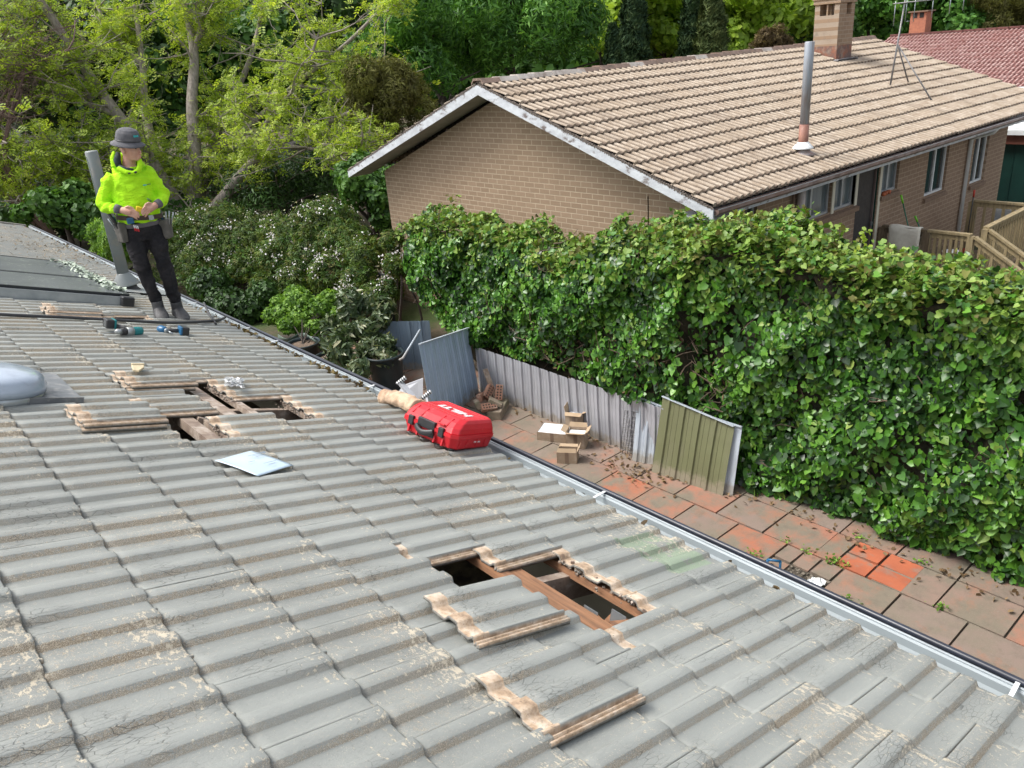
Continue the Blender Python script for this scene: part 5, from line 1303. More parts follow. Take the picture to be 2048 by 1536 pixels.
a = MB(); a.bar((rx-depth+.6, 16, (GZ+rz0)/2), (rx-depth+.6, -5.6, (GZ+rz0)/2), .12, rz0-GZ); a.build('wall', M['cream'], rh)
for y in (8.7, 10.3):
    a = MB(); a.box((rx-depth+.53, y-.65, rz0-.55), (.03, 1.2, .9)); a.build('window', M['glass'], rh)
a = MB(); p = ony(1838, 66, 14.2); a.box((35.4, 15.25, -.35), (.55, .62, .95)); c_ = a.build('chimney', simple('orange_brick', (.42, .16, .09), (.34, .13, .08), 9, .8, bump=.4), rh)
a = MB(); a.box((35.4, 15.25, .14), (.72, .78, .05)); a.build('chimney_cap', M['sill'], c_)
for dy in (-.13, .13): a = MB(); a.box((35.12, 15.25+dy, .0), (.02, .16, .18)); a.build('flue_opening', M['dark'], c_)
ga = empty('garage', (24.5, 6.5, GZ), 'garage with white corrugated roof edge, brown beam and dark green door at the right edge', 'garage')
a = MB(); gy0, gy1 = 3.0, 9.0; gm_ = (gy0+gy1)/2; gl_ = gy1-gy0
a.prism([(23.25, gy0, -2.93), (26.5, gy0, -2.15), (26.5, gy0, -2.10), (23.25, gy0, -2.88)], (0, gl_, 0))
for i in range(22): t = i/21; a.bar((23.27+3.2*t, gy0, -2.865+.77*t), (23.27+3.2*t, gy1, -2.865+.77*t), .05, .022)
a.box((23.24, gm_, -2.93), (.04, gl_, .10)); a.build('roof', M['white'], ga)
a = MB(); a.box((23.4, gm_, -3.10), (.1, gl_-.1, .24)); a.build('beam', simple('red_brown_beam', (.25, .09, .06), None, 4, .6), ga)
a = MB(); a.box((23.55, gm_, -4.05), (.05, gl_-.2, 1.66))
for i in range(15): a.box((23.52, gy0+.2+i*.38, -4.05), (.02, .03, 1.64))
a.build('door', simple('green_roller', (.012, .05, .04), (.01, .04, .033), 4, .4), ga)
for y in (gy0, gy1): a = MB(); a.box((25, y, -3.95), (2.6, .1, 1.85)); a.build('wall', M['brickX'], ga)
a = MB(); a.add([(20.9, 0, GZ+.01), (34, 0, GZ+.01), (34, 9, GZ+.01), (20.9, 9, GZ+.01)], [(0, 1, 2, 3)])
tag(a.build('driveway', simple('asphalt', (.16, .16, .16), (.12, .12, .12), 12, .9, bump=.3)), kind='structure')
# low brick wall left of the gable
p = ony(735, 489, 14.9); q = ony(768, 478, 14.9)
a = MB(); a.box(((7.6+8.99)/2, 14.9, (GZ+p[2])/2), (1.39, .11, p[2]-GZ)); a.box(((7.6+8.99)/2, 14.9, p[2]+.035), (1.39, .13, .07))
tag(a.build('brick_wall', M['brickX']), 'low tan brick garden wall between the flowering shrubs and the gable', 'wall')
# ------------------------------------------------------------------ ivy hedge
def nz(a, b, s=0): return math.sin(a*1.7+s)*math.cos(b*2.3+s*1.3)+.6*math.sin(a*3.9+b*2.9+s*2.1)+.4*math.cos(a*7.3-b*6.1+s)
def nza(a, b, s=0): return np.sin(a*1.7+s)*np.cos(b*2.3+s*1.3)+.6*np.sin(a*3.9+b*2.9+s*2.1)+.4*np.cos(a*7.3-b*6.1+s)
hd = empty('ivy_hedge', (7.4, 4.5, GZ), 'tall dense ivy covered hedge with glossy leaves along the paved path', 'hedge')
_ty = [-3, 2.1, 2.6, 2.9, 3.3, 3.6, 3.9, 4.2, 4.6, 4.9, 5.3, 5.8, 6.15, 6.7, 7.08, 7.74, 8.3, 9.0, 9.8, 10.9, 11.7]
_tz = [-2.26, -2.28, -2.28, -2.25, -2.27, -2.24, -2.15, -2.15, -2.0, -2.06, -2.22, -2.17, -2.33, -2.33, -2.66, -2.72, -2.50, -2.60, -2.48, -2.54, -2.9]
def ztop(y): return np.interp(y, _ty, _tz)+.045*nza(y*3, 1.3+y, 2)
def xfront(y, z):
    h = np.clip((z-GZ)/2.7, 0, 1)
    base = np.where(y > 5.3, 6.95, 7.16+.0*y)
    return base+.10*nza(y*1.1, z*1.4, 3)+.05*nza(y*3.1, z*3.3, 5)-.06*np.sin(h*3.1)-np.where(y < 5.2, .05*np.clip(1-h*2.3, 0, 1)-.10*np.clip(h-.3, 0, .7), 0)
Y0, Y1 = -2.0, 11.1
def front(n, dep):
    y = rng.uniform(Y0, Y1, n); zt = ztop(y); z = GZ+.03+(zt-GZ)*rng.random(n)
    z = np.where((y > 5.5) & (z < -4.12), -4.12+rng.random(n)*1.6, z)
    x = xfront(y, z)+rng.exponential(dep, n)-.03
    # rounded ends and shoulders
    sh = np.clip((z-(zt-.25))/.25, 0, 1); x = x+.22*sh**2
    e = np.clip((y-(Y1-.5))/.5, 0, 1); x = x+.45*e**2
    C = np.stack([x, y, z], 1); N = np.stack([-np.ones(n), .25*rng.normal(0, 1, n), .35+.5*sh], 1); return C, N
def topl(n):
    y = rng.uniform(Y0, Y1, n); x = rng.uniform(6.95, 8.0, n); b = (x-6.95)/1.05
    z = ztop(y)+.12*np.sin(b*3.14)+.10*nza(x*3, y*2.2, 7)-rng.exponential(.07, n)-.18*np.clip(b-.75, 0, 1)
    return np.stack([x, y, z], 1), np.stack([rng.normal(-.3, .3, n), rng.normal(0, .3, n), np.ones(n)], 1)
C, N = front(76000, .10)
f = nza(C[:, 1]*1.0, C[:, 2]*1.6, 9)
dens = rng.random(len(C)) < np.clip(.78+.45*f, .28, 1)
brown = (C[:, 1] > 4.8) & (C[:, 1] < 8.6) & (C[:, 2] < -3.35) & (C[:, 2] > -4.1) & (nza(C[:, 1]*1.3, C[:, 2]*2, 4) > -.2)
dens &= ~(brown & (rng.random(len(C)) < .62))
C, N = C[dens], N[dens]
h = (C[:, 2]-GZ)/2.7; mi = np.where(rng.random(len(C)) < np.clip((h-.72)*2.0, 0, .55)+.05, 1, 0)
sz = rng.gamma(8, .0082, len(C)).clip(.03, .125)*np.where(C[:, 2] < -4.2, 1.15, 1)
zm = -4.35+(C[:, 1]-9.5)*.9; kk = ~((C[:, 1] > 9.5) & (C[:, 2] < zm)); C, N, mi, sz = C[kk], N[kk], mi[kk], sz[kk]
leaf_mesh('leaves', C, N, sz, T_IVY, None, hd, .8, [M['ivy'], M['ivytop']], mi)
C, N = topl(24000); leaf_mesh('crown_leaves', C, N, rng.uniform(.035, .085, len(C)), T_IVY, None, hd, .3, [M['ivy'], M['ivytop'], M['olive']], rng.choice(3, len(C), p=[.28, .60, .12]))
# sprigs standing up from the top
CC, NN = [], []
for i in range(330):
    y = random.uniform(Y0, Y1-.3); x = random.uniform(6.95, 7.9); z0 = float(ztop(np.array(y))); hh = abs(random.gauss(0, .11))+.04; dx, dy = random.gauss(0, .25), random.gauss(0, .25)
    for k in range(int(16+hh*90)): t = random.random(); CC.append((x+dx*hh*t+random.gauss(0, .06), y+dy*hh*t+random.gauss(0, .06), z0+.05+hh*t)); NN.append((random.gauss(0, .6), random.gauss(0, .6), .8))
for (u, v, x) in ((1525, 425, 7.5), (1300, 480, 7.3), (1000, 470, 7.4), (1450, 470, 7.2), (1955, 550, 7.4), (1560, 450, 7.6), (1490, 450, 7.6), (1225, 465, 7.4)):
    p = onx(u, v, x); z0 = float(ztop(np.array(p[1])))
    for k in range(150): t = random.random(); s = .15*(1-.5*t); CC.append((x+random.gauss(0, s*.6), p[1]+random.gauss(0, s), z0-.05+(p[2]-z0+.05)*t)); NN.append((random.gauss(-.4, .6), random.gauss(0, .6), .8))
leaf_mesh('sprigs', CC, NN, rng.uniform(.035, .085, len(CC)), T_IVY, None, hd, .2, [M['ivytop'], M['olive'], M['ivy']], rng.choice(3, len(CC), p=[.66, .2, .14]))
# stems and dead tangle inside
st = MB()
for i in range(420):
    y = random.uniform(Y0, Y1); z = random.uniform(GZ+.1, -2.4); x = float(xfront(np.array(y), np.array(z)))+random.uniform(.02, .2)
    if i % 2: y = random.uniform(4.8, 8.8); z = random.uniform(-4.15, -3.3)
    p = _v([x, y, z]); pts = [p]
    for k in range(4): p = p+_v([random.gauss(0, .03), random.gauss(0, .10), random.uniform(-.04, .16)]); pts.append(p)
    st.tube(pts, [.008, .007, .006, .004, .002], 4, False)
st.build('stems', simple('ivy_stem', (.13, .09, .06), (.07, .05, .035), 20, .9), hd)
C, N = front(4000, .12); k = (C[:, 1] > 4.6) & (C[:, 1] < 9) & (C[:, 2] < -3.2); C, N = C[k], N[k]; leaf_mesh('dry_leaves', C, N, rng.uniform(.03, .09, len(C)), T_LANCE, M['ivybrown'], hd, .9)
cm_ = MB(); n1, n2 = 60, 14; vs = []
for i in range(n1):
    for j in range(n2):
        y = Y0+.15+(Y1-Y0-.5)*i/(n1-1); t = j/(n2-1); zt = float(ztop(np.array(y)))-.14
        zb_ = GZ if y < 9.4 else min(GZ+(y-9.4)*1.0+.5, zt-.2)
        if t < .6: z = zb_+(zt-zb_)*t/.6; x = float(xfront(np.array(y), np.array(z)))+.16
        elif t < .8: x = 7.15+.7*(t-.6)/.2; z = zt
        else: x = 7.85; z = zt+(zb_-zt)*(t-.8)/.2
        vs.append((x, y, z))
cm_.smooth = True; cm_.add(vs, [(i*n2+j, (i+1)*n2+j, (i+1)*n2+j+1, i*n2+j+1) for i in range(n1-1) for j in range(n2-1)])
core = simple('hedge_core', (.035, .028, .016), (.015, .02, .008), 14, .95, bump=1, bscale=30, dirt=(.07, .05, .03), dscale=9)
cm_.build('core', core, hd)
n = 5000; y = rng.uniform(Y0, Y1, n); z = GZ+(ztop(y)-GZ)*rng.random(n); C = np.stack([7.95+rng.normal(0, .06, n), y, z], 1); leaf_mesh('back_leaves', C, np.tile([1, 0, .3], (n, 1)), rng.uniform(.07, .13, n), T_IVY, M['ivy'], hd, .7)
# one tall thin sprout before the railing
sp_ = empty('tall_sprout', tuple(onx(1718, 505, 7.6)), 'thin pale leafy sprout rising above the hedge in front of the deck', 'sprout')
tp = onx(1733, 456, 7.6); bs_ = onx(1715, 520, 7.6); a = MB(); a.tube([bs_, (bs_+tp)/2+_v([0, .01, 0]), tp], [.006, .004, .002], 5); a.build('stem', M['twig'], sp_)
C = [bs_+(tp-bs_)*t+_v([random.gauss(0, .02), random.gauss(0, .035), 0]) for t in np.linspace(.15, 1, 26)]; leaf_mesh('leaves', C, [(random.gauss(0, 1), random.gauss(0, 1), 1) for _ in C], .06, T_OVAL, M['ashleaf'], sp_)

# ------------------------------------------------------------------ trees: tapered limbs + leaves
def limb(mb, pts, r0, r1, n=7):
    pts = smooth_path([_v(p) for p in pts], 4); k = len(pts)
    mb.tube(pts, [r0+(r1-r0)*i/(k-1) for i in range(k)], n, False); return pts
def twigs(mb, path, n, ln, r, spread=1., up=.3, start=.3, tips=None, depth=1):
    for _ in range(n):
        t = start+(1-start)*random.random(); i = min(int(t*(len(path)-1)), len(path)-2); p = _v(path[i])
        d = unit(_v([random.gauss(0, spread), random.gauss(0, spread), random.gauss(up, spread*.6)])); pts = [p]; L = ln*random.uniform(.5, 1.2)
        for k in range(4):
            d = unit(d+_v([random.gauss(0, .3), random.gauss(0, .3), random.gauss(.02, .22)])); pts.append(pts[-1]+d*L/4)
        mb.tube(pts, [r, r*.8, r*.6, r*.4, r*.22], 4, False)
        if depth > 0: twigs(mb, pts, 3, L*.55, r*.45, spread, up, .25, tips, depth-1)
        if tips is not None and depth <= 1: tips += [(pts[k]+(pts[k+1]-pts[k])*random.random(), d) for k in (1, 2, 3) for _ in range(2)]+[(pts[4], d)]*2
def tree(name, label, cat, u, v, dep, rw, rh, n, size, tmpl, mat, grp=None, nb_=30, sub=.3, tm='darkbark', squash=1., seed=None, base=None, inner=.55, rdep=None):
    c = ond(u, v, dep); b = _v(base) if base is not None else _v([c[0], c[1], GZ])
    t = empty(name, tuple(b), label, cat, grp)
    tr = MB(); h = c[2]-b[2]; r0 = .10+.02*h
    main = limb(tr, [b, b+(c-b)*.35+_v([.1, -.1, 0]), b+(c-b)*.7, c+_v([0, 0, rh*.5])], r0, r0*.25)
    for k in range(9):
        i = int(len(main)*random.uniform(.3, .85)); a_ = random.uniform(0, 6.28)
        limb(tr, [main[i], main[i]+_v([math.cos(a_)*rw*.35, math.sin(a_)*rw*.35, rh*.3]), main[i]+_v([math.cos(a_)*rw*.8, math.sin(a_)*rw*.8, rh*.45])], r0*.4, .02, 5)
    tr.build('trunk', M[tm], t)
    bl = clumps(c, (rw, rdep or rw, rh), nb_, sub, seed if seed is not None else int(u+v*3), squash)
    C, N = shell(bl, n, inner); k = C[:, 2] > GZ+.1; leaf_mesh('crown', C[k], N[k], rng.uniform(size*.6, size*1.3, k.sum()), tmpl, M[mat], t, .35)
    return t
def spire(label, u0, vb, vt, dep, w_, n, mat, grp='dark cypresses beyond the brick house'):
    tp = ond(u0, vt, dep); b = _v([tp[0], tp[1], GZ]); t = empty('cypress', tuple(b), label, 'cypress', grp); H = tp[2]-GZ
    a = MB(); a.tube([b, b+_v([0, 0, H*.9])], [.14, .03], 8); a.build('trunk', M['darkbark'], t)
    k = rng.random(n)**.8; ang = rng.uniform(0, 6.283, n); lob = 1+.16*np.sin(ang*5+k*19)+.12*np.sin(k*47+ang*2)
    r = w_*np.clip((1-k)**.55*1.02, 0, 1)*np.clip(k*8+.4, 0, 1)*lob*(.75+.3*rng.random(n))
    C = np.stack([b[0]+r*np.cos(ang), b[1]+r*np.sin(ang), GZ+.2+k*H], 1); N = np.stack([np.cos(ang), np.sin(ang), .3+0*ang], 1)
    leaf_mesh('crown', C, N, rng.uniform(.16, .36, n), T_TUFT, M[mat], t, -1.4); return t
# big ash-like tree at the left, multi-stemmed
ta = empty('spring_tree', tuple(ond(385, 470, 24.5)*_v([1, 1, 0])+_v([0, 0, GZ])), 'large many-stemmed tree with yellow green spring leaves behind the worker', 'tree')
wd = MB(); tips = []; D0 = 24.5
B_ = _v(ta.location)
def pl(*q): return [ond(u, v, D0+d) for u, v, d in q]
paths = [([B_]+pl((370, 440, 0), (300, 320, -.5), (235, 230, -1), (185, 160, -1.2), (120, 60, -1.5), (60, -30, -2)), .27, .09),
         ([B_]+pl((385, 440, .2), (390, 320, .3), (384, 210, .5), (388, 110, .6), (372, 30, .8), (340, -40, 1)), .27, .08),
         (pl((388, 110, .6), (402, 50, .6), (420, -30, .6)), .10, .05),
         ([B_]+pl((405, 450, -.3), (450, 390, -.8), (495, 335, -1.2), (545, 290, -1.5), (620, 262, -1.8), (700, 225, -2)), .22, .06),
         ([B_]+pl((360, 430, .5), (322, 340, 1), (292, 230, 1.4), (285, 130, 1.6), (270, 10, 2)), .22, .07),
         ([B_]+pl((395, 430, .8), (415, 330, 1.2), (450, 230, 1.8), (500, 120, 2.2), (530, 0, 2.4)), .2, .06),
         (pl((430, 300, 1.3), (500, 250, 1), (590, 170, .6), (690, 90, 0), (760, 20, 0)), .12, .04),
         (pl((235, 230, -1), (130, 190, -1.6), (30, 150, -2), (-60, 140, -2)), .10, .04),
         (pl((200, 175, -1), (120, 130, -1.5), (0, 60, -2)), .08, .03),
         (pl((300, 330, -.5), (180, 300, -1.6), (80, 290, -2), (-20, 300, -2)), .08, .03),
         (pl((200, 362, -1), (90, 340, -2), (-10, 300, -2.4)), .06, .025), (pl((260, 395, -.8), (140, 386, -1.6), (-20, 390, -2.4)), .06, .03),
         (pl((495, 335, -1.2), (530, 250, -1.6), (600, 160, -2), (640, 60, -2.2)), .09, .03),
         (pl((545, 290, -1.5), (640, 300, -2), (740, 320, -2.5)), .07, .025), (pl((285, 130, 1.6), (220, 60, 1.6), (180, -20, 1.6)), .08, .04), (pl((590, 170, .6), (690, 180, .2), (800, 150, 0)), .06, .02)]
for p, a_, b_ in paths:
    q = limb(wd, p, a_, b_, 9); twigs(wd, q, 17, 2.1, .034, 1., .2, .18, tips, 2)
wd.build('trunk', M['bark'], ta)
P_ = np.array([t[0] for t in tips]); idx = rng.choice(len(P_), 13500); Cc = P_[idx]+rng.normal(0, .13, (13500, 3)); 
zz = Cc@_D/(Cc@_F)*FPX+768
k = (zz < 400) & (Cc[:, 2] > -3.4)
Cc = Cc[k]
leaf_mesh('crown', Cc, np.tile([0, 0, 1.], (len(Cc), 1))+rng.normal(0, .4, (len(Cc), 3)), rng.uniform(.15, .36, len(Cc)), T_PINN, M['ashleaf'], ta, .5)
a = MB()
iv = []
for i in range(420):
    p = ond(385+random.gauss(0, 28), random.uniform(400, 470), 24.1); iv.append(p)
leaf_mesh('climbing_ivy', iv, np.tile([-.4, -1, .3], (len(iv), 1)), rng.uniform(.10, .2, len(iv)), T_IVY, M['midleaf'], ta, .8)

# brown twiggy shrub top left
tw = empty('bare_shrub', tuple(ond(20, 100, 22)*_v([1, 1, 0])+_v([0, 0, GZ])), 'leafless reddish twiggy tree at the top left corner', 'tree')
wd = MB(); bb_ = _v(tw.location)
for (u, v) in ((10, -20), (80, 20), (150, 40), (40, 90), (0, 180), (120, 110), (-40, 60)):
    q = limb(wd, [bb_, ond(10+random.gauss(0, 20), 330, 22), ond(u*.5+random.gauss(0, 25), (v+260)/2, 22), ond(u*.8+random.gauss(0, 25), (v*.7+70), 22), ond(u, v, 22+random.gauss(0, 1))], .06, .012, 6); twigs(wd, q, 26, 1.5, .013, 1, .15, .3, None, 2)
wd.build('branches', simple('reddish_twig', (.20, .13, .11), (.12, .08, .07), 20, .9), tw)

tree('willow', 'big rich green willow-like tree behind the ridge of the brick house', 'tree', 1020, 60, 31, 4.2, 3.0, 26000, .30, T_LANCE, 'willow', None, 46, .26, seed=3)
tree('willow', 'dark green tree left of the big willow, shading its branches', 'tree', 845, 110, 28, 2.6, 2.9, 15000, .26, T_LANCE, 'willow', None, 30, .27, seed=5)
tree('shade_tree', 'dark tree trunk and foliage between the spring tree and the willow', 'tree', 870, 60, 33, 2.8, 3.4, 9000, .3, T_LANCE, 'darkleaf', None, 26, .3, seed=8)
tree('brown_shrub', 'brownish bushy shrub just left of the gable roof', 'shrub', 775, 225, 24, 1.7, 1.6, 9000, .17, T_TUFT, 'olive', None, 24, .3, seed=9)
tree('dark_shrub', 'dark green shrub under the left eave of the brick house', 'shrub', 735, 400, 19.5, 1.0, 1.5, 7000, .13, T_OVAL, 'midleaf', None, 18, .35, seed=10)
tree('dark_shrub', 'mound of dark foliage in the shade behind the flowering shrubs', 'shrub', 560, 390, 25, 2.8, 1.5, 12000, .17, T_LANCE, 'darkleaf', None, 28, .3, seed=11)
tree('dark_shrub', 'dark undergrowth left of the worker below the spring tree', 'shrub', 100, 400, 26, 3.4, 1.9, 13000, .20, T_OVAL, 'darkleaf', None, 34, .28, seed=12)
tree('dark_shrub', 'mid green shrub just left of the grey flue', 'shrub', 130, 440, 20.5, 1.2, 1.1, 6500, .17, T_OVAL, 'midleaf', None, 20, .33, seed=13)
tree('dark_shrub', 'shrub with green sprays low behind the flue pipe', 'shrub', 215, 500, 19, .9, .7, 4500, .17, T_PINN, 'maple', None, 14, .35, seed=33)
tree('evergreen', 'dark evergreen backdrop tree behind the left of the spring tree', 'tree', 150, 170, 36, 5.2, 4.4, 17000, .34, T_OVAL, 'darkleaf', 'evergreens behind the spring tree', 44, .26, seed=14)
tree('evergreen', 'dark evergreen backdrop tree behind the trunk of the spring tree', 'tree', 430, 170, 38, 5.0, 4.6, 17000, .34, T_OVAL, 'midleaf', 'evergreens behind the spring tree', 44, .26, seed=15)
tree('evergreen', 'dark evergreen backdrop tree between the spring tree and the willow', 'tree', 680, 130, 40, 5.2, 4.8, 16000, .34, T_OVAL, 'darkleaf', 'evergreens behind the spring tree', 44, .26, seed=16)
tree('lime_tree', 'bright lime green tree behind the narrow dark cypress', 'tree', 1200, 40, 46, 4.6, 4.2, 17000, .42, T_OVAL, 'poplar', 'lime green trees', 44, .26, seed=17)
tree('lime_tree', 'bright lime green tree between the cypresses', 'tree', 1330, 60, 48, 4.0, 4.2, 14000, .42, T_OVAL, 'poplar', 'lime green trees', 40, .26, seed=18)
tree('lime_tree', 'lime green tree right of the cypresses', 'tree', 1500, 40, 47, 4.2, 4.0, 15000, .42, T_OVAL, 'poplar', 'lime green trees', 40, .26, seed=19)
spire('narrow dark cypress standing alone, its tip out of frame', 1265, 130, -60, 40, 1.15, 9000, 'cyp')
spire('short dark cypress at the left foot of the narrow one', 1225, 135, 60, 39, .75, 4500, 'cyp')
spire('broad dark cypress, left one of the pair', 1385, 120, -40, 41, 1.0, 7500, 'cyp')
spire('olive tinted cypress, right one of the pair', 1425, 120, -30, 40, 1.2, 9000, 'cyp2')
tree('brown_shrub', 'reddish brown thin shrub behind the ridge between cypress and chimney', 'shrub', 1545, 95, 38, 1.3, 1.2, 4500, .15, T_TUFT, 'brownleaf', None, 18, .32, seed=20)
tree('shade_tree', 'deep green bushy tree directly left of the chimney', 'tree', 1610, 50, 50, 3.2, 3.6, 12000, .36, T_OVAL, 'midleaf', None, 34, .27, seed=21)
tree('shade_tree', 'mid green tree between the chimney and the antenna', 'tree', 1740, 40, 56, 4.2, 4.4, 14000, .38, T_OVAL, 'willow', None, 40, .26, seed=22)
tree('shade_tree', 'mid green tree just right of the antenna mast', 'tree', 1850, 30, 60, 4.2, 4.4, 12000, .40, T_OVAL, 'willow', None, 40, .26, seed=23)
tree('olive_tree', 'olive brown tree above the red roof at the right edge', 'tree', 1970, 20, 62, 5.2, 4.4, 14000, .40, T_TUFT, 'olive', None, 40, .26, seed=24)
# far wood closing the view
bl = []
for i in range(90):
    u = -250+i*28; p = ond(u, random.uniform(-60, 110), random.uniform(72, 95)); bl.append((p[0], p[1], max(p[2]-1, GZ+2), 5, 5, 4.2)); bl.append((p[0], p[1], GZ+2.5, 5, 5, 3.5))
C, N = shell(bl, 60000, .7); tag(leaf_mesh('woodland', C, N, rng.uniform(.6, 1.2, len(C)), T_OVAL, M['midleaf']), 'distant green woodland behind all the trees', 'woodland', kind='stuff')
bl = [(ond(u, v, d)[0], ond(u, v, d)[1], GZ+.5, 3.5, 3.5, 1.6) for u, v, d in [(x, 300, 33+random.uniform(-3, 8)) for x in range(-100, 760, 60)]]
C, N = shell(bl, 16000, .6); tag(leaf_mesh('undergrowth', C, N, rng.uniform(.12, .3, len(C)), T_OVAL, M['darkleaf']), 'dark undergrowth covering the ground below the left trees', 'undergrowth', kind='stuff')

# ------------------------------------------------------------------ flowering jasmine thicket on its fence
def thicket(label, blobs, n, nf, nl=None):
    t = empty('jasmine', (np.mean([b[0] for b in blobs]), np.mean([b[1] for b in blobs]), GZ), label, 'flowering shrub', 'white flowered climbers beyond the gutter')
    C, N = shell(blobs, n, .72); k = C[:, 2] > GZ+.2+.5*rng.random(len(C)); C, N = C[k], N[k]
    leaf_mesh('leaves', C, N, rng.uniform(.05, .13, len(C)), T_TUFT, None, t, .6, [M['jas'], M['midleaf'], M['olive']], rng.choice(3, len(C), p=[.72, .2, .08]))
    C, N = shell(blobs, nf, .97); f = nza(C[:, 1]*1.6, C[:, 2]*2.2, 2); k = (C[:, 2] > GZ+.7) & (f > .55-.5*rng.random(len(C)))
    C = C[k]+N[k]*.05; reps = 4; C = np.repeat(C, reps, 0)+rng.normal(0, .045, (len(C)*reps, 3)); N = np.repeat(N[k], reps, 0)
    leaf_mesh('flowers', C, N, rng.uniform(.03, .06, len(C)), T_OVAL, M['flower'], t, .2)
    w_ = MB()
    for b in blobs[::2]:
        for _ in range(3): limb(w_, [_v([b[0]+random.gauss(0, .2), b[1]+random.gauss(0, .2), GZ]), _v([b[0], b[1], b[2]-.4])+_v([random.gauss(0, .2) for _ in range(3)]), _v(b[:3])], .03, .012, 5)
    w_.build('stems', M['darkbark'], t); return t
def bl_(lst, k=1.): return [(*ond(u, v, d), r*k, r*1.15*k, r*.9*k) for u, v, d, r in lst]
thicket('flowering jasmine thicket directly right of the worker, dotted with white flowers', bl_([(400, 470, 20.5, .62), (450, 460, 20, .62), (420, 540, 19.5, .62), (480, 510, 19.5, .62), (390, 590, 19, .5), (520, 480, 19.5, .55), (505, 545, 19, .5), (370, 520, 20, .5), (440, 500, 19.6, .5), (350, 560, 19.6, .5), (540, 520, 19.2, .5), (345, 480, 20.4, .5), (330, 600, 19, .45)], 1.25), 30000, 1700)
thicket('flowering jasmine thicket in the middle above the potted maple', bl_([(570, 520, 18.5, .55), (610, 480, 18, .55), (650, 455, 17.5, .58), (640, 520, 17.4, .55), (600, 560, 17.4, .42), (690, 490, 16.8, .48), (670, 550, 16.5, .45), (560, 470, 19, .45), (540, 580, 18.2, .4), (720, 510, 16.4, .4)], 1.22), 27000, 1600)
thicket('flowering jasmine sprays against the left end of the ivy hedge', bl_([(720, 560, 15.8, .36), (750, 600, 15.2, .36), (700, 610, 15.5, .36), (780, 580, 14.6, .24), (795, 530, 14.2, .24), (785, 480, 14.2, .2), (730, 520, 16.0, .3)]), 12000, 700)
a = MB()
for i in range(22):
    y = 13.4+i*.46; a.box((7.95, y, GZ+.5), (.03, .44, 1.0+random.gauss(0, .01)))
tag(a.build('paling_fence', simple('black_fence', (.02, .022, .026), (.035, .037, .04), 6, .8)), 'dark fence in deep shade under the jasmine', 'fence')

# ------------------------------------------------------------------ pots and their plants
def potted(name, u, v, r, h, label, z=None):
    c = onz(u, v, GZ+h) ; c = _v([c[0], c[1], GZ]); t = empty(name, tuple(c), label, 'plant pot', 'dark pots below the gutter')
    a = MB(); a.lathe(c, [(r*.78, 0), (r*.96, h-.04), (r*1.04, h-.035), (r*1.05, h), (r*.97, h), (r*.95, h-.05)], 28, close=False); a.build('pot', M['blackpot'], t)
    a = MB(); a.lathe(c, [(r*.95, h-.055), (r*.5, h-.045), (.01, h-.04)], 20); a.build('soil', M['soil'], t); return c, t
c1, t1 = potted('plant_pot', 606, 684, .29, .42, 'dark pot holding the bright green maple')
a = MB(); dd = unit(_v([c1[0], c1[1], 0])); a.box(c1+_v([.0, 0, .20])-dd*.275+_v([dd[1], -dd[0], 0])*.12, (.03, .01, .05), Matrix.Rotation(math.atan2(dd[1], dd[0])+math.pi/2, 3, 'Z')); a.build('sticker', M['white'], t1)
c2, t2 = potted('plant_pot', 662, 712, .29, .42, 'black pot of bare soil with a stick in it, middle of the three')
a = MB(); a.tube([c2+_v([-.2, -.1, .42]), c2+_v([.25, .25, .62])], .013, 6); a.tube([c2+_v([-.18, -.12, .41]), c2+_v([.2, .1, .56])], .010, 6); tag(a.build('garden_stake', M['greywood']), 'pale wooden stakes lying across the middle black pot', 'stake')
c3, t3 = potted('plant_pot', 768, 706, .30, .62, 'tall dark pot in front of the dark blue sheet')
def pplant(name, label, c, blobs, n, size, tmpl, mat, stems=6, r=.012, sink=.35):
    t = empty(name, tuple(c), label, 'potted plant'); w_ = MB(); c = _v(c)
    for i in range(stems):
        b = _v(blobs[i % len(blobs)][:3]); p0 = _v(c)+_v([random.gauss(0, .02), random.gauss(0, .02), 0]); q = limb(w_, [p0, p0*.5+b*.5+_v([random.gauss(0, .05), random.gauss(0, .05), .05]), b], r, .004, 5); twigs(w_, q, 4, .25, .004, 1, .3, .5, None, 1)
    w_.build('stem', M['darkbark'], t); C, N = shell(blobs, n, .35); leaf_mesh('leaves', C, N, rng.uniform(size*.6, size*1.2, n), tmpl, M[mat], t, sink); return t
dM = np.linalg.norm(c1*_v([1, 1, 0]))
pplant('potted_maple', 'bright green lacy maple growing in the first dark pot', c1+_v([0, 0, .37]), bl_([(600, 610, 15.2, .34), (570, 630, 15.2, .26), (640, 620, 15, .30), (610, 650, 14.9, .28), (660, 600, 15.1, .22), (590, 590, 15.4, .22), (680, 630, 14.8, .2), (560, 605, 15.4, .18), (600, 640, 14.8, .24), (575, 652, 14.8, .18), (632, 655, 14.5, .18), (545, 632, 15.3, .2)]), 13000, .062, T_IVY, 'maple', 7)
pplant('potted_loquat', 'leathery grey green shrub with upright leaves beside the gutter', c3*.5+c2*.5+_v([0, 0, .3]), bl_([(700, 600, 13.2, .20), (770, 615, 13.2, .17), (670, 690, 12.6, .2), (770, 720, 12.5, .17), (700, 620, 13.2, .20), (735, 610, 13.3, .16), (690, 670, 12.8, .20), (730, 660, 12.9, .2), (760, 640, 13.1, .16), (680, 710, 12.5, .18), (740, 700, 12.6, .2), (715, 740, 12.3, .18), (660, 650, 12.9, .14), (770, 690, 12.8, .15)]), 4200, .20, T_LEAFY, 'loquat', 12, .014, -.3)
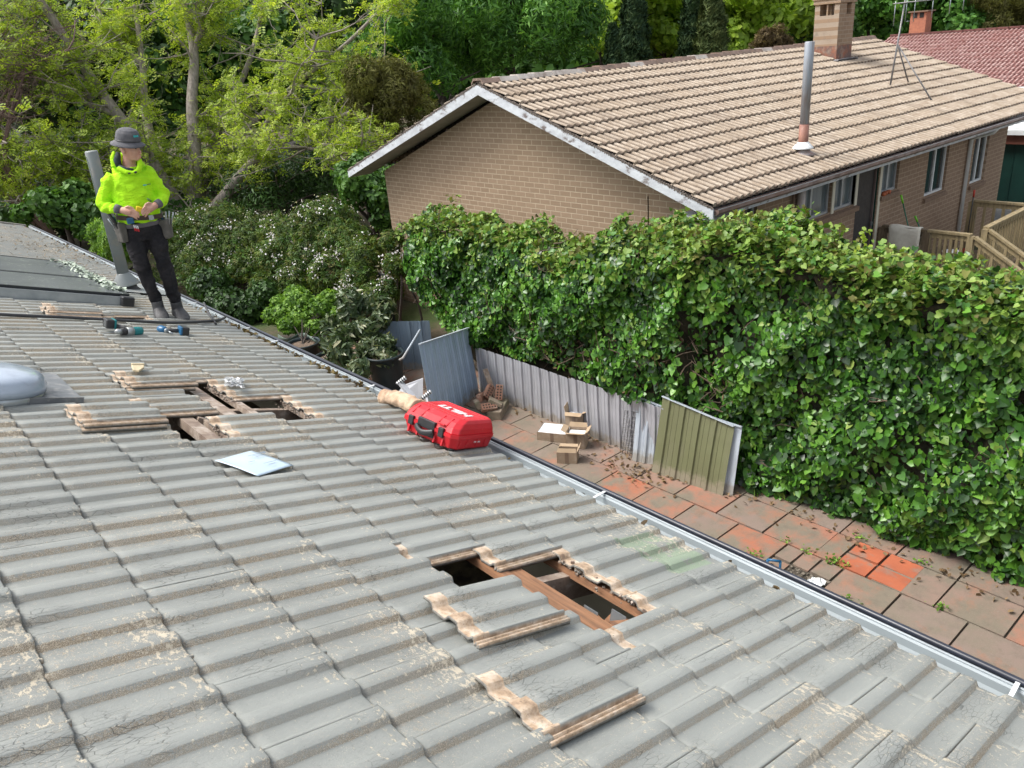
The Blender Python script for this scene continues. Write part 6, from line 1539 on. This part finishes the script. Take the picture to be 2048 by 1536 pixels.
# green tarp behind the pots
a = MB(); vs = []; T0_ = onz(560, 668, GZ+.4); 
for i in range(14):
    for j in range(5):
        u = 556+i*9.5; v = 668+8*math.sin(i*.9)-j*1.5+ (i*.9); p = onz(u, v+j*6, GZ+.42-.07*j+.05*math.sin(i*1.1+j)); vs.append(p)
a.smooth = True; a.add(vs, [(i*5+j, (i+1)*5+j, (i+1)*5+j+1, i*5+j+1) for i in range(13) for j in range(4)])
o = a.build('tarpaulin', simple('green_tarp', (.22, .30, .25), (.17, .24, .20), 3, .6)); m_ = o.modifiers.new('s', 'SOLIDIFY'); m_.thickness = .004; tag(o, 'pale green tarpaulin draped behind the maple pot', 'tarpaulin')
# folded stepladder lying against the gutter side
ld = empty('stepladder', tuple(onz(830, 800, GZ)), 'grey stepladder with ribbed white and black feet beside the blue sheet', 'ladder')
for (u0, v0, u1, v1) in ((800, 765, 845, 815), (856, 795, 868, 850)):
    p0, p1 = ond(u0, v0, 9.6), ond(u1, v1, 9.3); a = MB(); a.bar(p0, p1, .075, .03, (0, 1, 0)); a.build('rail', M['cb_grey'], ld)
for (u, v) in ((802, 762), (853, 790)):
    a = MB(); c = ond(u, v, 9.58); d1 = unit(ond(u+10, v-8, 9.58)-c)
    a.bar(c-d1*.07, c+d1*.07, .05, .03); ft = a.build('foot', M['black'], ld)
    a = MB()
    for i in range(5): q = c+d1*(-.056+.028*i); a.bar(q-_R*.0, q+d1*.014, .056, .034)
    a.build('grip', M['white'], ft)
a = MB(); q0, q1, q2, q3 = ond(780, 812, 10.2), ond(846, 812, 10.0), ond(846, 757, 10.0), ond(806, 772, 10.2); a.prism([tuple(q0), tuple(q1), tuple(q2), tuple(q3)], (.01, .02, 0))
tag(a.build('fibre_board', M['cb_grey']), 'small weathered grey board standing between the ladder and blue sheet', 'board')

for (u, v, d, lab) in ((470, 612, 17.0, 'low dark leafy plants in the shade just past the gutter below the thicket'),):
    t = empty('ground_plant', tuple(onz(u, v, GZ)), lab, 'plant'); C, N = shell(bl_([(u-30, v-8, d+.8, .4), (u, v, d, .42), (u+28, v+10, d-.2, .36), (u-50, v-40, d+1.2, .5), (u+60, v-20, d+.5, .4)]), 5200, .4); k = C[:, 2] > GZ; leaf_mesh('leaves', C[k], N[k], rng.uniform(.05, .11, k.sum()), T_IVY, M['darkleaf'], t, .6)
# ------------------------------------------------------------------ buildings glimpsed behind the left trees
fh = empty('distant_house', tuple(ond(60, 200, 44)*_v([1, 1, 0])+_v([0, 0, GZ])), 'pale roofed house glimpsed through the branches at the far left', 'house')
c = _v(fh.location); ro = MB(); e1 = unit(_v([.748, -.66, 0])); e2 = unit(_v([.66, .748, 0]))
pz = ond(60, 200, 44)[2]
P4 = [c-e1*5-e2*3+_v([0, 0, pz-GZ-.2]), c+e1*3-e2*3+_v([0, 0, pz-GZ-.2]), c+e1*3+e2*1+_v([0, 0, pz-GZ+2.0]), c-e1*5+e2*1+_v([0, 0, pz-GZ+2.0])]
ro.prism([tuple(p) for p in P4], (0, 0, .08))
for i in range(14): t = i/13; ro.bar(P4[0]*(1-t)+P4[3]*t+_v([0, 0, .1]), P4[1]*(1-t)+P4[2]*t+_v([0, 0, .1]), .05, .03)
ro.build('roof', simple('pale_roof', (.34, .36, .38), (.26, .28, .30), 3, .6), fh)
a = MB(); a.bar(c-e1*4.6-e2*2.4+_v([0, 0, (pz-GZ)/2-.2]), c+e1*2.6-e2*2.4+_v([0, 0, (pz-GZ)/2-.2]), .2, pz-GZ-.3); a.build('wall', simple('pale_render', (.40, .38, .35), (.33, .31, .29), 2, .8), fh)
sh = empty('shed', tuple(ond(560, 330, 34)*_v([1, 1, 0])+_v([0, 0, GZ])), 'pale blue grey shed half hidden under the spring tree', 'shed')
c = _v(sh.location); zt_ = ond(560, 290, 34)[2]
a = MB(); a.bar(c-e1*1.9+_v([0, 0, (zt_-GZ)/2]), c+e1*1.6+_v([0, 0, (zt_-GZ)/2]), 2.0, zt_-GZ); a.build('wall', simple('blue_grey_wall', (.28, .33, .38), (.22, .27, .31), 2, .7), sh)
a = MB(); a.bar(c-e1*2.1+_v([0, 0, zt_-GZ+.06]), c+e1*1.8+_v([0, 0, zt_-GZ+.06]), 2.4, .1); a.build('roof', M['dark'], sh)
a = MB(); a.bar(c-e1*1.85-e2*1.02+_v([0, 0, (zt_-GZ)/2+.2]), c-e1*.7-e2*1.02+_v([0, 0, (zt_-GZ)/2+.2]), .02, 1.6); a.build('doorway', M['dark'], sh)
# ------------------------------------------------------------------ the worker
PO = _v([2.256, 7.904, -2.177]); pd = unit(_v([PO[0], PO[1], 0])); pr_ = _v([pd[1], -pd[0], 0])
person = empty('person', (0, 0, 0), 'person in lime yellow hooded jumper, grey bucket hat and tool belt, looking aside', 'person', mat=frame(PO, pr_, pd, (0, 0, 1)))
def V3(*a): return _v(a)
def ring(c, a, b, n=20, ax=(1, 0, 0), ay=(0, 1, 0), wob=0., ph=0.):
    c, ax, ay = _v(c), _v(ax), _v(ay)
    return [c+ax*math.cos(t)*a*(1+wob*math.sin(5*t+ph))+ay*math.sin(t)*b*(1+wob*math.cos(4*t+ph)) for t in [2*math.pi*i/n for i in range(n)]]
def arm(mb, pts, rr, n=14, fold=0., cap=True):
    q = smooth_path([_v(p) for p in pts], 6); k = len(q); R_ = np.interp(np.linspace(0, 1, k), np.linspace(0, 1, len(rr)), rr)
    mb.tube(q, [r*(1+fold*math.sin(i*1.25)) for i, r in enumerate(R_)], n); return q
skin = simple('skin', (.60, .36, .27), (.52, .27, .19), 14, .5)
# --- body: one continuous surface
hf = unit(V3(.78, -.60, -.12)); hs = unit(np.cross(hf, (0, 0, 1))); hu = np.cross(hs, hf)      # face direction, its side, its up
HC = V3(.004, -.035, 1.612)
def hp(f, s, u): return HC+hf*f+hs*s+hu*u
b = MB()
b.loft([ring(hp(.0+o, 0, u), a_, c_, 18, hf, hs) for (u, a_, c_, o) in ((-.095, .03, .025, .045), (-.085, .058, .045, .025), (-.05, .080, .060, .008), (0, .092, .072, 0), (.05, .094, .074, -.004), (.09, .075, .062, -.008), (.12, .035, .03, -.01))])
b.loft([ring(hp(.088, 0, .022), .008, .008, 8, hs, hu), ring(hp(.100, 0, .0), .010, .012, 8, hs, hu), ring(hp(.112, 0, -.022), .014, .012, 8, hs, hu), ring(hp(.095, 0, -.034), .010, .006, 8, hs, hu)])   # nose
for s in (-1, 1):
    b.loft([ring(hp(-.012, s*.070, .02), .018, .012, 8, hf, hs), ring(hp(-.016, s*.080, -.005), .020, .010, 8, hf, hs), ring(hp(-.006, s*.074, -.03), .012, .008, 8, hf, hs)])
    b.tube([hp(.078, s*.014, .034), hp(.074, s*.045, .036)], .009, 8)
b.tube([hp(.088, -.02, -.055), hp(.092, 0, -.054), hp(.088, .02, -.055)], [.007, .010, .007], 8); b.tube([hp(.084, -.018, -.068), hp(.089, 0, -.069), hp(.084, .018, -.068)], [.007, .009, .007], 8)
b.tube([V3(-.045, .005, 1.40), V3(-.03, -.005, 1.50), V3(-.01, -.015, 1.56)], [.065, .056, .055], 14)
b.loft([ring(V3(a0, 0, h), w_, d_, 20) for (h, a0, w_, d_) in ((.86, -.06, .15, .11), (.95, -.065, .15, .11), (1.05, -.065, .14, .10), (1.2, -.062, .155, .11), (1.34, -.058, .14, .095), (1.41, -.055, .10, .08), (1.46, -.05, .08, .07))])
SH = {-1: V3(-.235, 0, 1.385), 1: V3(.118, .0, 1.395)}; EL = {-1: V3(-.318, -.02, 1.165), 1: V3(.172, .0, 1.18)}; WR = {-1: V3(-.195, -.205, 1.118), 1: V3(.098, -.20, 1.118)}
HD = {-1: V3(-.115, -.245, 1.088), 1: V3(.025, -.245, 1.098)}
for s in (-1, 1): arm(b, [SH[s], EL[s], WR[s], HD[s]], [.036, .034, .034, .028, .026], 12)
HPJ = {-1: V3(-.145, 0, .90), 1: V3(.02, 0, .90)}; KN = {-1: V3(-.150, -.03, .53), 1: V3(.045, -.03, .54)}; AK = {-1: V3(-.105, .02, .145), 1: V3(.062, .03, .10)}
for s in (-1, 1): arm(b, [HPJ[s], KN[s], AK[s]], [.06, .045, .042, .036], 14)
# hands: palm plus five bent fingers each, closing on the tape measure
TPM = V3(-.045, -.262, 1.108)
def hand(s):
    w0, h0 = WR[s], HD[s]; d = unit(h0-w0); side = unit(np.cross(d, (0, 0, 1))); upv = np.cross(side, d)
    if side[1] > 0: side = -side
    pm0 = w0+d*.03; pm1 = w0+d*.085
    b.loft([ring(w0, .026, .020, 12, upv, side), ring(pm0, .036, .018, 12, upv, side), ring(pm1, .040, .016, 12, upv, side), ring(pm1+d*.015, .034, .012, 12, upv, side)])
    for i in range(4):
        o = pm1+upv*(.030-.020*i); L = (.066, .074, .068, .054)[i]
        k1 = o+d*L*.45+side*.004; k2 = k1+d*L*.32-V3(0, .010*0, .012)-side*.006; k3 = k2+d*L*.2-V3(0, 0, .014)-side*.012
        b.tube([o-d*.015, k1, k2, k3], [.0095, .0090, .0082, .0068], 8)
    th = w0+d*.035+upv*.030; b.tube([th, th+d*.028+upv*.020+side*.008, th+d*.055+upv*.018+side*.006, unit(TPM-th)*.075+th], [.012, .0105, .0095, .0078], 8)
for s in (-1, 1): hand(s)
for s in (-1, 1): b.tube([AK[s], AK[s]+V3(.0, -.02, -.06), AK[s]+V3(.01, -.08, -.10)], [.034, .030, .02], 10)
bo_ = b.build('body', skin, person, local=True); blob(bo_, .0055, 2)
eye = MB()
for s in (-1, 1): eye.lathe(hp(.083, s*.028, .018), [(.002, -.006), (.008, -.002), (.008, .003), (.002, .006)], 10, ax=hf, sq=(1.3, .7))
eye.build('eyes', simple('dark_eye', (.05, .035, .03), None, 9, .3), person, local=True)
hr = MB(); hr.loft([ring(hp(-.014+o, 0, u), a_, c_, 18, hf, hs) for (u, a_, c_, o) in ((.02, .072, .079, -.022), (.06, .088, .082, -.008), (.10, .075, .070, -.008))]); hr.build('hair', simple('brown_hair', (.10, .06, .035), None, 30, .8), person, local=True)
# --- hat
M['hat'] = simple('charcoal_hat', (.125, .125, .135), (.10, .10, .11), 25, .9, bump=.5, bscale=300, dirt=(.20, .19, .19), dscale=6)
hx = unit(hu*.985+hf*.10); ho = hp(-.008, 0, .066)
h_ = MB(); h_.lathe(ho, [(.104, .0), (.103, .042), (.096, .080), (.078, .106), (.043, .120), (.01, .123)], 30, ax=hx)
crown = blob(h_.build('hat', M['hat'], person, local=True), .005, 2)
h_ = MB(); n = 36; vs = []; e1 = unit(np.cross(hx, hs)); e2 = np.cross(hx, e1)
for (r, z) in ((.100, .012), (.104, .010), (.130, -.008), (.152, -.022), (.151, -.026), (.130, -.013), (.101, .004)):
    for i in range(n):
        t = 2*math.pi*i/n; vs.append(ho+e1*math.cos(t)*r+e2*math.sin(t)*r*.95+hx*(z+(.010*math.cos(2*t)+.006*math.sin(3*t))*max(0, (r-.104)/.06)))
h_.smooth = True; h_.add(vs, [(i*n+j, i*n+(j+1) % n, (i+1)*n+(j+1) % n, (i+1)*n+j) for i in range(6) for j in range(n)]); h_.build('brim', M['hat'], person, local=True)
h_ = MB(); h_.lathe(ho, [(.1065, .012), (.1068, .022), (.1055, .022)], 30, ax=hx, close=False); h_.build('hat_band', M['black'], person, local=True)
tealm = simple('teal_print', (.02, .45, .45), None, 9, .6); inkd = simple('dark_print', (.05, .09, .08), None, 9, .6)
fl_ = unit(V3(.35, -.93, 0)); lx = unit(np.cross(fl_, (0, 0, 1)))*-1
h_ = MB(); c = ho+fl_*.1045+hx*.045+V3(.03, .008, 0)
for i in range(3): h_.box(c+V3(.014*(i-1), .004*(i-1), 0), (.010, .004, .016), Matrix.Rotation(.35, 3, 'Z'))
h_.build('hat_logo', tealm, person, local=True)
# --- hooded jumper
hg = G('lime_fleece'); c = hg.mix(hg.ramp(hg.noise(6, 4), .35, .7), (.46, .86, .02), (.37, .74, .015)); c = hg.mix(hg.ramp(hg.noise(9, 5, .7), .66, .74, 0, .5), c, (.20, .32, .05))
hg.bump(hg.math('ADD', hg.noise(13, 3, .5, vec=hg.map((1, 1, 2.2)), dist=1.5), hg.math('MULTIPLY', hg.noise(300), .05)), .55, .03); M['lime'] = hg.done(c, .85, 0, .2)
j = MB()
j.loft([ring(V3(a0, o, h), w_, d_, 26, wob=.03, ph=h*30) for (h, a0, w_, d_, o) in ((.965, -.062, .168, .128, -.005), (.985, -.062, .180, .138, -.01), (1.04, -.062, .186, .145, -.02), (1.10, -.062, .184, .142, -.02), (1.2, -.060, .182, .138, -.01), (1.30, -.057, .178, .130, 0), (1.37, -.055, .178, .122, .0), (1.415, -.052, .150, .108, .005), (1.455, -.048, .085, .085, .01))])
for s in (-1, 1):
    e = EL[s]+V3(s*.012, 0, -.006); cf = WR[s]-unit(HD[s]-WR[s])*.035
    arm(j, [SH[s]+V3(-s*.045, 0, .012), SH[s]+V3(-s*.004, 0, -.03), e, cf+(e-cf)*.45+V3(0, 0, -.012), cf], [.060, .066, .064, .060, .058, .054, .046, .038], 18, .07)
jo = blob(j.build('jumper', M['lime'], person, local=True), .009, 3)
dm = jo.modifiers.new('d', 'DISPLACE'); tx = bpy.data.textures.new('cloth_folds', 'WOOD'); tx.wood_type = 'BANDNOISE'; tx.noise_scale = .11; tx.turbulence = 9; dm.texture = tx; dm.strength = .014; dm.mid_level = .5; bake(jo)
hd_ = MB()                                  # hood lying on the shoulders, open at the front
def hoodring(r, z, tub):
    pts = []
    for i in range(17):
        t = math.radians(-118+236*i/16)+math.pi/2; pts.append(V3(-.045+math.cos(t)*r*1.12, .02+math.sin(t)*r*.95, z+.055*math.sin(t)-.02*(1-math.sin(t))*.6))
    hd_.tube(pts, [tub*(.75+.5*math.sin(math.pi*i/16)) for i in range(17)], 12)
hoodring(.088, 1.465, .034); hoodring(.102, 1.440, .036); hoodring(.086, 1.500, .026)
hd_.tube([V3(-.16, -.03, 1.47), V3(-.155, .0, 1.55), V3(-.13, .04, 1.60)], [.028, .026, .016], 10)
hd_.tube([V3(-.135, -.075, 1.465), V3(-.07, -.125, 1.425), V3(-.015, -.135, 1.415), V3(.03, -.115, 1.43), V3(.055, -.09, 1.475), V3(.062, -.05, 1.52)], [.026, .022, .020, .024, .026, .020], 10)
blob(hd_.build('hood', M['lime'], person, local=True), .008, 3)
ln = MB(); ln.tube([V3(-.125, -.035, 1.475), V3(-.125, -.03, 1.53), V3(-.10, .01, 1.59)], [.028, .032, .02], 10); ln.tube([V3(-.12, -.06, 1.475), V3(-.07, -.10, 1.447), V3(-.01, -.105, 1.435)], [.022, .022, .016], 10)
ln.build('hood_lining', simple('dark_lining', (.03, .045, .05), None, 9, .9), person, local=True)
cd = MB()
for p in (V3(-.052, -.148, 1.418), V3(.002, -.150, 1.420)): cd.box(p, (.022, .012, .012))
cd.tube([V3(.0, -.15, 1.43), V3(.0, -.155, 1.41)], .005, 6); cd.build('drawcord_ends', M['black'], person, local=True)
dkc = simple('grey_cuff', (.13, .12, .13), None, 9, .9)
for s in (-1, 1):
    d = unit(HD[s]-WR[s]); c_ = MB(); c_.tube([WR[s]-d*.050, WR[s]-d*.03, WR[s]-d*.002], [.041, .041, .036], 16); c_.build('cuff', dkc, person, local=True)
c_ = MB(); c_.loft([ring(V3(-.062, -.006, h), w_, d_, 26) for (h, w_, d_) in ((.925, .160, .122), (.935, .166, .128), (.965, .170, .130))]); c_.build('hem', dkc, person, local=True)
lg = MB(); 
for i in range(3): lg.box(V3(.040+i*.010, -.139+.003*i, 1.298), (.008, .006, .012))
lg.build('chest_logo', tealm, person, local=True)
lg = MB(); lg.box(V3(.085, -.123, 1.300), (.030, .006, .006), Matrix.Rotation(.35, 3, 'Z')); lg.build('chest_logo_word', inkd, person, local=True)
lg = MB(); lg.lathe(V3(.055, -.150, 1.165), [(.001, 0), (.013, .002), (.001, .005)], 10, ax=(0.1, -1, 0), sq=(.8, 2.0)); lg.build('grease_smudge', simple('smudge', (.16, .28, .08), None, 9, .9), person, local=True)
# --- trousers
tg = G('black_trousers'); c = tg.mix(tg.ramp(tg.noise(5, 5, .7), .42, .7), (.012, .012, .015), (.035, .032, .034)); tg.bump(tg.noise(11, 3, .5, vec=tg.map((1, 1, 1.8)), dist=1.2), .55, .03); M['trs'] = tg.done(c, .85, 0, .25)
t_ = MB()
t_.loft([ring(V3(-.062, 0, h), w_, d_, 24) for (h, w_, d_) in ((.80, .150, .105), (.86, .162, .122), (.93, .158, .120), (.985, .152, .115))])
for s in (-1, 1): arm(t_, [HPJ[s]+V3(0, 0, -.01), (HPJ[s]+KN[s])/2+V3(s*.004, -.01, 0), KN[s], (KN[s]+AK[s])/2, AK[s]+V3(0, 0, .05)], [.094, .090, .080, .070, .066, .062, .054], 18, .03)
to = blob(t_.build('trousers', M['trs'], person, local=True), .009, 3)
dm = to.modifiers.new('d', 'DISPLACE'); dm.texture = tx; dm.strength = .012; dm.mid_level = .5; bake(to)
for s in (-1, 1):
    c_ = MB(); c_.tube([AK[s]+V3(0, 0, .03), AK[s]+V3(0, 0, .075)], [.050, .058], 14); c_.build('trouser_cuff', M['trs'], person, local=True)
# --- boots
shm = simple('work_boot', (.03, .03, .032), (.07, .07, .073), 16, .6, bump=.4); solem = simple('boot_sole', (.02, .02, .022), None, 9, .7)
for s in (-1, 1):
    a = AK[s]; z0 = a[2]-.148; dirv = unit(V3(.22 if s > 0 else .10, -1, 0)); sv = V3(-dirv[1], dirv[0], 0)
    k = MB(); k.loft([ring(a+dirv*f+V3(0, 0, z0-a[2]+hh/2+.018), w_, hh/2, 16, sv, (0, 0, 1)) for (f, w_, hh) in ((-.085, .036, .07), (-.07, .050, .12), (-.01, .058, .14), (.05, .060, .125), (.11, .066, .095), (.165, .060, .072), (.205, .036, .045))])
    k.loft([ring(a+V3(0, 0, z),   .054, .062, 16, sv, dirv) for z in (-.08, -.03, .02, .045)]); bt = blob(k.build('boot', shm, person, local=True), .006, 2)
    k = MB(); k.loft([ring(a+dirv*.058+V3(0, 0, z0-a[2]+z), .142, .062, 20, dirv, sv) for z in (0, .026)]); k.build('sole', solem, bt, local=True)
    k = MB()
    for i in range(5): f = .02+.024*i; zz_ = z0+.118-.014*i; k.tube([a*V3(1, 1, 0)+V3(0, 0, zz_)+dirv*f-sv*.022, a*V3(1, 1, 0)+V3(0, 0, zz_+.006)+dirv*f, a*V3(1, 1, 0)+V3(0, 0, zz_)+dirv*f+sv*.022], .0035, 5)
    k.build('laces', M['rubber'], bt, local=True)
# --- tool belt
M['leather'] = simple('dark_leather', (.045, .028, .02), (.07, .045, .03), 14, .6); M['canvas'] = simple('grey_canvas', (.085, .08, .07), (.14, .13, .115), 14, .9, bump=.5)
bt_ = MB(); rr = [V3(-.062+math.cos(t)*.193, -.012+math.sin(t)*.152, 1.018-.02*math.cos(t)) for t in np.linspace(0, 2*math.pi, 33)]
for i in range(32): bt_.bar(rr[i], rr[i+1], .010, .042)
belt = bt_.build('tool_belt', M['leather'], person, local=True)
k = MB(); k.box(V3(.035, -.160, 1.006), (.045, .012, .045)); bevel(k.build('buckle', M['steel'], belt, local=True), .004)
def pouch(c, w_, d_, h_, yaw, mat, tools):
    Mx = Matrix.Rotation(yaw, 3, 'Z'); c = Vector(c); k = MB()
    k.hexa([c+Mx@Vector(p) for p in ((-w_*.36, -d_*.4, -h_), (w_*.36, -d_*.4, -h_), (w_*.36, d_*.4, -h_), (-w_*.36, d_*.4, -h_))], [c+Mx@Vector(p) for p in ((-w_/2, -d_/2, 0), (w_/2, -d_/2, 0), (w_/2, d_/2, 0), (-w_/2, d_/2, 0))])
    p_ = bevel(k.build('pouch', mat, belt, local=True), .012, 3)
    for (dx, dy, dz, L, r, m, lean) in tools:
        k = MB(); q = c+Mx@Vector((dx, dy, -.05)); k.tube([q, q+Vector((lean[0], lean[1], L))], [r, r*1.1], 8); k.build('hand_tool', m, p_, local=True)
pouch((-.248, -.05, .985), .075, .12, .18, .5, M['canvas'], ((-.02, -.02, 0, .15, .014, M['black'], (-.05, -.02)), (.01, .03, 0, .11, .010, M['blueplastic'], (-.03, 0)), (-.03, .02, 0, .10, .008, M['steel'], (-.04, 0))))
pouch((.142, -.02, .955), .085, .12, .18, -.5, M['canvas'], ((.02, -.02, 0, .12, .006, M['steel'], (.02, 0)), (.035, .0, 0, .12, .006, M['steel'], (.03, 0)), (.0, .02, 0, .13, .010, M['black'], (-.03, 0)), (.045, .03, 0, .10, .006, M['steel'], (.04, 0)), (-.01, .0, 0, .16, .008, M['blueplastic'], (-.02, 0))))
k = MB(); k.box(V3(-.145, -.155, 1.005), (.06, .03, .055)); bevel(k.build('clip', M['blueplastic'], belt, local=True), .006)
for i in range(3):
    k = MB(); q = V3(-.125+.014*i, -.168, .965-.006*i); k.tube([q, q-V3(0, 0, .03)], .006, 6); w1_ = k.build('plug', M['white'], belt, local=True)
    k = MB(); k.tube([q-V3(0, 0, .028), q-V3(0, 0, .055)], .0062, 6); k.build('plug_cap', M['red'], w1_, local=True)
k = MB(); k.tube([V3(-.235, -.02, .86), V3(-.20, -.02, .72), V3(-.165, -.02, .60)], [.008, .014, .015], 8); k.build('hammer_handle', M['black'], belt, local=True)
k = MB(); k.box((0, 0, 0), (.052, .030, .050)); tpm = k.build('tape_measure', simple('yellow_plastic', (.75, .55, .01), (.65, .45, .01), 9, .4), person, local=True)
bevel(tpm, .01, 3); tpm.parent = None; tpm.matrix_world = person.matrix_world @ Matrix.Translation(Vector(TPM+V3(-.004, .004, .002))) @ Matrix.Rotation(.4, 4, 'Y'); tag(tpm, 'yellow tape measure held between both hands of the worker', 'tape measure')
